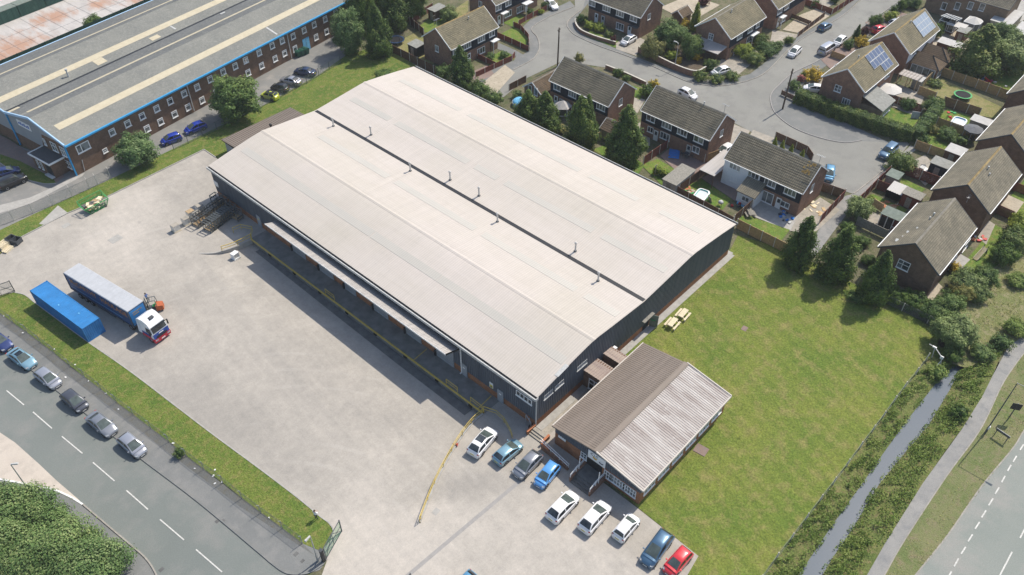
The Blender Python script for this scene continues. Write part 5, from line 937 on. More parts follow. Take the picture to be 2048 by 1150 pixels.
def plant(name, label, key, px, h, r, mat, group=None, zc=.5, cat=None):
    p = G(px[0], px[1], h*zc); me, tm = TPL[key]; H, Rr = SIZE[key]
    t = thing(name, label, cat or {'conifer_tree': 'tree', 'broadleaf_tree': 'tree'}.get(name, 'shrub'), (p.x, p.y, 0), random.uniform(0, 6.28), group); t.scale = (r/Rr, r/Rr, h/H)
    c = link('crown', me, t); c.material_slots[0].link = 'OBJECT'; c.material_slots[0].material = M[mat]
    link('trunk' if 'tree' in name else 'stem', tm, t); return t
CT, BT, SH = 'conifer_tree', 'broadleaf_tree', 'garden_shrub'
PL = [
 (BT,'large round green tree against the brick factory wall behind the brown annexe roof','broad',(464,196),8.2,4.7,'broad_leaf'), (BT,'bushy bright green tree at the factory corner above the yard kerb','broad_b',(270,299),5.2,3.6,'pale_leaf'),
 (BT,'tall pale green tree by the far bins, leftmost of the tree clump','broad',(697,62),9.5,3.4,'pale_leaf'), (CT,'dark conifer at the garden fence corner beside the trampoline with blue rim','conifer',(754,62),10.5,2.6,'conifer_leaf'),
 (BT,'dark tree filling the gap behind the pale green tree at the top','broad_b',(722,18),10.5,3.4,'dark_leaf'), (CT,'very dark conifer behind the brown felt roofed shed at the top','conifer_b',(786,12),10,3.0,'conifer_leaf'), (BT,'dark leafy tree at the top edge left of the brown felt roofed shed','broad',(826,2),8,3.2,'dark_leaf'),
 (BT,'dark tree cut by the top edge above the blue gutter end','broad_b',(752,-8),10,3.4,'dark_leaf'), (SH,'small loose grey green tree in front of the brown felt roofed shed','shrub',(898,28),3.2,2.2,'silver_leaf'),
 (CT,'pointed conifer in front of the house with the brick gable at the warehouse far end','conifer',(921,138),9.2,2.4,'conifer_leaf'), (SH,'light shrub squeezed between the warehouse roof and the pointed conifer','shrub_b',(886,142),2.6,1.8,'broad_leaf'), (SH,'spreading bush along the warehouse roof edge below the pointed conifer','shrub',(958,178),3.4,2.3,'broad_leaf'), (SH,'bush at the warehouse roof edge nearest the gravel driveway','shrub_b',(985,198),3.2,2.0,'broad_leaf'),
 (CT,'bluish conifer beside the round blue pool','conifer',(1056,221),7.8,2.45,'conifer_leaf'), (CT,'conifer touching the warehouse roof left of the gazebo','conifer_b',(1090,226),8.2,2.5,'conifer_leaf'), (CT,'tall conifer in front of the garden gazebo','conifer',(1160,247),10.2,2.6,'conifer_leaf'), (CT,'slim conifer leaning on the tall one by the gazebo','spire',(1175,243),9.8,2.1,'conifer_leaf'), (CT,'tall broad conifer in front of the navy backed house, by the long fence','conifer_b',(1252,270),10.8,3.0,'conifer_leaf'),
 (CT,'dark conifer on the lawn edge nearest the tan fence','conifer',(1607,484),9.0,2.15,'conifer_leaf'), (CT,'dark conifer in the middle of the three at the lawn edge','conifer_b',(1683,506),9.4,2.4,'conifer_leaf'), (CT,'dark conifer in front of the gable with the two pane window','conifer',(1758,553),8.9,2.05,'conifer_leaf'),
 (CT,'huge golden topped conifer behind the unlit trampoline lawn','conifer',(1962,98),9.8,4.2,'hedge_leaf'), (BT,'grey green willow like tree at the right edge behind the shaded trampoline','broad',(2030,108),7,4.6,'silver_leaf'), (BT,'rounded mid green tree between the white workshop and the golden conifer','broad_b',(2008,72),5.5,3.0,'broad_leaf'),
 (SH,'large olive brown bush beside the driveway with the white hatchback','shrub',(1304,95),4.2,2.7,'dry_leaf'), (BT,'dark green tree between the navy fronted house and the carport house','broad',(1338,68),6,3.5,'broad_leaf'), (BT,'bright green tree by the carport roof edge','broad_b',(1382,92),5.2,2.5,'broad_leaf'), (CT,'thin lime conifer behind the carport house corner','spire',(1392,34),6,1.4,'lime_leaf'), (SH,'yellow flowering bush beneath the thin lime conifer','bush',(1371,48),2.4,1.3,'yellow_leaf'),
 (SH,'lime bush on the corner garden wall','bush_b',(1343,110),2,1.6,'lime_leaf'), (SH,'small yellow bush at the foot of the estate lamp post','bush',(1358,121),1.5,.8,'yellow_leaf'), (SH,'yellow tipped bush in the corner garden near the carport','bush_b',(1391,112),1.8,1.2,'yellow_leaf'), (SH,'olive bush at the carport entrance','bush',(1421,129),2.4,1.7,'hedge_leaf'),
 (SH,'clipped bush left of the half hidden white car','bush_b',(1402,150),2,1.7,'hedge_leaf'), (SH,'low hedge bush in front of the half hidden white car','bush',(1434,156),1.6,1.7,'hedge_leaf'), (SH,'low hedge bush right of the half hidden white car','bush_b',(1464,150),1.7,1.7,'hedge_leaf'), (SH,'tall grassy bush by the carport house front door','shrub',(1488,100),2.6,2.2,'lime_leaf'), (SH,'broad bush in the middle of the carport house front garden','shrub_b',(1508,116),2.4,2.2,'hedge_leaf'), (SH,'bush by the road bend at the end of the front garden','shrub',(1532,98),2.6,2.4,'broad_leaf'), (SH,'shaggy bush under the porch of the carport house','shrub_b',(1522,80),2.6,1.9,'hedge_leaf'),
 (SH,'neat round bush on the corner by the brick kerb wall','bush',(1163,37),2.2,1.4,'broad_leaf'), (SH,'lime bush behind the curved corner wall','bush_b',(1180,49),1.8,1.6,'lime_leaf'), (SH,'lime bush in front of the navy fronted house doors','bush',(1200,54),1.8,1.6,'lime_leaf'), (SH,'red leaved bush at the brick gate pier','bush',(1227,78),1.6,.8,'purple_leaf'), (SH,'sparse bush beside the large front window of the navy fronted house','bush_b',(1218,66),1.3,1.2,'hedge_leaf'),
 (SH,'dark bush behind the low brick wall by the telegraph pole house','bush',(1235,145),1.8,1.2,'dark_leaf'), (SH,'round dark bush by the garden path of the telegraph pole house','bush_b',(1252,156),1.5,1.0,'broad_leaf'), (SH,'dense dark round bush between two brown roofs','bush',(1295,181),2.4,1.6,'dark_leaf'), (SH,'golden bush behind the dense dark round bush','bush_b',(1308,168),1.9,1.3,'yellow_leaf'), (SH,'dry bush peeping over the roof of the telegraph pole house','bush',(1158,115),2.2,1.2,'dry_leaf'),
 (SH,'orange tinged dome bush beside the hedge house driveway','bush',(1629,148),2.6,2.1,'yellow_leaf'), (SH,'green bush at the street corner by the leaning pole','bush_b',(1589,169),1.9,1.4,'broad_leaf'), (SH,'pink flowering bush by the driveway of the hedge house','bush',(1602,156),1.5,.9,'pink_leaf'), (SH,'small lime bush above the pink flowering bush','bush_b',(1610,148),1.3,.8,'lime_leaf'),
 (CT,'small columnar dark conifer by the red car driveway','spire',(1715,66),3.6,1.0,'conifer_leaf'), (SH,'purple leaved bush by the red car','bush',(1731,62),2.2,1.2,'purple_leaf'), (SH,'golden bush in front of the gable with large pale panels','bush_b',(1724,82),2.2,1.6,'yellow_leaf'), (SH,'green bush by the silver van','bush',(1698,88),2.0,1.4,'broad_leaf'), (SH,'dark spreading bush behind the red car','shrub',(1754,41),2.6,1.7,'dark_leaf'), (SH,'yellow green bush between the two driveways at the top','bush',(1782,32),2.2,1.8,'lime_leaf'), (SH,'small round bush at the road edge near the top','bush_b',(1789,18),1.8,1.0,'dark_leaf'), (SH,'tall round bush cut by the top edge beside the long road','bush',(1803,9),2.6,1.3,'dark_leaf'), (SH,'hedge like bush behind the top road corner','shrub',(1828,4),2.4,2.2,'broad_leaf'),
 (SH,'bush between two houses with solar panels at the top','shrub_b',(1872,62),3.2,1.8,'dark_leaf'), (SH,'shrub on the small fenced lawn behind the hedge','shrub',(1818,208),2.2,1.6,'broad_leaf'), (SH,'tall shrub at the hedge end beside the dry lawn','shrub_b',(1868,210),3.0,2.0,'broad_leaf'), (SH,'weedy bush in the corner of the dry lawn','bush',(1872,166),1.2,1.6,'hedge_leaf'), (SH,'flowering bush by the pergola','bush_b',(1858,146),1.4,1.0,'pink_leaf'),
 (SH,'big mottled shrub behind the alley shed','shrub',(1803,325),3.2,2.7,'hedge_leaf'), (BT,'round silvery tree by the slatted arbour','broad',(1723,418),3.6,2.3,'silver_leaf'), (SH,'bush on the lawn beneath the long clipped hedge','bush',(1848,278),1.8,1.3,'broad_leaf'), (SH,'hedge like shrub below the paddling pool lawn','shrub_b',(1898,268),2.2,1.9,'broad_leaf'), (SH,'low shrub beside the dark patio umbrella','bush_b',(1924,280),1.6,1.5,'dark_leaf'), (SH,'pale dead bush by the hedge end fence','bush',(1868,258),1.5,1.2,'dry_leaf'),
 (SH,'small lime bush on the narrow lawn by the arbour','bush_b',(1742,398),1.2,.8,'lime_leaf'), (SH,'dark shrub along the alley behind the lawn conifers','shrub',(1694,455),1.5,1.3,'dark_leaf'), (SH,'dark overgrown shrub behind the middle lawn conifer','shrub_b',(1724,482),1.6,1.4,'dark_leaf'), (SH,'dark shrub beside the pale garden slabs behind the conifers','shrub',(1738,520),1.5,1.2,'dark_leaf'), (SH,'low shrub between the first two lawn conifers','bush',(1640,545),1.4,1.3,'broad_leaf'), (SH,'low bramble at the foot of the third lawn conifer','bush_b',(1712,592),1.2,1.6,'broad_leaf'),
 (SH,'yellow olive round bush at the right edge, upper of two','shrub',(2045,446),3,2.5,'lime_leaf'), (SH,'yellow olive round bush at the right edge, lower of two','shrub_b',(2028,476),3.2,2.6,'hedge_leaf'), (SH,'dark glossy bush below the two yellow olive bushes','shrub',(2008,506),3.0,2.1,'dark_leaf'), (SH,'bright green bush beside the plastic slide lawn','shrub_b',(1974,552),2.8,2.0,'broad_leaf'), (SH,'grey green bush at the ditch house corner','shrub',(1932,560),3.0,2.6,'silver_leaf'), (SH,'small yellow bush by the ditch house patio','bush',(1909,534),1.6,1.1,'yellow_leaf'),
 (SH,'dark hedge like shrub under the ditch house gable','shrub',(1790,592),2.0,1.8,'dark_leaf'), (SH,'dark shrub behind the wire fence, nearest the gable','shrub_b',(1828,598),2.4,2.1,'dark_leaf'), (SH,'glossy shrub behind the wire fence corner','shrub',(1866,620),2.5,2.0,'broad_leaf'), (SH,'leafy shrub beside the rough grass path','shrub_b',(1900,608),2.8,2.3,'broad_leaf'), (SH,'brownish shrub by the gravel path of the ditch house','shrub',(1928,585),2.4,1.9,'dry_leaf'), (SH,'pale shrub at the end of the ditch house garden','shrub_b',(1957,585),2.4,1.7,'silver_leaf'),
 (BT,'big olive round tree over the ditch head','broad',(1914,662),4.2,2.9,'silver_leaf'), (SH,'dark bush overhanging the ditch water','shrub',(1908,706),1.8,1.5,'dark_leaf'), (SH,'low wide bush between ditch head and footpath','shrub_b',(1962,703),1.5,1.8,'broad_leaf'), (SH,'bush by the rough grass and footpath','bush',(2003,684),1.8,1.6,'broad_leaf'), (SH,'bramble bush along the footpath at the right edge','shrub',(2032,655),1.8,1.9,'bank_leaf'), (SH,'dark bush halfway along the right ditch bank','bush_b',(1922,823),1.6,1.3,'dark_leaf'), (SH,'tall weed clump at the ditch head by the leaning pipe','bush',(1878,742),1.2,1.4,'bank_leaf'),
 (SH,'small bush growing through the roadside wire fence','bush',(358,904),1.3,.75,'broad_leaf'), (SH,'left of two round bushes on the small front lawn by the top house','bush',(981,111),1.3,1.1,'broad_leaf'), (SH,'right of two round bushes on the small front lawn by the top house','bush_b',(1008,108),1.4,1.2,'broad_leaf'), (SH,'dark round bush by the white porch at the top','bush',(1060,23),1.8,1.0,'dark_leaf'), (SH,'lime bush by the white parked car at the top','bush_b',(1080,22),1.2,1.0,'lime_leaf'), (SH,'dark bush beside the bonnet of the white car at the top','bush',(1089,10),1.6,1.0,'dark_leaf'),
 (SH,'weedy mound of nettles behind the warehouse far gable','bush',(768,146),.8,2.4,'broad_leaf'), (SH,'bush in the yard side bed by the small tiled garage','bush_b',(1035,188),1.6,1.2,'silver_leaf'), (SH,'dry pampas like bush under the tall conifer by the gazebo','bush',(1118,258),1.6,1.7,'dry_leaf'), (SH,'bush beside the small cream outbuilding','bush_b',(1108,232),1.6,1.2,'broad_leaf'),
 (SH,'purple bush at the top between parked garden sheds','bush',(1408,2),2,1.5,'purple_leaf'), (SH,'green bush at the top edge beside the gravel garden','bush_b',(1632,6),1.8,1.1,'dark_leaf'), (SH,'dark bush cut by the top edge near the fenced gravel','bush',(1670,-4),2,1.4,'dark_leaf'), (SH,'hedge bush left of the gravel garden','bush_b',(1578,80),1.8,1.3,'hedge_leaf'), (SH,'bush overhanging the pavement by the gravel garden','bush',(1552,92),2.2,1.8,'broad_leaf'), (SH,'green bush by the white octagon conservatory','bush',(1880,55),2.4,1.4,'dark_leaf'),
 (SH,'bush behind the bleached workshop wall','bush_b',(2040,80),2.4,1.8,'dark_leaf'), (SH,'bush growing against the green fence behind the long factory','shrub',(188,44),3.0,2.2,'broad_leaf'), (SH,'bramble beside the rough ground at the right edge','shrub',(2040,560),1.4,1.8,'bank_leaf'),
]
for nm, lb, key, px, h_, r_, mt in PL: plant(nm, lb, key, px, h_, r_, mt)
for k, (px, lb) in enumerate((((1550,284),'tiny lime conifer in the fence planter, first from the front path'), ((1565,290),'tiny lime conifer in the fence planter, beside the first one'), ((1583,298),'tiny lime conifer in the fence planter, third from the front path'), ((1605,308),'tiny lime conifer in the fence planter, nearest the roof end'))):
    plant(CT, lb, 'spire', px, 1.9, .5, 'lime_leaf', 'small conifers in the fence planter')
for px, h_, r_, lb in (((0,1045),5.2,5.3,'big pale leafed tree at the bottom left corner by the white kerb'), ((78,1104),5.2,5.4,'big pale leafed tree filling the bottom left corner'), ((154,1148),4.6,5.0,'pale leafed tree at the bottom edge beside the tarmac path'), ((-30,1120),5.6,5,'pale leafed tree mostly cut off by the left edge at the bottom')):
    plant(BT, lb, 'thicket', px, h_, r_, 'pale_leaf', None, .5)
def hedge(label, pts, wd, h, mat, per=85, ls=.12):
    C, N, S_, V = [], [], [], []
    base = G2(*pts[0]); P = [np.array(G2(*p)) for p in pts]
    for a, b_ in zip(P, P[1:]):
        L = np.linalg.norm(b_-a); u = (b_-a)/L; nn = np.array([-u[1], u[0]]); k = int(L*(wd+2*h)*per)
        s_ = rng.uniform(0, L, k); q = rng.uniform(0, wd+2*h, k); lump = .14*np.sin(s_*1.9)+.10*np.sin(s_*4.3+1)
        off = np.where(q < h, -wd/2, np.where(q > h+wd, wd/2, q-h-wd/2)); z = np.where(q < h, q, np.where(q > h+wd, wd+2*h-q, h)); side = np.where(q < h, -1, np.where(q > h+wd, 1, 0))
        off = off+side*(lump+rng.normal(0, .1, k)); z = z+(side == 0)*(lump*.9+rng.normal(0, .1, k)); z = np.maximum(z, .05)
        xy = a+u*s_[:, None]+nn*off[:, None]; C.append(np.column_stack([xy[:, 0]-base[0], xy[:, 1]-base[1], z]))
        N.append(np.column_stack([nn[0]*side, nn[1]*side, (side == 0)*1.+.3])+rng.normal(size=(k, 3))*.5); S_.append(rng.uniform(.7, 1.3, k)*ls)
        V.append(np.clip(.35+.3*np.sin(s_*2.7+z*2)+rng.uniform(-.25, .35, k), 0, 1))
    t = thing('hedge', label, 'hedge', (base[0], base[1], 0)); link('foliage', leaf_mesh('foliage', np.vstack(C), np.vstack(N), np.concatenate(S_), np.concatenate(V), mat), t)
    mb = MB(); ribbon(mb, [(p[0]-base[0], p[1]-base[1]) for p in P], wd*.72, 0, h-.18); mb.build('core', 'dark_leaf', t); return t
hedge('long clipped green hedge around the corner house beside the pavement', [(1590,202),(1672,234),(1753,261),(1822,282)], 2.1, 2.3, 'hedge_leaf')
hedge('shorter tall hedge climbing beside the small fenced lawn', [(1826,284),(1848,258),(1872,226)], 1.9, 2.3, 'broad_leaf')
hedge('low ivy hedge along the warehouse side fence by the large grey shed', [(1308,345),(1352,366)], .7, 1.2, 'lime_leaf')
# weeds on the ditch banks, too many to count
C, N, S_, V = [], [], [], []
for i in range(len(DW)-1):
    for s_ in (0, 1):
        A, B_, A2, B2 = [np.array(DW[j][k]) for j, k in ((i, 0 if s_ == 0 else 3), (i, 1 if s_ == 0 else 2), (i+1, 0 if s_ == 0 else 3), (i+1, 1 if s_ == 0 else 2))]
        ar = np.linalg.norm(A2-A)*np.linalg.norm(B_-A); k = int(ar*60)
        nc = max(3, int(ar*1.1)); cu, cv, chh = rng.uniform(0, 1, nc), rng.uniform(.06, .98, nc), rng.uniform(.25, .8, nc); idx = rng.integers(0, nc, k)
        u = np.clip(cu[idx]+rng.normal(0, .07, k), 0, 1)[:, None]; v = np.clip(cv[idx]+rng.normal(0, .08, k), .03, 1.07)[:, None]
        P0 = (A*(1-u)+A2*u)*(1-v)+(B_*(1-u)+B2*u)*v; z = -.12-.42*np.clip((v[:, 0]-.6)/.4, 0, 1)+chh[idx]*rng.uniform(0, 1, k)
        C.append(np.column_stack([P0, z])); N.append(rng.normal(size=(k, 3))*.7+np.array([0, 0, .9])); S_.append(rng.uniform(.07, .17, k)); tone = rng.uniform(0, .6, nc); V.append(np.clip(tone[idx]+rng.uniform(0, .4, k), 0, 1))
tag(link('bank_undergrowth', leaf_mesh('bank_undergrowth', np.vstack(C), np.vstack(N), np.concatenate(S_), np.concatenate(V), 'bank_leaf', .45)), 'leafy weeds covering both banks of the ditch', 'undergrowth', kind='stuff')
def tufts(name, label, quads, dens, mat='grass_blade', hs=(.06,.16), ws=.07):
    C, N, S_, V = [], [], [], []
    for q in quads:
        a, b_, c, d = [np.array(p) for p in q]; ar = np.linalg.norm(b_-a)*np.linalg.norm(d-a); k = int(ar*dens); u, v = rng.uniform(0, 1, (k, 1)), rng.uniform(0, 1, (k, 1))
        P0 = (a*(1-u)+b_*u)*(1-v)+(d*(1-u)+c*u)*v; keep = np.sin(P0[:, 0]*1.3)+np.sin(P0[:, 1]*1.7+P0[:, 0]*.6)+rng.normal(0, .8, k) > -.4; P0 = P0[keep]; k = len(P0)
        C.append(np.column_stack([P0, rng.uniform(*hs, k)])); N.append(rng.normal(size=(k, 3))*.6+np.array([0, 0, .7])); S_.append(rng.uniform(.6, 1.5, k)*ws); V.append(rng.uniform(0, 1, k))
    tag(link(name, leaf_mesh(name, np.vstack(C), np.vstack(N), np.concatenate(S_), np.concatenate(V), mat, .4)), label, 'grass', kind='stuff')
tufts('lawn_tufts', 'longer tufts and clover in the big mown lawn', [W([(1300,1010),(1460,800),(1860,670),(1545,1150)])], 5)
tufts('verge_tufts', 'uneven grass tufts on the verge between yard and roadside fence', [W([(30,590),(640,1035),(600,1075),(5,625)])], 9)
tufts('roadside_tufts', 'rough grass tufts on the verge between footpath and main road', [W([(1950,880),(1770,1150),(1835,1150),(2026,896)]), W([(2048,706),(1950,880),(2026,896),(2075,800)])], 9)
tufts('rough_tufts', 'tall dry grass tufts on the rough ground beside the ditch', [W([(1900,600),(2060,420),(2060,640),(1960,720)])], 9, 'dry_leaf', (.08,.3), .1)
# ------------------------------------------------------------------ vehicles
ST = {  # length, width, height, clearance, tail, rear glass foot, roof rear, roof front, cowl, tail top, belt rear, belt front, bonnet front
 'hatch': (4.0, 1.72, 1.48, .2, 1.02, -1.86, -1.30, .14, 1.22, .98, .92, .70), 'small': (3.6, 1.62, 1.50, .2, 1.02, -1.68, -1.34, .26, 1.12, 1.0, .94, .74), 'saloon': (4.5, 1.78, 1.44, .2, 1.02, -1.66, -.86, .12, 1.22, 1.0, .92, .68),
 'crossover': (4.4, 1.82, 1.60, .22, 1.05, -2.05, -1.40, .10, 1.32, 1.05, .99, .80), 'estate': (4.65, 1.80, 1.62, .2, 1.0, -2.18, -1.62, .18, 1.42, 1.0, .95, .74), 'suv': (4.5, 1.86, 1.76, .28, 1.1, -2.12, -1.9, .40, 1.05, 1.12, 1.08, .95), 'van': (4.8, 1.94, 1.95, .24, 1.1, -2.34, -2.2, 1.05, 1.75, 1.15, 1.12, .92)}
def car_proto(style):
    L, Wd, H, zb, _, rb, rr_, rf, cw, br, bf, hf = ST[style]; hw = Wd/2
    root = thing('parked_car' if style != 'van' else 'parked_van', None, 'car' if style != 'van' else 'van')
    stn = [(-L/2, .74, br*.70), (-L/2+.05, .86, br*.86), (-L/2+.22, .95, br*.97), (rb, .99, br), (rb+.5, 1, br), (0, 1, (br+bf)/2), (cw-.2, 1, bf), (cw+.25, .985, bf-.03), (L/2-.55, .96, hf+.06), (L/2-.22, .89, hf), (L/2-.06, .80, hf-.12), (L/2, .70, hf-.24)]
    mb = MB(); V = []
    for x, f_, zt in stn:
        w_ = hw*f_; h_ = [(w_*.90, zb), (w_, zb+.14), (w_*1.0, min(zt-.16, .58)), (w_*.975, zt-.08), (w_*.86, zt), (w_*.45, zt+.022), (0, zt+.03)]
        V.append([(x, y, z) for y, z in h_]+[(x, -y, z) for y, z in h_[-2::-1]])
    n = len(V[0]); flat = [p for s_ in V for p in s_]; fs = []
    for i in range(len(V)-1):
        for k in range(n): fs.append((i*n+k, (i+1)*n+k, (i+1)*n+(k+1)%n, i*n+(k+1)%n))
    fs += [tuple(range(n)), tuple(range((len(V)-1)*n, len(V)*n))[::-1]]; mb.add(flat, fs)
    wb, wt = hw*.90, hw*.71
    def hfr(x):
        if x <= rb or x >= cw: return 0
        if x < rr_: t = (x-rb)/(rr_-rb); return 1-(1-t)**1.5 if t < 1 else 1
        if x > rf: t = (cw-x)/(cw-rf); return t*(1.12-.12*t)
        return 1
    def belt(x): return br+(bf-br)*max(0, min(1, (x-rb)/(cw-rb)))
    def zx(x): h_ = hfr(x); arch = .035*max(0, 1-((x-(rr_+rf)/2)/((rf-rr_)/2+.01))**2) if rr_ < x < rf else 0; return belt(x)+(H-.04-belt(x))*h_+arch
    def wx(x): return wb+(wt-wb)*hfr(x)
    xs = [rb, rb+(rr_-rb)*.35, rb+(rr_-rb)*.7, rr_, rr_+(rf-rr_)*.33, rr_+(rf-rr_)*.66, rf, rf+(cw-rf)*.3, rf+(cw-rf)*.65, cw]; V = []
    for x in xs:
        z = zx(x); h_ = hfr(x); w_ = wx(x); b_ = belt(x)-.03
        hp = [(wb, b_), (w_, max(b_+.001, z-.05*h_)), (w_*.86, z+.004), (w_*.45, z+.03*h_+.004), (0, z+.036*h_+.004)]; V.append([(x, y, q) for y, q in hp]+[(x, -y, q) for y, q in hp[-2::-1]])
    n = len(V[0]); flat = [p for s_ in V for p in s_]; fs = []
    for i in range(len(V)-1):
        for k in range(n-1): fs.append((i*n+k, (i+1)*n+k, (i+1)*n+k+1, i*n+k+1))
    mb.add(flat, fs); body = mb.build('body', 'paint_white', root, smooth=38)
    def screen(x0, x1, name):
        mb = MB(); V = []; N_ = 5
        for i in range(N_):
            x = x0+(x1-x0)*i/(N_-1); z = zx(x); w_ = wx(x)*.86; up = .022
            V += [(x, w_*.98, z+up), (x, w_*.5, z+up+.024*hfr(x)+.008), (x, 0, z+up+.03*hfr(x)+.01), (x, -w_*.5, z+up+.024*hfr(x)+.008), (x, -w_*.98, z+up)]
        mb.add(V, [((i)*5+k, (i+1)*5+k, (i+1)*5+k+1, i*5+k+1) if x1 > x0 else (i*5+k+1, (i+1)*5+k+1, (i+1)*5+k, i*5+k) for i in range(N_-1) for k in range(4)]); return mb.build(name, 'car_glass_sheen' if name == 'windscreen' else 'glass_dark', root, smooth=60)
    screen(rf+.06, cw-.06, 'windscreen')
    if rr_-rb > .2: screen(rb+.06, rr_-.03, 'rear_window')
    else: mb = MB(); mb.add([(rb-.012, s_*wb*.82, belt(rb)+.08) for s_ in (1, -1)]+[(rr_-.03, -wt*.86, H-.2), (rr_-.03, wt*.86, H-.2)], [(0,1,2,3)]); mb.build('rear_window', 'glass_dark', root)
    for s_ in (1, -1):
        mb = MB(); mid = (rr_+rf)/2+.15
        for a, b_ in ((rb+.22 if style != 'saloon' else rb+.35, mid-.07), (mid+.07, cw-.22)):
            V = []; N_ = 7
            for i in range(N_):
                x = a+(b_-a)*i/(N_-1); lo, hi = belt(x)+.03, belt(x)+(zx(x)-belt(x))*.80; hi = max(hi, lo+.01)
                for z in (lo, hi): t = (z-belt(x)+.03)/max(.05, zx(x)-.05*hfr(x)-belt(x)+.03); V.append((x, s_*(wb+(wx(x)-wb)*min(1, t)+.014), z))
            mb.add(V, [(2*i, 2*i+2, 2*i+3, 2*i+1) if s_ < 0 else (2*i+1, 2*i+3, 2*i+2, 2*i) for i in range(N_-1)])
        mb.build('side_window', 'glass_dark', root)
        mb = MB(); mb.cbox((cw-.32, s_*(hw+.09), belt(cw)+.08), (.1, .2, .13)); mb.build('mirror', 'paint_white', root)
        mb = MB(); x = L/2; mb.add([(x-.02, s_*hw*.52, hf-.16), (x-.11, s_*hw*.86, hf-.13), (x-.34, s_*hw*.93, hf+.02), (x-.16, s_*hw*.55, hf+.03)], [(0,1,2,3) if s_ > 0 else (3,2,1,0)]); mb.cbox((x-.14, s_*hw*.72, hf-.09), (.11, .24, .09), s_*.5); mb.build('headlight', 'lamp_clear', root)
        mb = MB(); mb.cbox((-L/2+.13, s_*hw*.79, br*.84), (.12, .2, .16), -s_*.55); mb.build('tail_light', 'lamp_red', root)
    mb = MB(); mb.cbox((L/2-.01, 0, hf-.30), (.05, hw*.95, .12)); mb.build('grille', 'black_paint', root)
    mb = MB(); mb.cbox((L/2+.015, 0, hf-.38), (.03, .5, .11)); mb.build('number_plate', 'white_paint', root)
    mb = MB(); mb.cbox((-L/2-.01, 0, br*.60), (.04, .5, .11)); mb.build('number_plate', 'plate_yellow', root)
    rw = .31 if style not in ('suv', 'van') else .35
    for x in (L*.305, -L*.285):
        for s_ in (1, -1):
            mb = MB(); mb.lathe((x, s_*(hw-.20), rw), [(rw*.7, -.02), (rw*.94, 0), (rw, s_*.05), (rw, s_*.17), (rw*.92, s_*.215), (rw*.62, s_*.215)], 16, 0, 'y'); wl = mb.build('wheel', 'rubber', root, smooth=40)
            mb = MB(); mb.lathe((x, s_*(hw+.0), rw), [(rw*.60, s_*.0), (rw*.6, s_*.02), (rw*.2, s_*.008)], 12, 0, 'y'); mb.build('rim', 'rim_alloy', wl)
            mb = MB(); mb.lathe((x, s_*(hw-.03), rw+.02), [(rw*1.17, 0), (rw*1.17, s_*.036)], 18, 0, 'y'); mb.build('wheel_arch', 'black_paint', root)
    return root
PROTO = {}
def car(label, style, rear, front, pnt, group=None, extra=None):
    r0, f0 = G(rear[0], rear[1], .7), G(front[0], front[1], .7); c = (r0+f0)/2; d = f0-r0
    first = style not in PROTO
    if first: PROTO[style] = car_proto(style)
    o = PROTO[style] if first else copy_tree(PROTO[style])
    o.location = (c.x, c.y, 0.012); o.rotation_euler[2] = math.atan2(d.y, d.x); tag(o, label, 'van' if style == 'van' else 'car')
    if group: o['group'] = group
    elif 'group' in o.keys(): del o['group']
    for ch in o.children:
        if ch.name.split('.')[0] in ('body', 'mirror'): ch.material_slots[0].link = 'OBJECT'; ch.material_slots[0].material = M[pnt]
    return o
EXTRA = []
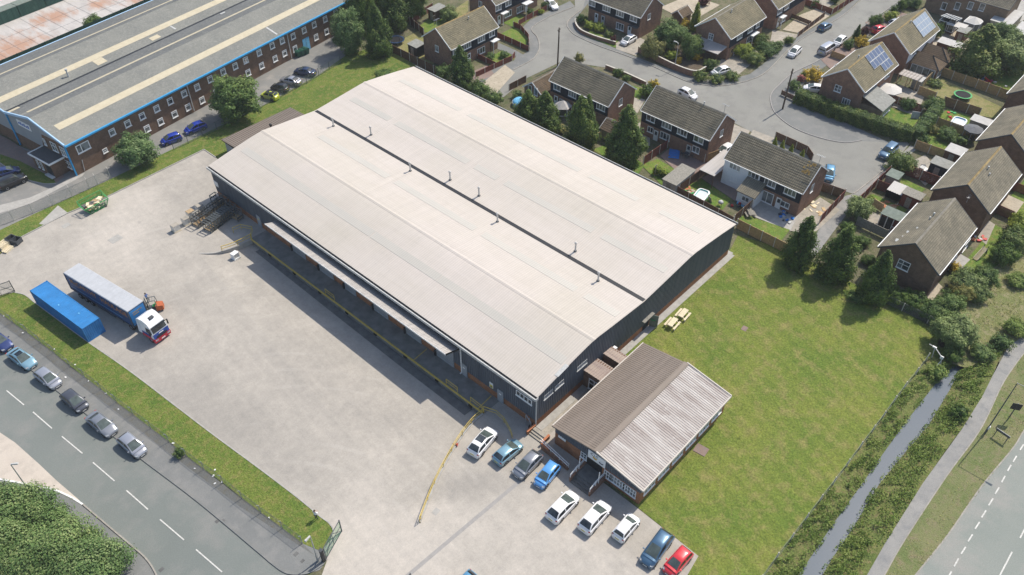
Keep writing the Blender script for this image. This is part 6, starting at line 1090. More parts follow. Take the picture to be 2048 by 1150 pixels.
CARS = [
 ('dark blue car at the left edge, rearmost of the roadside line','saloon',(-22,667),(16,694),'paint_ink','cars parked along the road'), ('light teal car with a dark sunroof parked on the road','saloon',(23,702),(64,730),'paint_pale_teal','cars parked along the road'), ('silver grey car on the road between the teal and the dark car','hatch',(72,738),(119,773),'paint_silver','cars parked along the road'),
 ('dark charcoal car on the road with pale bonnet glints','hatch',(128,784),(169,818),'paint_dark_grey','cars parked along the road'), ('mid grey saloon on the road behind the front silver car','saloon',(177,827),(229,868),'paint_grey','cars parked along the road'), ('silver hatchback at the front of the roadside line','hatch',(241,870),(287,909),'paint_silver','cars parked along the road'),
 ('white crossover with dark glass roof nearest the yellow railing','crossover',(944,908),(987,857),'paint_white','cars in the works car park'), ('pale teal hatchback beside the white glass roofed crossover','hatch',(994,921),(1038,884),'paint_pale_teal','cars in the works car park'), ('grey rounded coupe nose out beside the brick ramp wall','hatch',(1078,905),(1032,951),'paint_grey','cars in the works car park'), ('bright sky blue small car nose out by the entrance ramp','small',(1112,927),(1076,970),'paint_blue','cars in the works car park'),
 ('white people carrier facing the entrance steps, leftmost of three white cars','crossover',(1103,1036),(1149,988),'paint_white','cars in the works car park'), ('white crossover parked between two other white cars','crossover',(1169,1057),(1211,1009),'paint_white','cars in the works car park'), ('small white hatchback at the end of the white trio','small',(1236,1074),(1270,1033),'paint_white','cars in the works car park'), ('dark steel blue people carrier nose out beside the red car','estate',(1337,1064),(1290,1128),'paint_steel_blue','cars in the works car park'), ('bright red small car at the car park corner','small',(1375,1101),(1336,1144),'paint_red','cars in the works car park'),
 ('blue car cut by the bottom edge, alone on the pale yard','hatch',(946,1153),(902,1197),'paint_mid_blue'),
 ('yellow hatchback with black roof beside the round tree','small',(554,194),(524,186),'paint_yellow','cars along the factory drive'), ('black hatchback between the yellow and the silver car','small',(577,178),(541,170),'paint_black','cars along the factory drive'), ('silver saloon beside the factory wall','saloon',(602,165),(560,155),'paint_silver','cars along the factory drive'), ('navy saloon nearest the green bins','saloon',(632,146),(587,138),'paint_navy','cars along the factory drive'),
 ('royal blue hatchback below the factory windows by the round bush','small',(360,271),(323,284),'paint_royal','cars along the factory drive'), ('royal blue off roader behind the smaller royal blue car','hatch',(410,247),(370,262),'paint_royal','cars along the factory drive'), ('black off roader at the left edge with silver side','suv',(2,372),(46,353),'paint_black'), ('dark blue car behind the black off roader at the left edge','hatch',(-6,348),(31,338),'paint_ink'),
 ('white hatchback on the sloping driveway between two gardens','hatch',(1267,74),(1247,85),'paint_white'), ('white hatchback in the cul-de-sac road beyond the brown roof','hatch',(1361,179),(1391,194),'paint_white'), ('white car half hidden by hedge bushes','hatch',(1463,136),(1420,147),'paint_white'), ('white car at the top edge beside the dark round bush','saloon',(1092,-1),(1114,17),'paint_white'),
 ('white car driving down the long road past the van','hatch',(1601,92),(1577,114),'paint_white'), ('silver grey van parked on the long road','van',(1640,107),(1668,89),'paint_silver'), ('white hatchback in front of the silver van','hatch',(1691,73),(1668,90),'paint_white'), ('dark blue estate car heading up the long road','hatch',(1637,60),(1663,44),'paint_steel_blue'), ('dark red car on the driveway behind the purple bush','hatch',(1748,61),(1772,54),'paint_red'), ('pale car behind the house with the large solar panels','hatch',(1781,49),(1803,40),'paint_silver'),
 ('white car tucked behind the long clipped hedge','hatch',(1644,178),(1612,174),'paint_white'), ('metallic blue hatchback at the end of the cul-de-sac','hatch',(1661,330),(1657,361),'paint_mid_blue'), ('dark four by four parked by the alley entrance','suv',(1789,291),(1763,315),'paint_steel_blue'), ('white car peeping out beside the white walled house carport','hatch',(1459,294),(1440,305),'paint_white')]
cars = {}
for c in CARS: cars[c[0]] = car(*c)
def sunroof(key, x0, x1, w_, z):
    mb = MB(); mb.add([(x0,-w_,z),(x1,-w_,z),(x1,w_,z),(x0,w_,z),(x0,-w_,z-.06),(x1,-w_,z-.06),(x1,w_,z-.06),(x0,w_,z-.06)], [(0,1,2,3),(0,4,5,1),(1,5,6,2),(2,6,7,3),(3,7,4,0)])
    o = [cars[k] for k in cars if key in k][0]; mb.build('sunroof', 'glass_dark', o)
sunroof('dark glass roof', -.85, .08, .5, 1.655); sunroof('dark sunroof', -.55, .15, .42, 1.475); 
o = [cars[k] for k in cars if 'black roof' in k][0]; mb = MB(); mb.add([(-1.3,-.52,1.535),(.4,-.52,1.52),(.4,.52,1.52),(-1.3,.52,1.535),(-1.3,-.52,1.47),(.4,-.52,1.46),(.4,.52,1.46),(-1.3,.52,1.47)], [(0,1,2,3),(0,4,5,1),(1,5,6,2),(2,6,7,3),(3,7,4,0)]); mb.build('roof_panel', 'black_paint', o)
# articulated lorry
lb_, lf_ = (G(127,546,4)+G(160,527,4))/2, (G(255,624,4)+G(285,601.5,4))/2; dv = (lf_-lb_); la = math.atan2(dv.y, dv.x)
LO = thing('articulated_lorry', 'articulated lorry with blue curtain trailer and white, blue and red cab', 'lorry', (lf_.x, lf_.y, 0), la); TL = 13.6
mb = MB(); mb.box(-TL, -1.24, 1.15, 0, 1.24, 3.93); tr = mb.build('trailer', 'trailer_blue', LO)
mb = MB(); mb.add([(-TL-.03,-1.28,3.92),(.03,-1.28,3.92),(.03,1.28,3.92),(-TL-.03,1.28,3.92),(-TL-.03,-1.2,4.02),(.03,-1.2,4.02),(.03,1.2,4.02),(-TL-.03,1.2,4.02)], [(0,3,2,1),(4,5,6,7),(0,1,5,4),(1,2,6,5),(2,3,7,6),(3,0,4,7)]); trf = mb.build('trailer_roof', 'trailer_roof', tr)
mb = MB()
for x in np.arange(-TL+.65, 0, .65): mb.box(x-.02, -1.18, 4.015, x+.02, 1.18, 4.035)
mb.build('roof_bow', 'trailer_roof', trf)
mb = MB()
for x in (-TL, 0):
    for y in (-1.25, 1.25): mb.bar((x, y, 1.1), (x, y, 3.95), .1)
for y in (-1.26, 1.26): mb.bar((-TL, y, 1.15), (0, y, 1.15), .09, .16)
mb.box(.0, -1.05, 1.5, .04, 1.05, 1.6); mb.build('trailer_frame', 'steel_dark', tr)
mb = MB(); mb.box(.0, -1.12, 1.3, .035, 1.12, 3.75); mb.build('front_panel', 'container_blue', tr)
mb = MB(); mb.box(-TL+.4, -1.265, 1.78, -2, -1.245, 1.83); mb.build('curtain_stripe', 'light_blue', tr)
for tx, xa, xb in (('McCARTHY', -12.7, -6.9), ('HAULAGE', -6.0, -.5)):
    t_ = text_mesh('trailer_lettering', tx, 1.2, 'letter_orange', tr, Matrix.Identity(4), 1.05, .02)
    xs_ = [v.co.x for v in t_.data.vertices]; k_ = (xb-xa)/(max(xs_)-min(xs_)); t_.matrix_local = Matrix.Translation(((xa+xb)/2-(max(xs_)+min(xs_))/2*k_, -1.262, 3.05)) @ Matrix.Rotation(R(90), 4, 'X') @ Matrix.Diagonal((k_, 1, 1, 1))
for i, z in enumerate((3.2, 2.85)):
    mb = MB(); mb.box(.03, -.7, z, .05, .7-.5*i, z+.14); mb.build('small_lettering', 'ridge_ochre', tr)
def wheel_y(parent, x, y, r, w_=.3, rim='rim_alloy'):
    s_ = 1 if y > 0 else -1; mb = MB(); mb.lathe((x, y-s_*w_, r), [(r*.6, 0), (r, s_*.03), (r, s_*(w_-.04)), (r*.93, s_*w_), (r*.6, s_*w_)], 16, 0, 'y'); wl = mb.build('wheel', 'rubber', parent, smooth=40)
    mb = MB(); mb.lathe((x, y-s_*.05, r), [(r*.58, 0), (r*.58, s_*.03), (r*.25, s_*.07)], 12, 0, 'y'); mb.build('rim', rim, wl)
for x in (-11.9, -10.6, -9.3):
    for y in (-1.22, 1.22): wheel_y(tr, x, y, .5)
mb = MB(); mb.box(-TL+.2, -.45, .75, -.5, .45, 1.14); mb.box(-8.0, -1.2, .5, -4.2, -1.1, 1.0); mb.box(-8.0, 1.1, .5, -4.2, 1.2, 1.0)
for y in (-.9, .9): mb.bar((-3, y, .1), (-3, y, 1.2), .16)
mb.build('chassis', 'steel_dark', tr)
mb = MB(); mb.box(-1.6, -.5, .55, 3.8, .5, .95); mb.build('tractor_chassis', 'steel_dark', LO)
for x, y in ((-.9,-1.2),(-.9,1.2),(3.25,-1.22),(3.25,1.22)): wheel_y(LO, x, y, .5)
cab = MB(); sec = [(1.15, .62, 1.2), (1.15, 3.35, 1.18)]
def cabsec(x, z0, z1, w0, w1): return [(x,-w0,z0),(x,w0,z0),(x,w1,z1),(x,-w1,z1)]
V = cabsec(1.35,.75,3.62,1.22,1.12)+cabsec(2.2,.75,3.68,1.22,1.10)+cabsec(2.95,.7,3.35,1.22,1.08)+cabsec(3.35,.65,2.9,1.21,1.12)+cabsec(3.62,.62,1.85,1.17,1.19)+cabsec(3.68,.55,.9,1.12,1.12)
cab.add(V, [(i*4+k, (i+1)*4+k, (i+1)*4+(k+1)%4, i*4+(k+1)%4) for i in range(5) for k in range(4)]+[(3,2,1,0),(20,21,22,23)]); cb_ = cab.build('cab', 'cab_white', LO, smooth=25); cb_.location = (.42, 0, 0)
mb = MB(); mb.add([(.35,-.95,2.9),(.35,.95,2.9),(1.4,1.1,3.6),(1.4,-1.1,3.6),(.45,-1.2,.9),(.45,1.2,.9),(1.36,1.2,.9),(1.36,-1.2,.9)], [(0,3,2,1),(4,5,6,7),(0,4,7,3),(1,2,6,5),(0,1,5,4)]); mb.build('wind_deflector', 'cab_white', cb_)
mb = MB(); mb.box(3.1,-1.235,.62,3.74,1.235,.98); mb.add([(3.70,-1.0,.4),(3.78,-1.0,.95),(3.78,1.0,.95),(3.70,1.0,.4)], [(0,3,2,1)]); mb.box(1.3,-1.235,.72,3.1,-1.215,1.25); mb.box(1.3,1.215,.72,3.1,1.235,1.25); mb.box(3.1,-1.22,.36,3.72,1.22,.62); mb.build('bumper', 'cab_red', cb_)
mb = MB(); mb.add([(3.66,-1.17,1.0),(3.66,1.17,1.0),(3.64,1.18,1.78),(3.64,-1.18,1.78),(3.73,-1.15,1.0),(3.73,1.15,1.0),(3.66,1.16,1.78),(3.66,-1.16,1.78)], [(4,5,6,7),(0,4,7,3),(1,2,6,5),(3,7,6,2)]); mb.box(1.36,-1.235,1.25,3.1,-1.215,1.6); mb.box(1.36,1.215,1.25,3.1,1.235,1.6); mb.build('front_band', 'cab_blue', cb_)
mb = MB(); mb.box(3.72,-.8,1.05,3.755,.8,1.35); gr = mb.build('grille', 'black_paint', cb_); mb = MB(); mb.box(3.69,-.35,1.52,3.73,.35,1.64); mb.build('badge_lettering', 'white_paint', gr)
mb = MB(); mb.add([(3.645,-1.06,1.92),(3.645,1.06,1.92),(3.415,1.0,2.78),(3.415,-1.0,2.78)], [(0,1,2,3)]); mb.build('windscreen', 'glass_dark', cb_)
mb = MB(); mb.add([(3.42,-1.08,2.84),(3.42,1.08,2.84),(3.72,1.05,2.74),(3.72,-1.05,2.74)], [(0,1,2,3),(3,2,1,0)]); mb.build('sun_visor', 'glass_dark', cb_)
mb = MB(); mb.box(2.35,-.32,3.66,2.85,.32,3.63); mb.add([(2.15,-.38,3.69),(2.75,-.38,3.48),(2.75,.38,3.48),(2.15,.38,3.69)], [(0,1,2,3)]); mb.build('roof_hatch', 'dark_grey', cb_)
for s_ in (1, -1):
    mb = MB(); mb.add([(2.35,s_*1.215,1.75),(3.45,s_*1.225,1.75),(3.25,s_*1.165,2.6),(2.35,s_*1.165,2.6)], [(0,1,2,3) if s_ < 0 else (3,2,1,0)]); mb.build('side_window', 'glass_dark', cb_)
    mb = MB(); mb.cbox((3.5, s_*1.42, 2.25), (.16, .12, .8)); mb.bar((3.4, s_*1.15, 2.6), (3.5, s_*1.42, 2.6), .05); mb.bar((3.4, s_*1.15, 1.95), (3.5, s_*1.42, 1.95), .05); mb.build('mirror', 'black_paint', cb_)
    mb = MB(); mb.cbox((3.74, s_*.92, .78), (.08, .42, .2)); mb.build('headlight', 'lamp_clear', cb_)
    mb = MB(); mb.lathe((1.9, s_*.75, .55), [(.33, -.25), (.33, .25)], 12, 0, 'y'); mb.build('fuel_tank', 'galvanised', LO, smooth=40)
mb = MB(); mb.box(3.775,-.28,.52,3.80,.28,.66); mb.build('number_plate', 'white_paint', cb_)
# shipping container
c0, c1 = G(60.5,581,2.6), G(164,657,2.6); dv = c1-c0; ca = math.atan2(dv.y, dv.x); CO = thing('shipping_container', 'long bright blue shipping container on the grass edge beside the lorry', 'container', (c1.x, c1.y, 0), ca); n_ = 12.19
mb = MB(); corr(mb, (-n_,0,.15), (n_,0,0), (0,0,2.35), .28, .05); corr(mb, (0,2.44,.15), (-n_,0,0), (0,0,2.35), .28, .05); corr(mb, (0,0,.15), (0,2.44,0), (0,0,2.35), .28, .05); corr(mb, (-n_,2.44,.15), (0,-2.44,0), (0,0,2.35), .28, .05); mb.build('wall', 'container_blue', CO)
mb = MB(); corr(mb, (-n_,.03,2.55), (n_,0,0), (0,2.38,0), .5, .02); mb.build('roof', 'container_blue', CO)
mb = MB()
for x in (-n_, 0):
    for y in (0, 2.44): mb.bar((x, y, 0), (x, y, 2.59), .14)
    for z in (.09, 2.52): mb.bar((x, 0, z), (x, 2.44, z), .12)
for y in (0, 2.44):
    for z in (.09, 2.54): mb.bar((-n_, y, z), (0, y, z), .1)
mb.build('frame', 'container_blue', CO)
for k in range(2): mb = MB(); mb.cbox((-6.5+k*3.6, .7+k*.7, 2.582), (.25, .16, .01), .4*k); mb.build('scuff_mark', 'light_blue', CO)
# forklift
fp = G(309, 616, .4); FK = thing('forklift', 'orange forklift truck beside the lorry cab', 'forklift', (fp.x, fp.y, 0), R(150))
mb = MB(); mb.add([(-1.25,-.5,.25),(-.3,-.55,.25),(-.3,.55,.25),(-1.25,.5,.25),(-1.2,-.48,1.0),(-.3,-.55,1.1),(-.3,.55,1.1),(-1.2,.48,1.0)], [(0,3,2,1),(4,5,6,7),(0,1,5,4),(1,2,6,5),(2,3,7,6),(3,0,4,7)]); mb.build('counterweight', 'orange_paint', FK)
mb = MB(); mb.box(-.3,-.5,.25,.7,.5,.65); mb.box(-.3,-.3,.65,.15,.3,.85); mb.build('body', 'steel_dark', FK)
mb = MB()
for x, y in ((-.55,-.45),(-.55,.45),(.6,-.45),(.6,.45)): mb.bar((x, y, .65), (x*.85, y, 2.1), .07)
mb.bar((-.47,-.45,2.1),(.5,-.45,2.1),.07); mb.bar((-.47,.45,2.1),(.5,.45,2.1),.07)
for k in range(4): x = -.45+k*.31; mb.bar((x,-.45,2.12),(x,.45,2.12),.05)
mb.build('overhead_guard', 'steel_galv_dark', FK)
mb = MB(); mb.bar((.85,-.35,.1),(.85,-.35,2.3),.1); mb.bar((.85,.35,.1),(.85,.35,2.3),.1); mb.bar((.85,-.35,2.25),(.85,.35,2.25),.08); mb.bar((.95,-.45,.5),(.95,.45,.5),.06,.4); mb.build('mast', 'steel_galv_dark', FK)
for y in (-.25, .25): mb = MB(); mb.box(.9, y-.06, .1, 2.0, y+.06, .16); mb.build('fork', 'steel_dark', FK)
mb = MB(); mb.box(-.3,-.25,.85,.1,.25,.95); mb.box(-.36,-.25,.9,-.28,.25,1.4); mb.build('seat', 'green_steel', FK)
for x, y, r_ in ((.5,-.5,.32),(.5,.5,.32),(-.8,-.48,.26),(-.8,.48,.26)): wheel_y(FK, x, y, r_, .2, 'pale_grey')
# ------------------------------------------------------------------ people
def person(label, loc, rz_, joints, top, legs, hair='hair'):
    """one continuous skinned figure; joints is a dict of named points, x is forward"""
    J = dict(pelvis=(0,0,.95), waist=(0,0,1.08), chest=(0,0,1.34), neck=(.0,0,1.50), head=(.02,0,1.60), crown=(.02,0,1.72), face=(.075,0,1.60),
        hipL=(0,.10,.90), hipR=(0,-.10,.90), kneeL=(.02,.11,.50), kneeR=(.02,-.11,.50), ankL=(0,.12,.09), ankR=(0,-.12,.09), toeL=(.17,.13,.04), toeR=(.17,-.13,.04), shL=(0,.19,1.43), shR=(0,-.19,1.43))
    J.update(joints); nm = list(J); vs = [J[k] for k in nm]; ix = {k: i for i, k in enumerate(nm)}
    E_ = [('pelvis','waist'),('waist','chest'),('chest','neck'),('neck','head'),('head','crown'),('head','face'),('pelvis','hipL'),('pelvis','hipR'),('hipL','kneeL'),('hipR','kneeR'),('kneeL','ankL'),('kneeR','ankR'),('ankL','toeL'),('ankR','toeR'),('chest','shL'),('chest','shR'),('shL','elL'),('shR','elR'),('elL','wrL'),('elR','wrR'),('wrL','haL'),('wrR','haR')]
    ed = [(ix[a], ix[b_]) for a, b_ in E_]
    rad = dict(pelvis=.145, waist=.13, chest=.155, neck=.062, head=.095, crown=.06, face=.05, hipL=.095, hipR=.095, kneeL=.062, kneeR=.062, ankL=.045, ankR=.045, toeL=.04, toeR=.04, shL=.07, shR=.07, elL=.045, elR=.045, wrL=.03, wrR=.03, haL=.036, haR=.036)
    rr_ = [rad[k] for k in nm]
    for s_ in 'LR':
        h, wv = Vector(J['ha'+s_]), Vector(J['wr'+s_]); d = (h-wv).normalized(); sd_ = d.cross(Vector((0,0,1))); sd_ = (sd_ if sd_.length > .1 else Vector((0,1,0))).normalized(); dn = d.cross(sd_).normalized(); dn = dn if dn.z < 0 else -dn
        for k, ln in ((-1.5,.075),(-.5,.09),(.5,.085),(1.5,.065),(3,.06)):
            b0 = h+sd_*(.016*k); b1 = b0+d*(ln*.55)+dn*.01; b2 = b1+d*(ln*.3)+dn*.035
            if k == 3: b1 = h+sd_*.045+d*.01; b2 = b1+d*.045+dn*.015
            i0 = len(vs); vs += [tuple(b1), tuple(b2)]; rr_ += [.009, .008]; ed += [(ix['ha'+s_], i0), (i0, i0+1)]
    me = bpy.data.meshes.new('p'); me.from_pydata(vs, ed, []); ob_ = bpy.data.objects.new('p', me); COL.objects.link(ob_)
    sk = ob_.modifiers.new('s', 'SKIN'); ob_.modifiers.new('d', 'SUBSURF').levels = 2
    for i, v in enumerate(me.skin_vertices[0].data): v.radius = (rr_[i], rr_[i]); v.use_root = (i == ix['pelvis'])
    bpy.context.view_layer.update(); m2 = bpy.data.meshes.new_from_object(ob_.evaluated_get(bpy.context.evaluated_depsgraph_get())); bpy.data.objects.remove(ob_)
    for m in ('skin', top, legs, 'cloth_dark'): m2.materials.append(M[m])
    wz = [Vector(J['wrL']), Vector(J['wrR'])]
    for p in m2.polygons:
        c = p.center; k = 1
        if c.z > J['neck'][2]-.02 and abs(c.y-J['neck'][1]) < .16: k = 0
        elif min((c-q).length for q in (Vector(J['haL']), Vector(J['haR']))) < .12 or min((c-q).length for q in wz) < .03: k = 0
        elif c.z < .10: k = 3
        elif c.z < J['pelvis'][2]+.02 and min((c-q).length for q in wz) > .2: k = 2
        p.material_index = k; p.use_smooth = True
    t = thing('person', label, 'person', loc, rz_); m2.name = 'body'; link('body', m2, t)
    hd = Vector(J['head']); mb = MB(); V = []
    mb.lathe((hd.x-.015, hd.y, hd.z+.0), [(.085,-.03),(.108,.03),(.105,.08),(.075,.125),(.02,.145)], 12); mb.build('hair', hair, t, smooth=60)
    f_ = Vector(J['face']); mb = MB()
    for y in (-.033, .033): mb.lathe((f_.x+.045, f_.y+y, f_.z+.01), [(.004,-.008),(.011,0),(.004,.008)], 6)
    mb.build('eye', 'cloth_dark', t); mb = MB(); mb.add([(f_.x+.045,f_.y-.012,f_.z-.025),(f_.x+.045,f_.y+.012,f_.z-.025),(f_.x+.045,f_.y,f_.z+.01),(f_.x+.068,f_.y,f_.z-.02)], [(0,1,3),(1,2,3),(2,0,3)]); mb.box(f_.x+.03,f_.y-.022,f_.z-.055,f_.x+.048,f_.y+.022,f_.z-.047); mb.build('nose', 'skin', t)
    return t
pp = G(633, 1038, 0)
person('person in a white top and dark trousers standing on the verge near the gate', (pp.x, pp.y, .0), R(20), dict(elL=(.06,.25,1.15), elR=(.06,-.25,1.15), wrL=(.27,.13,1.15), wrR=(.27,-.13,1.15), haL=(.34,.09,1.17), haR=(.34,-.09,1.17), head=(.04,0,1.60), face=(.10,0,1.58)), 'cloth_white', 'cloth_dark')
pp = G(297, 604, 0)
person('person in a blue shirt and pale shorts standing behind the forklift', (pp.x, pp.y, .0), R(-60), dict(elL=(.05,.30,1.16), elR=(.10,-.27,1.17), wrL=(.24,.26,1.08), wrR=(.32,-.16,1.10), haL=(.32,.23,1.07), haR=(.40,-.12,1.10), kneeL=(.10,.12,.52), ankL=(.06,.13,.09), toeL=(.23,.14,.04)), 'cloth_blue', 'cloth_dark')
# ------------------------------------------------------------------ fences, gates, rails
def panel_fence(label, px, h=1.75, mat='brown_timber', post='concrete_post', gap=2.4, name='garden_fence', world=False, th=.05):
    P = [Vector(p) for p in (px if world else W(px))]; o = P[0]; t = thing(name, label, 'fence', (o.x, o.y, 0)); mb = MB(); pm = None; cap = MB()
    for i in range(len(P)-1):
        a, b_ = P[i]-o, P[i+1]-o; L = (b_-a).length; n = max(1, round(L/gap)); d = (b_-a)/n
        for k in range(n):
            p, q = a+d*k, a+d*(k+1); dd = (q-p).normalized(); z = h*random.uniform(.97, 1.0); s_ = Vector((-dd.y, dd.x))*th
            nb = max(3, int((q-p).length/.16))
            for j in range(nb):
                u, v = p+(q-p)*(j/nb), p+(q-p)*((j+.93)/nb); off = s_*(.25 if j % 2 else 0)
                mb.bar((u.x+off.x, u.y+off.y, (z+.1)/2), (v.x+off.x, v.y+off.y, (z+.1)/2), .022, z-.12)
            if post == 'concrete_post': mb.bar((p.x, p.y, .09), (q.x, q.y, .09), .05, .2)
            cap.bar((p.x, p.y, z+.02), (q.x, q.y, z+.02), .07, .035)
        for k in range(n+1 if i == len(P)-2 else n):
            p = a+d*k
            if pm is None:
                m_ = MB(); m_.bar((0, 0, -.1), (0, 0, h+.10), .11); po = m_.build('post', post, t, loc=(p.x, p.y, 0)); pm = po
            else: po = pm.copy(); COL.objects.link(po); po.parent = t; po.location = (p.x, p.y, 0)
    mb.build('panel', mat, t); cap.build('capping', mat, t); return t
def wire_fence(label, posts, h=1.9, mesh='wire_mesh', crank=0.0, post='concrete_post', name='wire_fence', side=1, zpx=0.0, wp=.10):
    P = [Vector(G2(p[0], p[1], zpx)) for p in posts]; o = P[0]; t = thing(name, label, 'fence', (o.x, o.y, 0)); pm = None; ms = MB(); wr = MB()
    d = (P[-1]-P[0]).normalized(); nrm = Vector((-d.y, d.x))*side
    for i, p in enumerate(P):
        q = p-o
        if pm is None:
            m_ = MB(); m_.bar((0, 0, -.1), (0, 0, h), wp)
            if crank: m_.bar((0, 0, h-.03), (nrm.x*crank, nrm.y*crank, h+crank*1.1), wp*.8)
            po = m_.build('post', post, t, loc=(q.x, q.y, 0)); pm = po
        else: po = pm.copy(); COL.objects.link(po); po.parent = t; po.location = (q.x, q.y, 0)
        if i:
            a = P[i-1]-o; ms.add([(a.x, a.y, .02), (q.x, q.y, .02), (q.x, q.y, h-.05), (a.x, a.y, h-.05)], [(0,1,2,3)])
            for z in (h-.06, .1): wr.bar((a.x, a.y, z), (q.x, q.y, z), .022)
            if crank:
                for f_ in (): wr.bar((a.x+nrm.x*crank*f_, a.y+nrm.y*crank*f_, h+crank*1.1*f_), (q.x+nrm.x*crank*f_, q.y+nrm.y*crank*f_, h+crank*1.1*f_), .02)
    ms.build('netting', mesh, t); wr.build('line_wire', 'steel_dark', t); return t
BR, RB, TN, GT = 'brown_timber', 'red_brown_timber', 'tan_timber', 'grey_timber'
FEN = [
 ('dark panel fence with white posts behind the grass bank at the warehouse far end',[(769,97),(820,122),(884,155)],1.7,BR), ('brown panel fence along the warehouse side below the aqua paddling pool',[(1346,386),(1405,419),(1464,452)],1.7,BR), ('tan panel fence ending at the first lawn conifer',[(1472,456),(1521,481),(1572,507)],1.8,TN), ('dark fence with tall pale posts between the grey shed and the paddling pool',[(1357,387),(1416,344)],1.8,BR), ('dark fence with pale posts dividing the picnic bench garden from the toys',[(1466,448),(1514,406)],1.8,BR),
 ('red brown fence beside the alley at the house with loose timber',[(1686,397),(1637,449)],1.8,RB), ('dark fence closing the yard of loose timber from the road',[(1640,381),(1686,397)],1.7,BR), ('long red brown fence following the alley past the slatted arbour',[(1776,350),(1750,374),(1724,401),(1698,425)],1.8,RB), ('red fence between the pale clutter and the white fabric shade',[(1805,347),(1872,373)],1.9,RB), ('red brown fence between the arbour lawn and the tan roofed shed',[(1751,377),(1806,398)],1.7,RB), ('weathered grey fence below the silvery tree and paved patio',[(1711,450),(1770,478)],1.7,GT),
 ('tan fence at the hedge end above the mottled shrub',[(1827,297),(1914,327)],1.7,TN), ('long tan fence between the two trampoline gardens',[(1879,151),(1950,176),(2016,200)],1.8,TN), ('pale slim fence rising past the pergola to the golden conifer',[(1846,173),(1914,107)],1.7,'timber'), ('tan fence between the parasol patio and the dry lawn',[(1833,188),(1868,201)],1.7,TN), ('dark fence between the dry lawn and the paddling pool lawn',[(1884,210),(1956,234)],1.8,BR), ('red brown fence around the small lawn behind the hedge',[(1771,200),(1842,226)],1.5,RB), ('short grey fence beside the garden furniture behind the hedge',[(1760,238),(1784,212)],1.4,GT), ('fence beside the paddling pool lawn running to the dark umbrella',[(1871,250),(1952,279)],1.6,TN),
 ('red brown fence between the two lawns below the navy backed house',[(1286,330),(1334,296)],1.7,RB), ('light timber fence behind the tall broad conifer',[(1186,287),(1228,261)],1.6,'timber'), ('dark red low fence round the front lawn with two round bushes',[(951,155),(1024,121),(1030,113)],1.1,RB), ('dark red low fence dividing the small front lawn from the patio',[(953,116),(992,135)],1.1,RB), ('red low fence along the front drive of the top house',[(994,74),(1024,87),(1058,103)],1.1,RB), ('curved red fence round the lawn at the road bend',[(1058,96),(1057,78),(1042,60),(1027,53)],1.1,RB), ('red and green fence along the pavement by the white porch',[(1037,51),(1066,34),(1094,20)],1.1,RB), ('dark fence in front of the tiled garage yard',[(1018,182),(1052,164)],1.4,BR),
 ('dark fence beside the trampoline with blue rim',[(812,41),(848,72)],1.7,BR), ('red fence with white posts by the brown felt roofed shed',[(826,45),(866,20)],1.6,RB), ('dark fence along the pavement beside the gravel garden',[(1594,75),(1648,34)],1.2,BR), ('brown low fence dividing the gravel garden in two',[(1577,34),(1620,51)],1.0,BR), ('red brown fence at the top beside the paved front garden',[(1602,6),(1663,29),(1708,0)],1.3,RB), ('short tan fence by the silver van driveway',[(1660,113),(1688,123)],1.3,TN), ('dark fence enclosing four tiny lime conifers',[(1549,278),(1612,307),(1623,323)],1.5,BR), ('short brown board fence by the leaning pole at the hedge start',[(1562,190),(1588,202)],1.0,BR), ('red fence behind the ditch house lawn at the right',[(1986,424),(2022,440)],1.6,RB), ('red brown fence at the right edge above the gravel patio',[(2014,376),(2052,392)],1.6,RB),
 ('slatted arbour screen beside the silvery tree',[(1744,413),(1762,424)],1.5,'timber'), ('tan fence panels between carport and paved patio of the navy backed house',[(1408,326),(1436,316)],1.7,TN)]
for lb, px, h_, mt in FEN: panel_fence(lb, px, h_, mt, 'concrete_post' if mt in (BR, RB, TN) and h_ > 1.05 else mt)
def brick_wall(label, px, h, mat='brick_red', sm=True):
    p = W(px); mb = MB(); ribbon(mb, smooth_line(p) if sm else p, .24, -.05, h); o = tag(mb.build('garden_wall', mat), label, 'wall'); cp = MB(); ribbon(cp, smooth_line(p) if sm else p, .32, h+.002, h+.07); cp.build('coping', 'concrete_post', o); return o
brick_wall('low curved brick wall at the road corner in front of the navy fronted house', [(1150,44),(1152,54),(1160,64),(1175,72),(1200,81),(1231,90)], .7); brick_wall('long brick wall under the corner shrubs by the estate lamp post', [(1276,104),(1310,121),(1345,138),(1376,150),(1395,152),(1410,144)], 1.2); brick_wall('low brick wall along the front of the telegraph pole house', [(1211,137),(1252,153),(1291,171)], .8, 'brick_red', False)
FP_ = [(605,1087),(565,1057),(522,1026),(484,997),(446,966),(408,939),(373,913),(338,884),(302,857),(267,830),(233,805),(202,779),(169,754),(141,734),(108,706),(81,686),(54,665),(26,646),(0,627),(-26,608)]
wire_fence('wire fence on cranked concrete posts along the roadside grass verge', FP_, 1.5, 'wire_mesh', .22, 'galvanised', side=1, wp=.075)
wire_fence('wire fence on leaning posts along the factory drive', [(681,127),(659,139),(638,152),(614,167),(594,177),(570,190),(545,203),(518,217),(490,231),(462,246),(434,260),(406,273),(377,287),(348,300)], 1.7, 'wire_mesh', .0, 'steel_dark', wp=.07)
wire_fence('wire fence across the grass below the factory corner', [(222,357),(196,370),(180,378),(145,394),(106,411),(67,427),(28,442),(-15,459)], 1.9, 'wire_mesh', .3, 'concrete_post', side=-1, wp=.08)
wire_fence('wire fence on white topped posts along the ditch', [(1860,706),(1838,735),(1815,763),(1794,791),(1772,822),(1751,850),(1726,883),(1700,918),(1673,954),(1646,989),(1618,1026),(1588,1066),(1558,1105),(1526,1150)], 1.5, 'wire_mesh', 0, 'concrete_post', zpx=1.5, wp=.11)
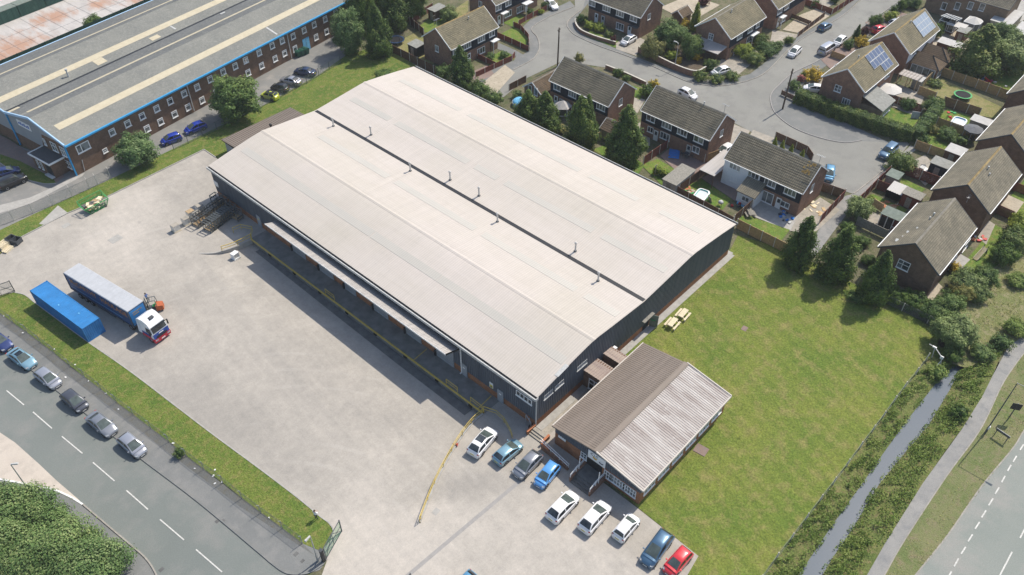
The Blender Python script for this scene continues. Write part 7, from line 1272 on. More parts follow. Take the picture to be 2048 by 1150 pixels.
wire_fence('wire fence behind the lawn between the last conifer and the ditch head', [(1757,600),(1803,622),(1854,646),(1882,672)], 1.5, 'wire_mesh', 0, 'concrete_post', wp=.1)
def gate(label, a, b_, h=2.0, mat='steel_dark', name='gate', mesh='wire_mesh'):
    p, q = Vector(G2(*a)), Vector(G2(*b_)); d = q-p; L = d.length; t = thing(name, label, 'gate', (p.x, p.y, 0), math.atan2(d.y, d.x)); mb = MB()
    mb.path([(0,0,.15),(L,0,.15),(L,0,h),(0,0,h),(0,0,.15)], .07); mb.bar((0,0,h*.52),(L,0,h*.52),.05); mb.bar((L/2,0,.15),(L/2,0,h),.05); mb.bar((0,0,.15),(L/2,0,h),.05); mb.bar((L,0,.15),(L/2,0,h),.05); mb.build('frame', mat, t)
    mb = MB(); mb.add([(.03,0,.18),(L-.03,0,.18),(L-.03,0,h-.03),(.03,0,h-.03)], [(0,1,2,3)]); mb.build('netting', mesh, t); mb = MB(); mb.bar((0,-.02,-.05),(0,-.02,h+.1),.1); mb.build('hinge_post', mat, t); return t
gate('open steel mesh gate leaf at the left edge beside the container', (30,583), (-22,601)); gate('open green mesh gate leaf on the kerb near the standing person', (684,1063), (653,1118), 2.2, 'steel_dark', mesh='green_mesh'); gate('steel gate leaf just showing at the bottom edge of the yard', (824,1168), (780,1200), 2.1)
gp = G(648, 1122); mb = MB(); mb.box(-.16,-.16,-.05,.16,.16,2.2); t = thing('gate_post', 'thick black timber gate post beside the street lamp', 'post', gp); mb.build('shaft', 'black_paint', t); mb = MB(); mb.box(-.19,-.19,2.201,.19,.19,2.28); mb.build('cap', 'dark_grey', t)
def railing(label, pts, h=1.05, mat='yellow_paint', mid=True, z0=0.0, w_=.07, gap=2.0, name='safety_railing'):
    P = [Vector((p[0], p[1], p[2] if len(p) > 2 else z0)) for p in pts]; o = P[0].copy(); t = thing(name, label, 'railing', (o.x, o.y, 0)); mb = MB(); m2 = MB(); ps = []
    for a, b_ in zip(P, P[1:]):
        up = Vector((0, 0, h)); mb.bar(tuple(a-Vector((o.x,o.y,0))+up), tuple(b_-Vector((o.x,o.y,0))+up), w_)
        if mid: m2.bar(tuple(a-Vector((o.x,o.y,0))+up*.52), tuple(b_-Vector((o.x,o.y,0))+up*.52), w_*.8)
    L = 0; ps = [P[0]]
    for a, b_ in zip(P, P[1:]):
        L += (b_-a).length
        if L >= gap: ps.append(b_); L = 0
    if (ps[-1]-P[-1]).length > .2: ps.append(P[-1])
    mb.build('rail', mat, t); pm = None
    if mid: m2.build('mid_rail', mat, t)
    for p in ps:
        q = p-Vector((o.x,o.y,0))
        if pm is None: m_ = MB(); m_.bar((0,0,-.05),(0,0,h),w_*.9); pm = m_.build('post', mat, t, loc=q)
        else: c = pm.copy(); COL.objects.link(c); c.parent = t; c.location = q
    return t
railing('long curved yellow railing on the ramp wall beside the parked cars', [(x, y, .05) for x, y in RWs], .95, w_=.065)
railing('short yellow railing on the curved wall by the metal racks', [(x, y, .02) for x, y in LWs[8:]], .9, w_=.08)
railing('bent yellow railing at the platform steps near the metal racks', [(PLX+.1,55.0,0),(PLX+1.2,56.2,0),(PLX+.3,58.0,0),(PLX-1.0,58.2,0)], 1.0)
railing('yellow railing sloping round the steps beside the white crossover', [(PLX+.1,6.2,0),(PLX+.7,4.6,0),(PLX+.6,3.2,-.1),(PLX+.0,1.6,-.3),(PLX-.35,1.0,-.45)], 1.05)
for px, lb in (((663,583),'yellow hoop rail on the platform edge furthest from the car park'), ((907,765),'yellow hoop rail on the platform edge below the white downpipe'), ((958,800),'yellow hoop rail at the platform end by the ramp')):
    y = G(*px, .8).y; railing(lb, [(PLX+.12, y+1.0), (PLX+.12, y-1.0)], .95)
t = thing('platform_edge_bar', 'long yellow steel bar running along the whole loading platform edge', 'bar', (PLX, PY0, 0)); mb = MB(); mb.bar((-.07,-.1,.0),(-.07,PY1-PY0+.1,.0),.16,.2); mb.build('edge_bar', 'yellow_paint', t); mb = MB()
for y in np.arange(2, 48, 6): mb.box(-.2, y, -.55, -.03, y+.5, -.2)
mb.build('rubber_buffer', 'rubber', t)
mb = MB()
for k in range(3):
    for a, b_ in (((PLX+.1, 6.4), (-.15, 7.6)),): pass
mb.bar((PLX, 7.0, .025), (-.2, 7.2, .025), .12, .012); mb.bar((PLX, 18.7, .025), (-.2, 18.9, .025), .12, .012); tag(mb.build('platform_marking', 'yellow_paint'), kind='structure')
# ramp, steps and handrails of the office
t = thing('entrance_steps', 'brick entrance steps with white handrails below the office sign', 'steps', (-.3, -9.35, 0)); mb = MB()
for k in range(4): mb.box(-1.9-.34*k, -1.3, -.05, -.02-.0*k, 1.3, .66-.165*k-.0)
mb.build('step', 'dark_concrete', t)
for y in (-1.5, 1.3): mb = MB(); mb.box(-2.9, y, -.05, -.02, y+.2, .82); mb.build('side_wall', 'brick_red', t)
for y in (-1.4, 1.4): mb = MB(); mb.path([(-2.85,y,.8),(-2.85,y,1.35),(-1.8,y,1.75),(-.2,y,1.75)], .07); mb.bar((-1.8,y,.8),(-1.8,y,1.75),.06); mb.bar((-2.85,y,1.1),(-1.8,y,1.45),.05); mb.bar((-1.8,y,1.45),(-.2,y,1.45),.05); mb.bar((-1.3,y,.7),(-1.3,y,2.9),.09); mb.build('handrail', 'white_paint', t)
a, b_ = Vector(G2(1083,897)), Vector(G2(1136,940)); d = b_-a; L = d.length; t = thing('ramp_wall', 'sloping brick ramp wall with white handrail beside the blue and grey cars', 'wall', (a.x, a.y, 0), math.atan2(d.y, d.x)); mb = MB(); mb.add([(0,-.12,-.05),(L,-.12,-.05),(L,.12,-.05),(0,.12,-.05),(0,-.12,1.0),(L,-.12,.45),(L,.12,.45),(0,.12,1.0)], [(0,3,2,1),(4,5,6,7),(0,1,5,4),(1,2,6,5),(2,3,7,6),(3,0,4,7)]); mb.build('wall', 'brick_red', t); mb = MB(); mb.box(-.05,-.2,1.001,1.2,.2,1.08); mb.build('coping', 'terracotta', t)
mb = MB()
for y in (-.1, .14): mb.bar((-.2,y,1.55),(L,y,.95),.07)
for k in range(4): mb.bar((L*k/3,.02,.5),(L*k/3,.02,1.5-.55*k/3),.06)
mb.build('handrail', 'white_paint', t)
a = Vector(G2(1076,873)); t = thing('garden_steps', 'three pale steps between brick piers up to the slab path', 'steps', (a.x, a.y, 0)); mb = MB()
for k in range(3): mb.box(-.5+k*.32, -1.0, -.02, .6, 1.0, .14+.14*k)
mb.build('step', 'paving_pale', t)
for y in (-1.25, 1.02): mb = MB(); mb.box(-.7, y, -.05, .7, y+.23, .62); p_ = mb.build('pier', 'brick_orange', t); mb = MB(); mb.box(-.74, y-.03, .622, .74, y+.26, .68); mb.build('coping', 'terracotta', p_)
a = Vector(G2(1052,855)); t = thing('wheelie_bin_frame', 'dark frame with upright pipes at the warehouse near corner', 'frame', (a.x+.3, a.y+.3, 0)); mb = MB(); mb.path([(0,0,0),(0,0,1.9),(0,-.8,1.0),(0,-.8,0)], .09); mb.path([(.3,-.3,0),(.3,-.3,1.3)], .08); mb.build('pipe', 'galvanised', t); mb = MB(); mb.box(-.2,-1.1,0,.35,-.6,.5); mb.build('box', 'black_paint', t)
# ------------------------------------------------------------------ lamps, poles, signs
def lamp_post(label, base, h, arm, rz_, mat='galvanised', name='street_lamp'):
    p = G(*base); t = thing(name, label, 'street lamp', (p.x, p.y, 0), rz_); mb = MB(); mb.lathe((0,0,-.1), [(.12,0),(.12,1.3),(.075,1.4),(.05,h+.1)], 10); mb.build('column', mat, t, smooth=40)
    mb = MB(); mb.bar((0,0,h-.05),(arm,0,h+.12),.06); mb.build('arm', mat, t); mb = MB(); mb.add([(arm-.1,-.09,h+.08),(arm+.65,-.14,h+.1),(arm+.65,.14,h+.1),(arm-.1,.09,h+.08),(arm-.1,-.07,h+.2),(arm+.6,-.1,h+.24),(arm+.6,.1,h+.24),(arm-.1,.07,h+.2)], [(0,3,2,1),(4,5,6,7),(0,1,5,4),(1,2,6,5),(2,3,7,6),(3,0,4,7)]); mb.build('lantern', 'pale_grey', t); return t
lp = lamp_post('tall grey street lamp on the verge between footpath and main road', (1970,866), 9.2, 3.2, R(-88), 'steel_dark')
mb = MB(); mb.box(-.02,-.16,.9,.14,.16,1.35); mb.build('number_plate', 'white_paint', lp)
lamp_post('grey street lamp beside the black gate post', (636,1122), 4.9, .1, R(190)); lamp_post('grey street lamp rising out of the bottom left trees', (62,986), 5.4, .15, R(-40)); lamp_post('slim estate street lamp at the corner brick wall', (1349,139), 5.6, .4, R(100))
for lb, b_, h_ in (('wooden telegraph pole in the road beside the tiled garage', (1115,133), 8.2), ('wooden telegraph pole at the hedge corner casting a shadow on the road', (1565,218), 8.2)):
    p = G(*b_); t = thing('telegraph_pole', lb, 'pole', (p.x, p.y, 0)); mb = MB(); mb.lathe((0,0,-.1), [(.17,0),(.15,3),(.11,h_+.1)], 10); mb.build('shaft', 'pole_wood', t, smooth=40); mb = MB(); mb.bar((-.45,0,h_-.4),(.45,0,h_-.4),.1); mb.lathe((0,0,h_-.9), [(.18,0),(.18,.25)], 8); mb.build('crossbar', 'pole_wood', t); mb = MB(); mb.path([(.19,0,2.2+.45*k) for k in range(10)], .05); mb.build('step_iron', 'steel_dark', t)
p = G(2016,838); t = thing('road_sign', 'road sign seen from behind, its dark square panel on one post', 'sign', (p.x, p.y, 0), R(25)); mb = MB(); mb.bar((0,0,-.1),(0,0,3.0),.1); mb.build('post', 'steel_dark', t); mb = MB(); mb.box(-.07,-.55,1.9,-.03,.55,2.95); mb.build('panel', 'black_paint', t); mb = MB(); mb.box(-.03,-.55,2.1,-.005,.55,2.16); mb.box(-.03,-.55,2.7,-.005,.55,2.76); mb.build('brace', 'steel_dark', t)
a, b_ = G(1988,870), G(2010,885); d = b_-a; t = thing('place_sign', 'low wide board on two legs on the roadside verge', 'sign', (a.x, a.y, 0), math.atan2(d.y, d.x)); L = d.length; mb = MB(); mb.box(-.15,-.04,.9,L+.15,.04,1.25); mb.build('board', 'steel_dark', t)
for x in (0, L): mb = MB(); mb.bar((x,0,-.1),(x,0,1.0),.09); mb.build('leg', 'steel_dark', t)
a = G(1880,733,0); t = thing('pipe_barrier', 'pale pipe barrier leaning over the ditch head', 'barrier', (a.x, a.y, 0)); mb = MB(); mb.path([(0,0,0),(-.1,.3,1.6),(.7,1.6,1.9),(1.0,2.4,1.7)], .09); mb.bar((-.05,.2,1.0),(-1.2,.3,.8),.07); mb.bar((.7,1.6,1.9),(.8,1.4,0),.09); mb.build('pipe', 'pale_grey', t); mb = MB(); mb.box(-.12,.1,1.3,.02,.5,1.75); mb.box(.6,1.4,1.8,.8,1.9,1.98); mb.build('plate', 'white_paint', t)
# ------------------------------------------------------------------ yard clutter
def picnic(label, px, rz_, mat, name='picnic_table'):
    p = G(*px); t = thing(name, label, 'picnic table', (p.x, p.y, 0), rz_); mb = MB()
    for k in range(5): mb.box(-.9, -.37+k*.15, .72, .9, -.24+k*.15, .76)
    mb.build('table_top', mat, t)
    for s_ in (1, -1):
        mb = MB()
        for k in range(2): y = s_*(.62+k*.14); mb.box(-.9, y-.06, .42, .9, y+.06, .46)
        mb.build('bench', mat, t)
    for x in (-.65, .65): mb = MB(); mb.bar((x,-.72,0),(x,-.25,.72),.09); mb.bar((x,.72,0),(x,.25,.72),.09); mb.bar((x,-.75,.38),(x,.75,.38),.05,.09); mb.bar((x,-.35,.68),(x,.35,.68),.05,.08); mb.build('leg_frame', mat, t)
    return t
picnic('new pale timber picnic table nearest the fire door', (1344,651), R(5), 'new_timber'); picnic('new pale timber picnic table further along the lawn', (1365,633), R(5), 'new_timber'); picnic('brown weathered picnic table in the garden behind the tan fence', (1499,430), R(50), 'grey_timber')
def pallet(label, px, rz_=0.0, n=1, mat='new_timber', at=None, sz=(1.2,1.0)):
    p = G(*px) if at is None else Vector(at); t = thing('pallet', label, 'pallet', (p.x, p.y, p.z), rz_); mb = MB(); x, y = sz[0]/2, sz[1]/2
    for j in range(n):
        z = j*.15
        for k in range(7): u = -x+k*(2*x-.1)/6; mb.box(u, -y, z+.12, u+.1, y, z+.145)
        for v in (-y, -.05, y-.1): mb.box(-x, v, z+.022, x, v+.1, z+.119); 
        for v in (-y, -.05, y-.1): mb.box(-x, v, z, x, v+.1, z+.02)
    mb.build('deck', mat, t); return t
pallet('stack of pale new pallets at the left edge of the yard', (8,494), R(20), 5, 'new_timber', sz=(1.6,1.2)); pallet('low pallet in front of the pale pallet stack', (16,500), R(25), 2, 'new_timber', sz=(1.5,.9))
def crate(label, at, sz, mat, rz_=0.0, name='crate', rim=True):
    t = thing(name, label, 'crate', at, rz_); x, y, z = sz[0]/2, sz[1]/2, sz[2]; mb = MB()
    for a in ((-x,-y,.08,x,-y+.05,z),(-x,y-.05,.08,x,y,z),(-x,-y+.05,.08,-x+.05,y-.05,z),(x-.05,-y+.05,.08,x,y-.05,z)): mb.box(*a)
    mb.box(-x+.05,-y+.05,.08,x-.05,y-.05,.14); mb.build('side', mat, t); mb = MB()
    for i in (-x+.08, x-.08):
        for j in (-y+.08, y-.08): mb.box(i-.07, j-.07, 0, i+.07, j+.07, .079)
    mb.build('foot', mat, t); mb = MB(); mb.box(-x-.03,-y-.03,z,x+.03,-y+.04,z+.06); mb.box(-x-.03,y-.04,z,x+.03,y+.03,z+.06); mb.box(-x-.03,-y+.04,z,-x+.04,y-.04,z+.06); mb.box(x-.04,-y+.04,z,x+.03,y-.04,z+.06); mb.build('rim', mat, t); return t
p = G(25,484); crate('dark grey plastic crate on the verge, left of a pair', (p.x,p.y,0), (1.2,1.0,.9), 'dark_grey', R(15)); p = G(36,486); crate('dark grey plastic crate on the verge, right of a pair', (p.x,p.y,0), (1.2,1.0,.75), 'dark_grey', R(25))
# skip full of cardboard
a, b_ = G(178,431), G(209,415); d = b_-a; sa = math.atan2(d.y, d.x); L = d.length; SKL = 3.6; t = thing('waste_skip', 'green mesh sided skip standing on the yard kerb', 'skip', (a.x, a.y, 0), sa); mb = MB(); B0 = [(.4,0,.1),(SKL-.5,0,.1),(SKL-.5,1.7,.1),(.4,1.7,.1)]; B1 = [(-.3,-.1,1.25),(SKL+.1,-.1,1.25),(SKL+.1,1.8,1.25),(-.3,1.8,1.25)]
for i in range(4): mb.bar(B0[i], B0[(i+1)%4], .09); mb.bar(B1[i], B1[(i+1)%4], .09); mb.bar(B0[i], B1[i], .08)
C1 = [(-.3,1.8,1.25),(SKL+.1,1.8,1.25),(SKL+.1,1.8,2.0),(-.3,1.8,2.0)]; mb.path(C1+[C1[0]], .07); mb.bar((SKL+.1,-.1,1.25),(SKL+.1,1.8,2.0),.06); mb.bar((-.3,-.1,1.25),(-.3,1.8,2.0),.06)
for k in range(1, 6):
    f_ = k/6; mb.bar(tuple(Vector(B0[0]).lerp(Vector(B0[1]), f_)), tuple(Vector(B1[0]).lerp(Vector(B1[1]), f_)), .04); mb.bar(tuple(Vector(C1[0]).lerp(Vector(C1[1]), f_)), tuple(Vector(C1[3]).lerp(Vector(C1[2]), f_)), .035)
mb.build('frame', 'green_steel', t); mb = MB(); mb.add(B0+B1, [(0,1,5,4),(1,2,6,5),(2,3,7,6),(3,0,4,7)]); mb.add(C1, [(0,1,2,3)]); mb.build('side_mesh', 'green_mesh', t); mb = MB(); mb.box(.4,0,.06,SKL-.5,1.7,.1); mb.build('floor', 'green_steel', t)
for x in (.6, SKL-.7): mb = MB(); mb.box(x-.08,.1,0,x+.08,1.6,.058); mb.build('skid', 'green_steel', t)
t = thing('cardboard_heap', 'heap of flattened cardboard filling the green skip', 'waste', (a.x, a.y, .12), sa); mb = MB(); rr2 = random.Random(3)
for k in range(60): mb.cbox((rr2.uniform(.3, SKL-.5), rr2.uniform(.15, 1.55), rr2.uniform(.05, 1.15)), (rr2.uniform(.4, .9), rr2.uniform(.3, .7), rr2.uniform(.03, .25)), rr2.uniform(0, 3), k % 3)
mb.build('cardboard', ['cardboard', 'new_timber', 'dark_concrete'], t)
# metal stillages in two nested rows and wrapped boxes
def stillage(label, x, y, rz_, group):
    t = thing('metal_stillage', label, 'stillage', (x, y, 0), rz_, group); mb = MB()
    for i in (-.55, .55):
        for j in (-.75, .75): mb.bar((i, j, 0), (i, j, 1.75), .09)
        mb.bar((i,-.75,1.7),(i,.75,1.7),.08); mb.bar((i,-.75,.9),(i,.75,.9),.05)
    for j in (-.75, .75): mb.bar((-.55,j,1.72),(.55,j,1.72),.09); mb.bar((-.55,j,.25),(.55,j,.25),.09)
    mb.build('frame', 'steel_galv_dark', t); mb = MB()
    for k in range(4): mb.box(-.5+k*.27, -.7, .26, -.3+k*.27, .7, .32)
    mb.build('base_slat', 'timber', t); mb = MB(); mb.box(-.5,-.74,.5,.5,-.70,.75); mb.box(-.5,.70,1.1,.5,.74,1.3); mb.build('side_rail', 'steel_dark', t); return t
proto = None; rows = (((397,450),(451,413),11,'nested galvanised stillage in the row nearer the yard kerb'), ((421,460),(464,428),11,'nested galvanised stillage in the row nearer the yellow railing'))
for a, b_, n_, lb in rows:
    p, q = Vector(G2(*a)), Vector(G2(*b_)); d = q-p; an_ = math.atan2(d.y, d.x)
    for k in range(n_):
        c = p+d*(k/(n_-1))
        if proto is None: proto = stillage(lb, c.x, c.y, an_, lb.replace('stillage', 'stillages')); o = proto
        else: o = copy_tree(proto)
        o.location = (c.x, c.y, 0); o.rotation_euler[2] = an_; o['label'] = lb; o['group'] = lb.replace('stillage', 'stillages')
o = copy_tree(proto); p = G(475,437); o.location = (p.x,p.y,0); o['label'] = 'single stillage standing against the orange brick base'; o['group'] = 'loose stillages'; o = copy_tree(proto); p = G(436,408); o.location = (p.x,p.y,0); o['label'] = 'single stillage at the warehouse corner beneath the notice board'; o['group'] = 'loose stillages'
for px, lb in (((353,461),'shrink wrapped box on a pallet, outermost by the yard'), ((374,447),'shrink wrapped box on a pallet, second from the outermost'), ((383,433),'brown topped wrapped box behind the second one'), ((396,436),'wrapped box tight against the stillage row'), ((401,421),'blue tinted wrapped box, furthest from the yard')):
    p = G(*px); pl_ = pallet('pallet under the '+lb, px, R(0)); t = thing('wrapped_box', lb, 'box', (p.x,p.y,.146), R(3)); mb = MB(); z = .95; mb.box(-.55,-.45,0,.55,.45,z); mb.build('carton', 'stainless' if 'blue' not in lb else 'trailer_roof', t); mb = MB(); mb.add([(-.57,-.47,z+.002),(.57,-.47,z+.002),(.57,.47,z+.002),(-.57,.47,z+.002),(-.5,-.4,z+.06),(.5,-.4,z+.06),(.5,.4,z+.06),(-.5,.4,z+.06)], [(4,5,6,7),(0,1,5,4),(1,2,6,5),(2,3,7,6),(3,0,4,7)]); mb.build('lid', 'paving_pale' if 'brown' not in lb else 'cardboard', t)
p = G(471,514, -.25); zz = depth(p.x, p.y); pallet('pallet carrying the white cabinet in the loading yard', None, R(10), 1, 'stainless', (p.x,p.y,zz+.01)); t = thing('cabinet', 'small white open cabinet on a pallet in the loading yard', 'cabinet', (p.x,p.y,zz+.16), R(10)); mb = MB(); mb.box(-.5,-.4,0,.5,.4,.06); mb.box(-.5,.36,.06,.5,.4,.85); mb.box(-.5,-.4,.06,-.46,.36,.85); mb.box(.46,-.4,.06,.5,.36,.85); mb.box(-.5,-.4,.85,.5,.4,.9); mb.build('case', 'white_upvc', t); mb = MB(); mb.box(-.45,-.3,.07,.45,-.28,.8); mb.build('inner_panel', 'pale_grey', t)
def bin_big(label, px, rz_):
    p = G(*px); t = thing('wheeled_bin', label, 'bin', (p.x,p.y,0), rz_, 'green bins by the factory door'); mb = MB(); mb.add([(-.6,-.4,.15),(.6,-.4,.15),(.6,.4,.15),(-.6,.4,.15),(-.68,-.5,1.15),(.68,-.5,1.15),(.68,.5,1.15),(-.68,.5,1.15)], [(0,3,2,1),(0,1,5,4),(1,2,6,5),(2,3,7,6),(3,0,4,7)]); mb.build('body', 'green_bin', t); mb = MB(); mb.add([(-.7,-.52,1.15),(.7,-.52,1.15),(.7,.52,1.15),(-.7,.52,1.15),(-.65,-.2,1.35),(.65,-.2,1.35),(.65,.25,1.35),(-.65,.25,1.35)], [(4,5,6,7),(0,1,5,4),(1,2,6,5),(2,3,7,6),(3,0,4,7)]); mb.build('lid', 'green_bin', t)
    for x, y in ((-.5,-.35),(.5,-.35),(-.5,.35),(.5,.35)): mb = MB(); mb.lathe((x,y,.08), [(.08,-.03),(.08,.03)], 8, 0, 'y'); mb.build('wheel', 'rubber', t)
for px, lb in (((596,113),'dark green wheeled bin nearest the drainpipe'), ((604,110),'dark green wheeled bin in the middle of three'), ((612,107),'dark green wheeled bin nearest the blue door')): bin_big(lb, px, R(98))
p = G(915,891); t = thing('traffic_cone', 'orange traffic cone lying by the yellow railing', 'cone', (p.x,p.y,.17), R(30)); mb = MB(); mb.lathe((0,0,0), [(.17,0),(.04,.6)], 10, 0, 'y'); mb.build('body', 'orange_paint', t); mb = MB(); mb.box(-.2,-.03,-.17,.2,.0,.2); mb.build('base', 'red_paint', t); mb = MB(); mb.lathe((0,.22,0), [(.125,0),(.095,.14)], 10, 0, 'y'); mb.build('band', 'white_paint', t)
for px, s_, nm in (((1489,657),.9,'manhole_cover'),((872,1023),.8,'manhole_cover'),((231,478),1.8,'tarmac_patch'),((132,451),1.2,'tarmac_patch'),((446,1042),.45,'manhole_cover'),((592,1108),.5,'manhole_cover'),((605,1122),.4,'manhole_cover'),((435,1042),.5,'drain_grate'),((323,1139),.5,'drain_grate')):
    q = G(*px); mb = MB(); mb.cbox((q.x,q.y,.018), (s_,s_*.8,.012), .1); tag(mb.build(nm, 'brick_paving' if px[0] == 1489 else 'concrete' if s_ > .6 else 'dark_concrete'), kind='structure')
for px in ((1402,900),(1382,905)): q = G(*px); mb = MB(); mb.cbox((q.x,q.y,.03), (1.3,1.5,.06), .1); tag(mb.build('door_slab', 'brick_paving'), kind='structure'); break
# ------------------------------------------------------------------ gardens
def trampoline(label, px, r_, rim, net=True):
    p = G(px[0], px[1], .75); t = thing('trampoline', label, 'trampoline', (p.x,p.y,0)); n_ = 20; mb = MB(); mb.lathe((0,0,.74), [(r_,0),(r_,.05),(r_-.28,.05),(r_-.28,0)], n_); mb.build('rim_pad', rim, t); mb = MB(); mb.lathe((0,0,.735), [(r_-.26,0),(r_-.26,.02)], n_); mb.build('bed', 'rubber', t)
    for k in range(6): a = k*math.pi/3; mb = MB(); x, y = (r_-.05)*math.cos(a), (r_-.05)*math.sin(a); mb.bar((x,y,0),(x,y,.74),.06); mb.build('leg', 'galvanised', t)
    if net:
        mb = MB()
        for k in range(6): a = k*math.pi/3+.3; x, y = r_*math.cos(a), r_*math.sin(a); mb.bar((x,y,.7),(x,y,2.4),.05)
        mb.build('net_pole', 'steel_dark', t); mb = MB(); V = [(r_*.98*math.cos(2*math.pi*k/n_), r_*.98*math.sin(2*math.pi*k/n_), z) for z in (.8, 2.35) for k in range(n_)]; mb.add(V, [(k,(k+1)%n_,n_+(k+1)%n_,n_+k) for k in range(n_)]); mb.build('safety_net', 'net_mesh', t)
    return t
trampoline('trampoline with blue rim and net in the garden behind the warehouse', (792,79), 1.75, 'trailer_blue'); trampoline('large silver rimmed trampoline in the shade of the golden conifer', (1980,137), 2.0, 'galvanised', False); trampoline('trampoline with green rim on the dry lawn', (1926,189), 1.65, 'green_steel', False)
for px, r_, z0, c_ in (((1984,124),1.7,2.3,'yellow_paint'), ((1932,176),1.4,2.1,'steel_dark')):
    pass
def pool(label, px, sx, sy, rim, rz_):
    p = G(*px); t = thing('paddling_pool', label, 'paddling pool', (p.x,p.y,0), rz_); mb = MB(); n_ = 24; ring = []
    for z, o in ((0,0),(.15,.10),(.32,.10),(.5,0),(.5,-.2),(.3,-.24)):
        for k in range(n_):
            a = 2*math.pi*k/n_; c, s_ = math.cos(a), math.sin(a); e = .45; ring.append(((sx+o)*math.copysign(abs(c)**e, c), (sy+o)*math.copysign(abs(s_)**e, s_), z))
    mb.add(ring, [(i*n_+k, i*n_+(k+1)%n_, (i+1)*n_+(k+1)%n_, (i+1)*n_+k) for i in range(5) for k in range(n_)]); mb.build('wall', rim, t, smooth=50)
    mb = MB(); mb.add([((sx-.22)*math.copysign(abs(math.cos(2*math.pi*k/n_))**.45, math.cos(2*math.pi*k/n_)), (sy-.22)*math.copysign(abs(math.sin(2*math.pi*k/n_))**.45, math.sin(2*math.pi*k/n_)), .31) for k in range(n_)], [tuple(range(n_))]); mb.build('water', 'pool_water', t)
    mb = MB(); V = []
    for z, o in ((.42,.08),(.52,.0),(.52,-.18)):
        for k in range(n_): a = 2*math.pi*k/n_; c, s_ = math.cos(a), math.sin(a); V.append(((sx+o)*math.copysign(abs(c)**.45, c), (sy+o)*math.copysign(abs(s_)**.45, s_), z))
    mb.add(V, [(i*n_+k, i*n_+(k+1)%n_, (i+1)*n_+(k+1)%n_, (i+1)*n_+k) for i in range(2) for k in range(n_)]); mb.build('top_ring', 'white_upvc', t, smooth=50)
pool('aqua and white paddling pool on the small lawn behind the long fence', (1402,393), 1.5, 1.0, 'aqua', R(10)); pool('white paddling pool with blue base on the toy strewn lawn', (1916,247), 1.6, 1.15, 'light_blue', R(5))
p = G(1041,205,.5); t = thing('covered_pool', 'round blue covered pool beside the bluish conifer', 'pool', (p.x,p.y,0)); mb = MB(); mb.lathe((0,0,0), [(1.5,0),(1.55,.7),(1.3,1.0),(.7,1.2),(.05,1.25)], 20); mb.build('cover', 'light_blue', t, smooth=60); mb = MB(); mb.lathe((0,0,.60), [(1.57,0),(1.6,.06),(1.57,.12)], 20); mb.build('rim', 'pale_grey', t)
def parasol(label, px, r_, mat, z=2.4, n_=8):
    p = G(px[0], px[1], z); t = thing('parasol', label, 'parasol', (p.x,p.y,0)); mb = MB(); V = [(0,0,z+.25)]+[(r_*math.cos(2*math.pi*k/n_), r_*math.sin(2*math.pi*k/n_), z-.15) for k in range(n_)]+[(r_*.99*math.cos(2*math.pi*k/n_), r_*.99*math.sin(2*math.pi*k/n_), z-.32) for k in range(n_)]
    mb.add(V, [(0,1+k,1+(k+1)%n_) for k in range(n_)]+[(1+k,1+n_+k,1+n_+(k+1)%n_,1+(k+1)%n_) for k in range(n_)]); mb.build('canopy', mat, t); mb = MB(); mb.bar((0,0,0),(0,0,z+.35),.06); mb.build('pole', 'white_paint', t); mb = MB(); mb.lathe((0,0,0), [(.3,0),(.3,.1)], 10); mb.build('base', 'concrete', t)
    mb = MB()
    for k in range(n_): mb.bar((0,0,z+.2),(r_*.97*math.cos(2*math.pi*k/n_), r_*.97*math.sin(2*math.pi*k/n_), z-.17),.03)
    mb.build('rib', 'galvanised', t)
parasol('large white parasol on the patio of the house with the solar array', (1780,176), 2.3, 'canvas_white'); parasol('dark grey parasol beside the white roofed shed', (1948,256), 1.7, 'canvas_grey')
p = G(1126,208,2.6); t = thing('garden_gazebo', 'gazebo with pale faceted roof behind the tall conifer', 'gazebo', (p.x,p.y,0)); mb = MB(); mb.add([(0,0,3.3)]+[(1.7*math.cos(k*math.pi/3+.2),1.7*math.sin(k*math.pi/3+.2),2.3) for k in range(6)], [(0,1+k,1+(k+1)%6) for k in range(6)]); mb.build('roof', 'canopy_sheet', t)
for k in range(6): mb = MB(); x, y = 1.55*math.cos(k*math.pi/3+.2), 1.55*math.sin(k*math.pi/3+.2); mb.bar((x,y,0),(x,y,2.35),.09); mb.build('post', 'white_paint', t)
mb = MB(); mb.path([(1.55*math.cos(k*math.pi/3+.2),1.55*math.sin(k*math.pi/3+.2),.9) for k in range(7)], .07); mb.build('rail', 'white_paint', t)
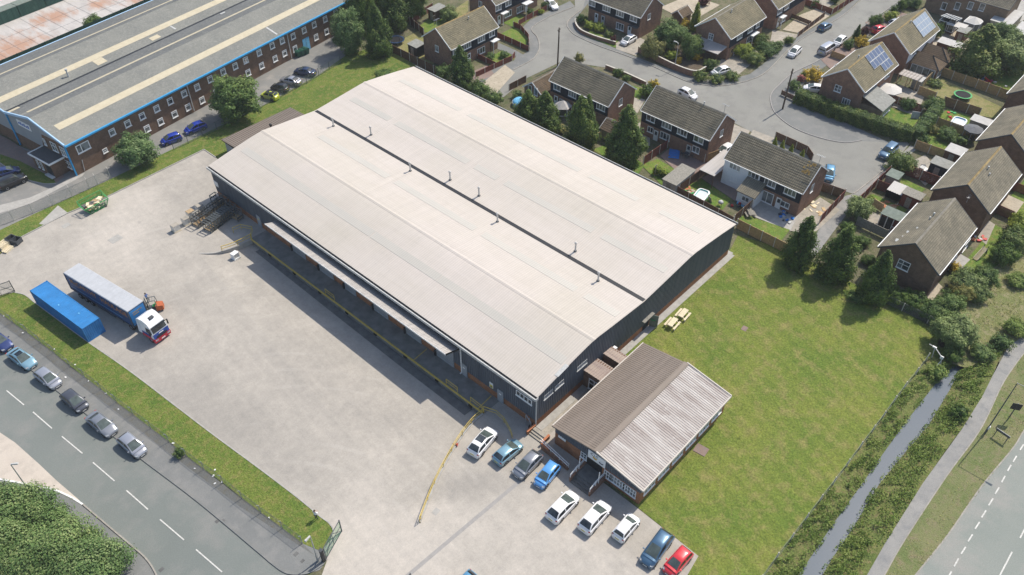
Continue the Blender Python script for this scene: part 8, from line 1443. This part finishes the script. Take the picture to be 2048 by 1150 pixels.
def glasshouse(label, c, sx, sy, h, white=False, octa=False, z1=.9):
    t = thing('conservatory', label, 'conservatory', (c[0],c[1],0)); x, y = sx/2, sy/2; base = [(-x,-y),(x,-y),(x,y),(-x,y)] if not octa else [(-x,-y*.5),(-x*.5,-y),(x*.5,-y),(x,-y*.5),(x,y),(-x,y)]
    mb = MB(); mb.prism(base, 0, .6); mb.build('dwarf_wall', 'brick_brown', t); mb = MB(); mb.prism([(a*.98,b_*.98) for a, b_ in base], .601, h); mb.build('glazing', 'window_glass', t); mb = MB(); n_ = len(base)
    for i in range(n_):
        a, b_ = Vector(base[i]), Vector(base[(i+1)%n_]); m_ = max(1, round((b_-a).length/1.0))
        for k in range(m_): q = a+(b_-a)*(k/m_); mb.bar((q.x,q.y,.6),(q.x,q.y,h),.09)
        mb.bar((a.x,a.y,h),(b_.x,b_.y,h),.12); mb.bar((a.x,a.y,.62),(b_.x,b_.y,.62),.1)
    mb.build('frame', 'white_upvc', t); mb = MB()
    if octa: mb.add([(0,0,h+z1)]+[(a*1.05,b_*1.05,h) for a, b_ in base], [(0,1+i,1+(i+1)%n_) for i in range(n_)]); mb.build('roof', 'canvas_white', t)
    else:
        mb.add([(-x-.1,-y-.1,h+z1),(-x-.1,y+.1,h+z1),(x+.1,y+.1,h),(x+.1,-y-.1,h)][::1], [(3,2,1,0)]); mb.add([(-x,-y,h),(x,-y,h),(-x,-y,h+z1)], [(0,1,2)]); r_ = mb.build('roof', 'window_glass' if not white else 'canvas_white', t); m2 = MB()
        for k in range(7): q = -y+2*y*k/6; m2.bar((-x-.1,q,h+z1+.03),(x+.1,q,h+.03),.1)
        m2.build('glazing_bar', 'white_upvc', r_)
    return t
q = (138.9, 4.8); glasshouse('glass roofed conservatory with white bars behind the dark brick house', q, 4.0, 3.2, 2.4)
q = (141.2, .8); glasshouse('octagonal conservatory with pale pointed roof behind the dark brick house', q, 3.6, 3.0, 2.5, octa=True)
p = G(1915,49,2.4); t = thing('patio_awning', 'white patio awning in front of the glass roofed conservatory', 'awning', (p.x,p.y,0)); mb = MB(); mb.add([(-1.1,-1.9,2.3),(1.1,-1.9,2.5),(1.1,1.9,2.5),(-1.1,1.9,2.3),(-1.1,-1.9,2.25),(1.1,-1.9,2.45),(1.1,1.9,2.45),(-1.1,1.9,2.25)], [(0,1,2,3),(7,6,5,4),(0,4,5,1),(2,6,7,3),(3,7,4,0)]); mb.build('canopy', 'canvas_white', t)
for y in (-1.7, 0, 1.7): mb = MB(); mb.bar((-1.0,y,0),(-1.0,y,2.28),.08); mb.build('post', 'white_paint', t)
p = G(1822,149,2.4); t = thing('pergola', 'pergola with translucent sheet roof between two solar panel houses', 'pergola', (p.x,p.y,0)); mb = MB(); mb.box(-1.3,-1.9,2.3,1.3,1.9,2.35); mb.build('roof_sheet', 'roof_sheet_bleached', t)
for x in (-1.2, 1.2):
    for y in (-1.8, 0, 1.8): mb = MB(); mb.bar((x,y,0),(x,y,2.28),.11); mb.build('post', 'timber', t)
mb = MB()
for y in np.arange(-1.8, 1.9, .6): mb.bar((-1.4,y,2.40),(1.4,y,2.40),.07,.09)
mb.build('rafter', 'grey_timber', t)
p = G(1796,375,2.2); t = thing('fabric_shade', 'white fabric shade with a scalloped edge against the tan roofed shed', 'shade', (p.x,p.y,0)); mb = MB(); V = []; n_ = 12
for k in range(n_+1): V += [(-1.3+.12*(k % 2), -1.2+2.4*k/n_, 1.9), (1.3, -1.2+2.4*k/n_, 2.25+.05*(k % 2))]
mb.add(V, [(2*k,2*k+1,2*k+3,2*k+2) for k in range(n_)]); mb.add([(-1.28,1.2,.6),(-1.28,1.2,1.88),(-1.28,-1.2,1.88),(-1.28,-1.2,.6)], [(0,1,2,3),(3,2,1,0)]); mb.build('fabric', 'canvas_white', t)
for x, y, z in ((-1.22,-1.15,1.9),(-1.22,1.15,1.9),(1.22,-1.15,2.2),(1.22,1.15,2.2)): mb = MB(); mb.bar((x,y,0),(x,y,z),.07); mb.build('pole', 'white_paint', t)
def slide(label, px, c_, fr, rz_, s_=1.0):
    p = G(*px); t = thing('toy_slide', label, 'slide', (p.x,p.y,0), rz_); t.scale = (s_,)*3; mb = MB(); mb.add([(0,-.22,1.1),(0,.22,1.1),(1.6,.22,.15),(1.6,-.22,.15)], [(0,3,2,1),(0,1,2,3)]); mb.bar((0,-.24,1.18),(1.6,-.24,.23),.06,.16); mb.bar((0,.24,1.18),(1.6,.24,.23),.06,.16); mb.build('chute', c_, t); mb = MB()
    for y in (-.24, .24): mb.bar((0,y,0),(0,y,1.5),.07); mb.bar((-.5,y,0),(0,y,1.1),.06)
    for z in (.3, .6, .9): mb.bar((-.4+z*.35,-.24,z),(-.4+z*.35,.24,z),.05)
    mb.build('ladder', fr, t)
slide('small red slide on the lawn behind the long tan fence', (1964,164), 'red_paint', 'letter_blue', R(-70)); slide('yellow slide with grey frame on the ditch house lawn', (1964,510), 'new_timber', 'dark_grey', R(170), 1.3); slide('tiny red slide beside the white paddling pool', (1892,241), 'red_paint', 'green_steel', R(-60), .8)
def garden_set(label, px, mat, rz_=0.0):
    p = G(*px); t = thing('garden_table_set', label, 'garden furniture', (p.x,p.y,0), rz_); mb = MB(); mb.box(-.6,-.4,.68,.6,.4,.72); mb.build('table_top', mat, t); mb = MB()
    for x in (-.5, .5):
        for y in (-.3, .3): mb.bar((x,y,0),(x,y,.68),.05)
    mb.build('table_leg', mat, t)
    for k in range(4):
        a = k*math.pi/2+.4; mb = MB(); c = (math.cos(a)*1.0, math.sin(a)*.85); mb.cbox((c[0],c[1],.42), (.45,.45,.05), a); mb.cbox((c[0]+.2*math.cos(a), c[1]+.2*math.sin(a), .68), (.05,.45,.5), a)
        for u in (-.18,.18):
            for v in (-.18,.18): mb.bar((c[0]+u,c[1]+v,0),(c[0]+u,c[1]+v,.4),.04)
        mb.build('chair', mat, t)
garden_set('dark table and chairs on the patio behind the navy backed house', (1374,312), 'dark_grey'); garden_set('pale table with chairs behind the hedge by the grey fence', (1757,222), 'pale_grey', .5); garden_set('dark table and chairs beneath the dark parasol', (1944,273), 'steel_dark'); garden_set('dark garden chairs under the carport of the white walled house', (1432,342), 'dark_grey')
def toybox(label, px, cols, n_, rad, name='toy_pile', cat='toys', sz=(.25,.6)):
    p = G(*px); t = thing(name, label, cat, (p.x,p.y,0)); r_ = random.Random(int(px[0]))
    for c_ in cols:
        for k in range(n_): mb = MB(); mb.cbox((r_.uniform(-rad,rad), r_.uniform(-rad,rad), sz[0]/2), (r_.uniform(*sz), r_.uniform(*sz), r_.uniform(sz[0]*.6,sz[0]*1.2)), r_.uniform(0,3)); mb.build('toy' if cat == 'toys' else 'piece', c_, t)
toybox('red, blue and green toys by the white extension', (1474,410), ('red_paint','light_blue','dark_grey'), 3, .9); toybox('blue plastic toys and furniture by the white back door', (1572,436), ('blue_plastic','pale_grey','dark_grey'), 5, 1.2); toybox('heap of rubble and pots behind the aqua paddling pool', (1380,383), ('terracotta','gravel','green_steel'), 6, .8, 'rubble_heap', 'rubble'); toybox('loose offcuts of new timber in the paved side yard', (1632,418), ('new_timber','timber'), 7, 1.6, 'timber_offcuts', 'timber', (.12,.9)); toybox('pale sheets and clutter beside the blue walled shed', (1845,345), ('pale_grey','white_paint','dark_grey'), 8, 2.2, 'garden_clutter', 'clutter', (.3,1.1)); toybox('coloured toys scattered on the lawn by the red slide', (1990,172), ('red_paint','white_paint','magenta'), 4, 2.6); toybox('small toys around the white paddling pool', (1892,228), ('green_steel','red_paint'), 3, 1.2); toybox('plant pots and toys on the small patio at the right', (1955,478), ('red_paint','pale_grey','terracotta'), 5, 1.2, 'plant_pots', 'pots'); toybox('rusty garden swing frame pieces on the arbour lawn', (1778,411), ('terracotta','cardboard'), 6, 1.0, 'timber_frame_pile', 'timber', (.12,1.2)); toybox('pale stones and pots by the conservatory patio', (1860,128), ('gravel','terracotta','pale_grey'), 6, 1.6, 'garden_pots', 'pots')
p = G(1348,309); t = thing('blue_tarpaulin', 'bright blue tarpaulin on the patio of the navy backed house', 'tarpaulin', (p.x,p.y,.03), R(30)); mb = MB(); r_ = random.Random(5); V = [(x*.7-1.4, y*.6-.9, r_.uniform(0,.16)) for y in range(4) for x in range(5)]; mb.add(V, [(y*5+x,y*5+x+1,(y+1)*5+x+1,(y+1)*5+x) for y in range(3) for x in range(4)]); mb.build('sheet', 'blue_plastic', t, smooth=60); mb = MB(); mb.cbox((.2,-1.2,.06), (2.6,.08,.08), .1); mb.build('edge_batten', 'grey_timber', t)
def board(label, px, sx, h, mat, rz_):
    p = G(*px); t = thing('leaning_board', label, 'board', (p.x,p.y,0), rz_); mb = MB(); mb.add([(-sx/2,0,0),(sx/2,0,0),(sx/2,.35,h),(-sx/2,.35,h),(-sx/2,.06,0),(sx/2,.06,0),(sx/2,.41,h),(-sx/2,.41,h)], [(0,1,2,3),(7,6,5,4),(0,4,5,1),(1,5,6,2),(2,6,7,3),(3,7,4,0)]); mb.build('sheet', mat, t); mb = MB(); mb.bar((0,.4,h*.9),(0,.95,0),.06); mb.build('prop', 'grey_timber', t)
board('grey board leaning beside the aqua paddling pool', (1421,403), 1.0, 1.1, 'grey_timber', R(60)); board('pale board leaning on the fence behind the hedge', (1829,238), 1.4, 1.3, 'pale_grey', R(-60))
p = G(1440,412); t = thing('barbecue', 'grey covered barbecue on the toy strewn lawn corner', 'barbecue', (p.x,p.y,0)); mb = MB(); mb.lathe((0,0,.55), [(.3,0),(.42,.12),(.42,.3),(.3,.46),(.08,.52)], 12); mb.build('bowl', 'pale_grey', t, smooth=50); mb = MB()
for k in range(3): a = k*2.1; mb.bar((.25*math.cos(a),.25*math.sin(a),.6),(.4*math.cos(a),.4*math.sin(a),0),.05)
mb.build('leg', 'dark_grey', t)
for lb, px, h_ in (('washing line post on the lawn by the large grey shed', (1309,352), 2.2), ('washing line post on the tiny lawn behind the brown felt roofed shed', (869,50), 2.2)):
    p = G(*px); t = thing('washing_line_post', lb, 'post', (p.x,p.y,0)); mb = MB(); mb.bar((0,0,0),(0,0,h_),.09); mb.build('shaft', 'grey_timber', t); mb = MB(); mb.bar((-.4,0,h_-.1),(.4,0,h_-.1),.06); mb.build('crossbar', 'grey_timber', t)
p = G(500,82); t = thing('barrier_arm', 'low pale barrier arm by the factory wall near the bins', 'barrier', tuple(G(632,88)), R(10)); mb = MB(); mb.bar((-1.8,0,.5),(1.6,0,1.2),.09); mb.build('arm', 'pale_grey', t); mb = MB(); mb.bar((1.3,0,0),(1.3,0,1.2),.14); mb.bar((-1.6,0,0),(-1.6,0,.55),.1); mb.build('post', 'pale_grey', t)
p = G(1412,1); C, N, S_, V = [], [], [], []
lit = MB(); r_ = random.Random(11)
for px in ((8,632),(45,668),(112,700),(135,752),(180,765),(214,790),(237,818),(348,884),(391,939),(431,938),(434,969),(445,967),(430,953),(540,1038),(150,730)): q = G(px[0]+r_.uniform(-4,4), px[1]+r_.uniform(-3,3)); lit.cbox((q.x,q.y,.05), (r_.uniform(.12,.3),r_.uniform(.1,.2),.06), r_.uniform(0,3))
tag(lit.build('litter', 'white_paint'), 'scraps of pale litter along the foot of the roadside wire fence', 'litter', kind='stuff')
# ------------------------------------------------------------------ added to lift the dark shadows, a thin haze
b = NB('shadow_lift_air'); b.t.nodes.remove(b.b); vp = b.n('VolumePrincipled'); vp.inputs['Color'].default_value = (.86,.90,.93,1); vp.inputs['Density'].default_value = .0002; vp.inputs['Anisotropy'].default_value = 0.0
b.l(vp.outputs[0], b.t.nodes['Material Output'].inputs['Volume'])
mb = MB(); mb.box(-640, -640, -3.4, 740, 840, 84); tag(mb.build('haze', 'shadow_lift_air'), kind='stuff')
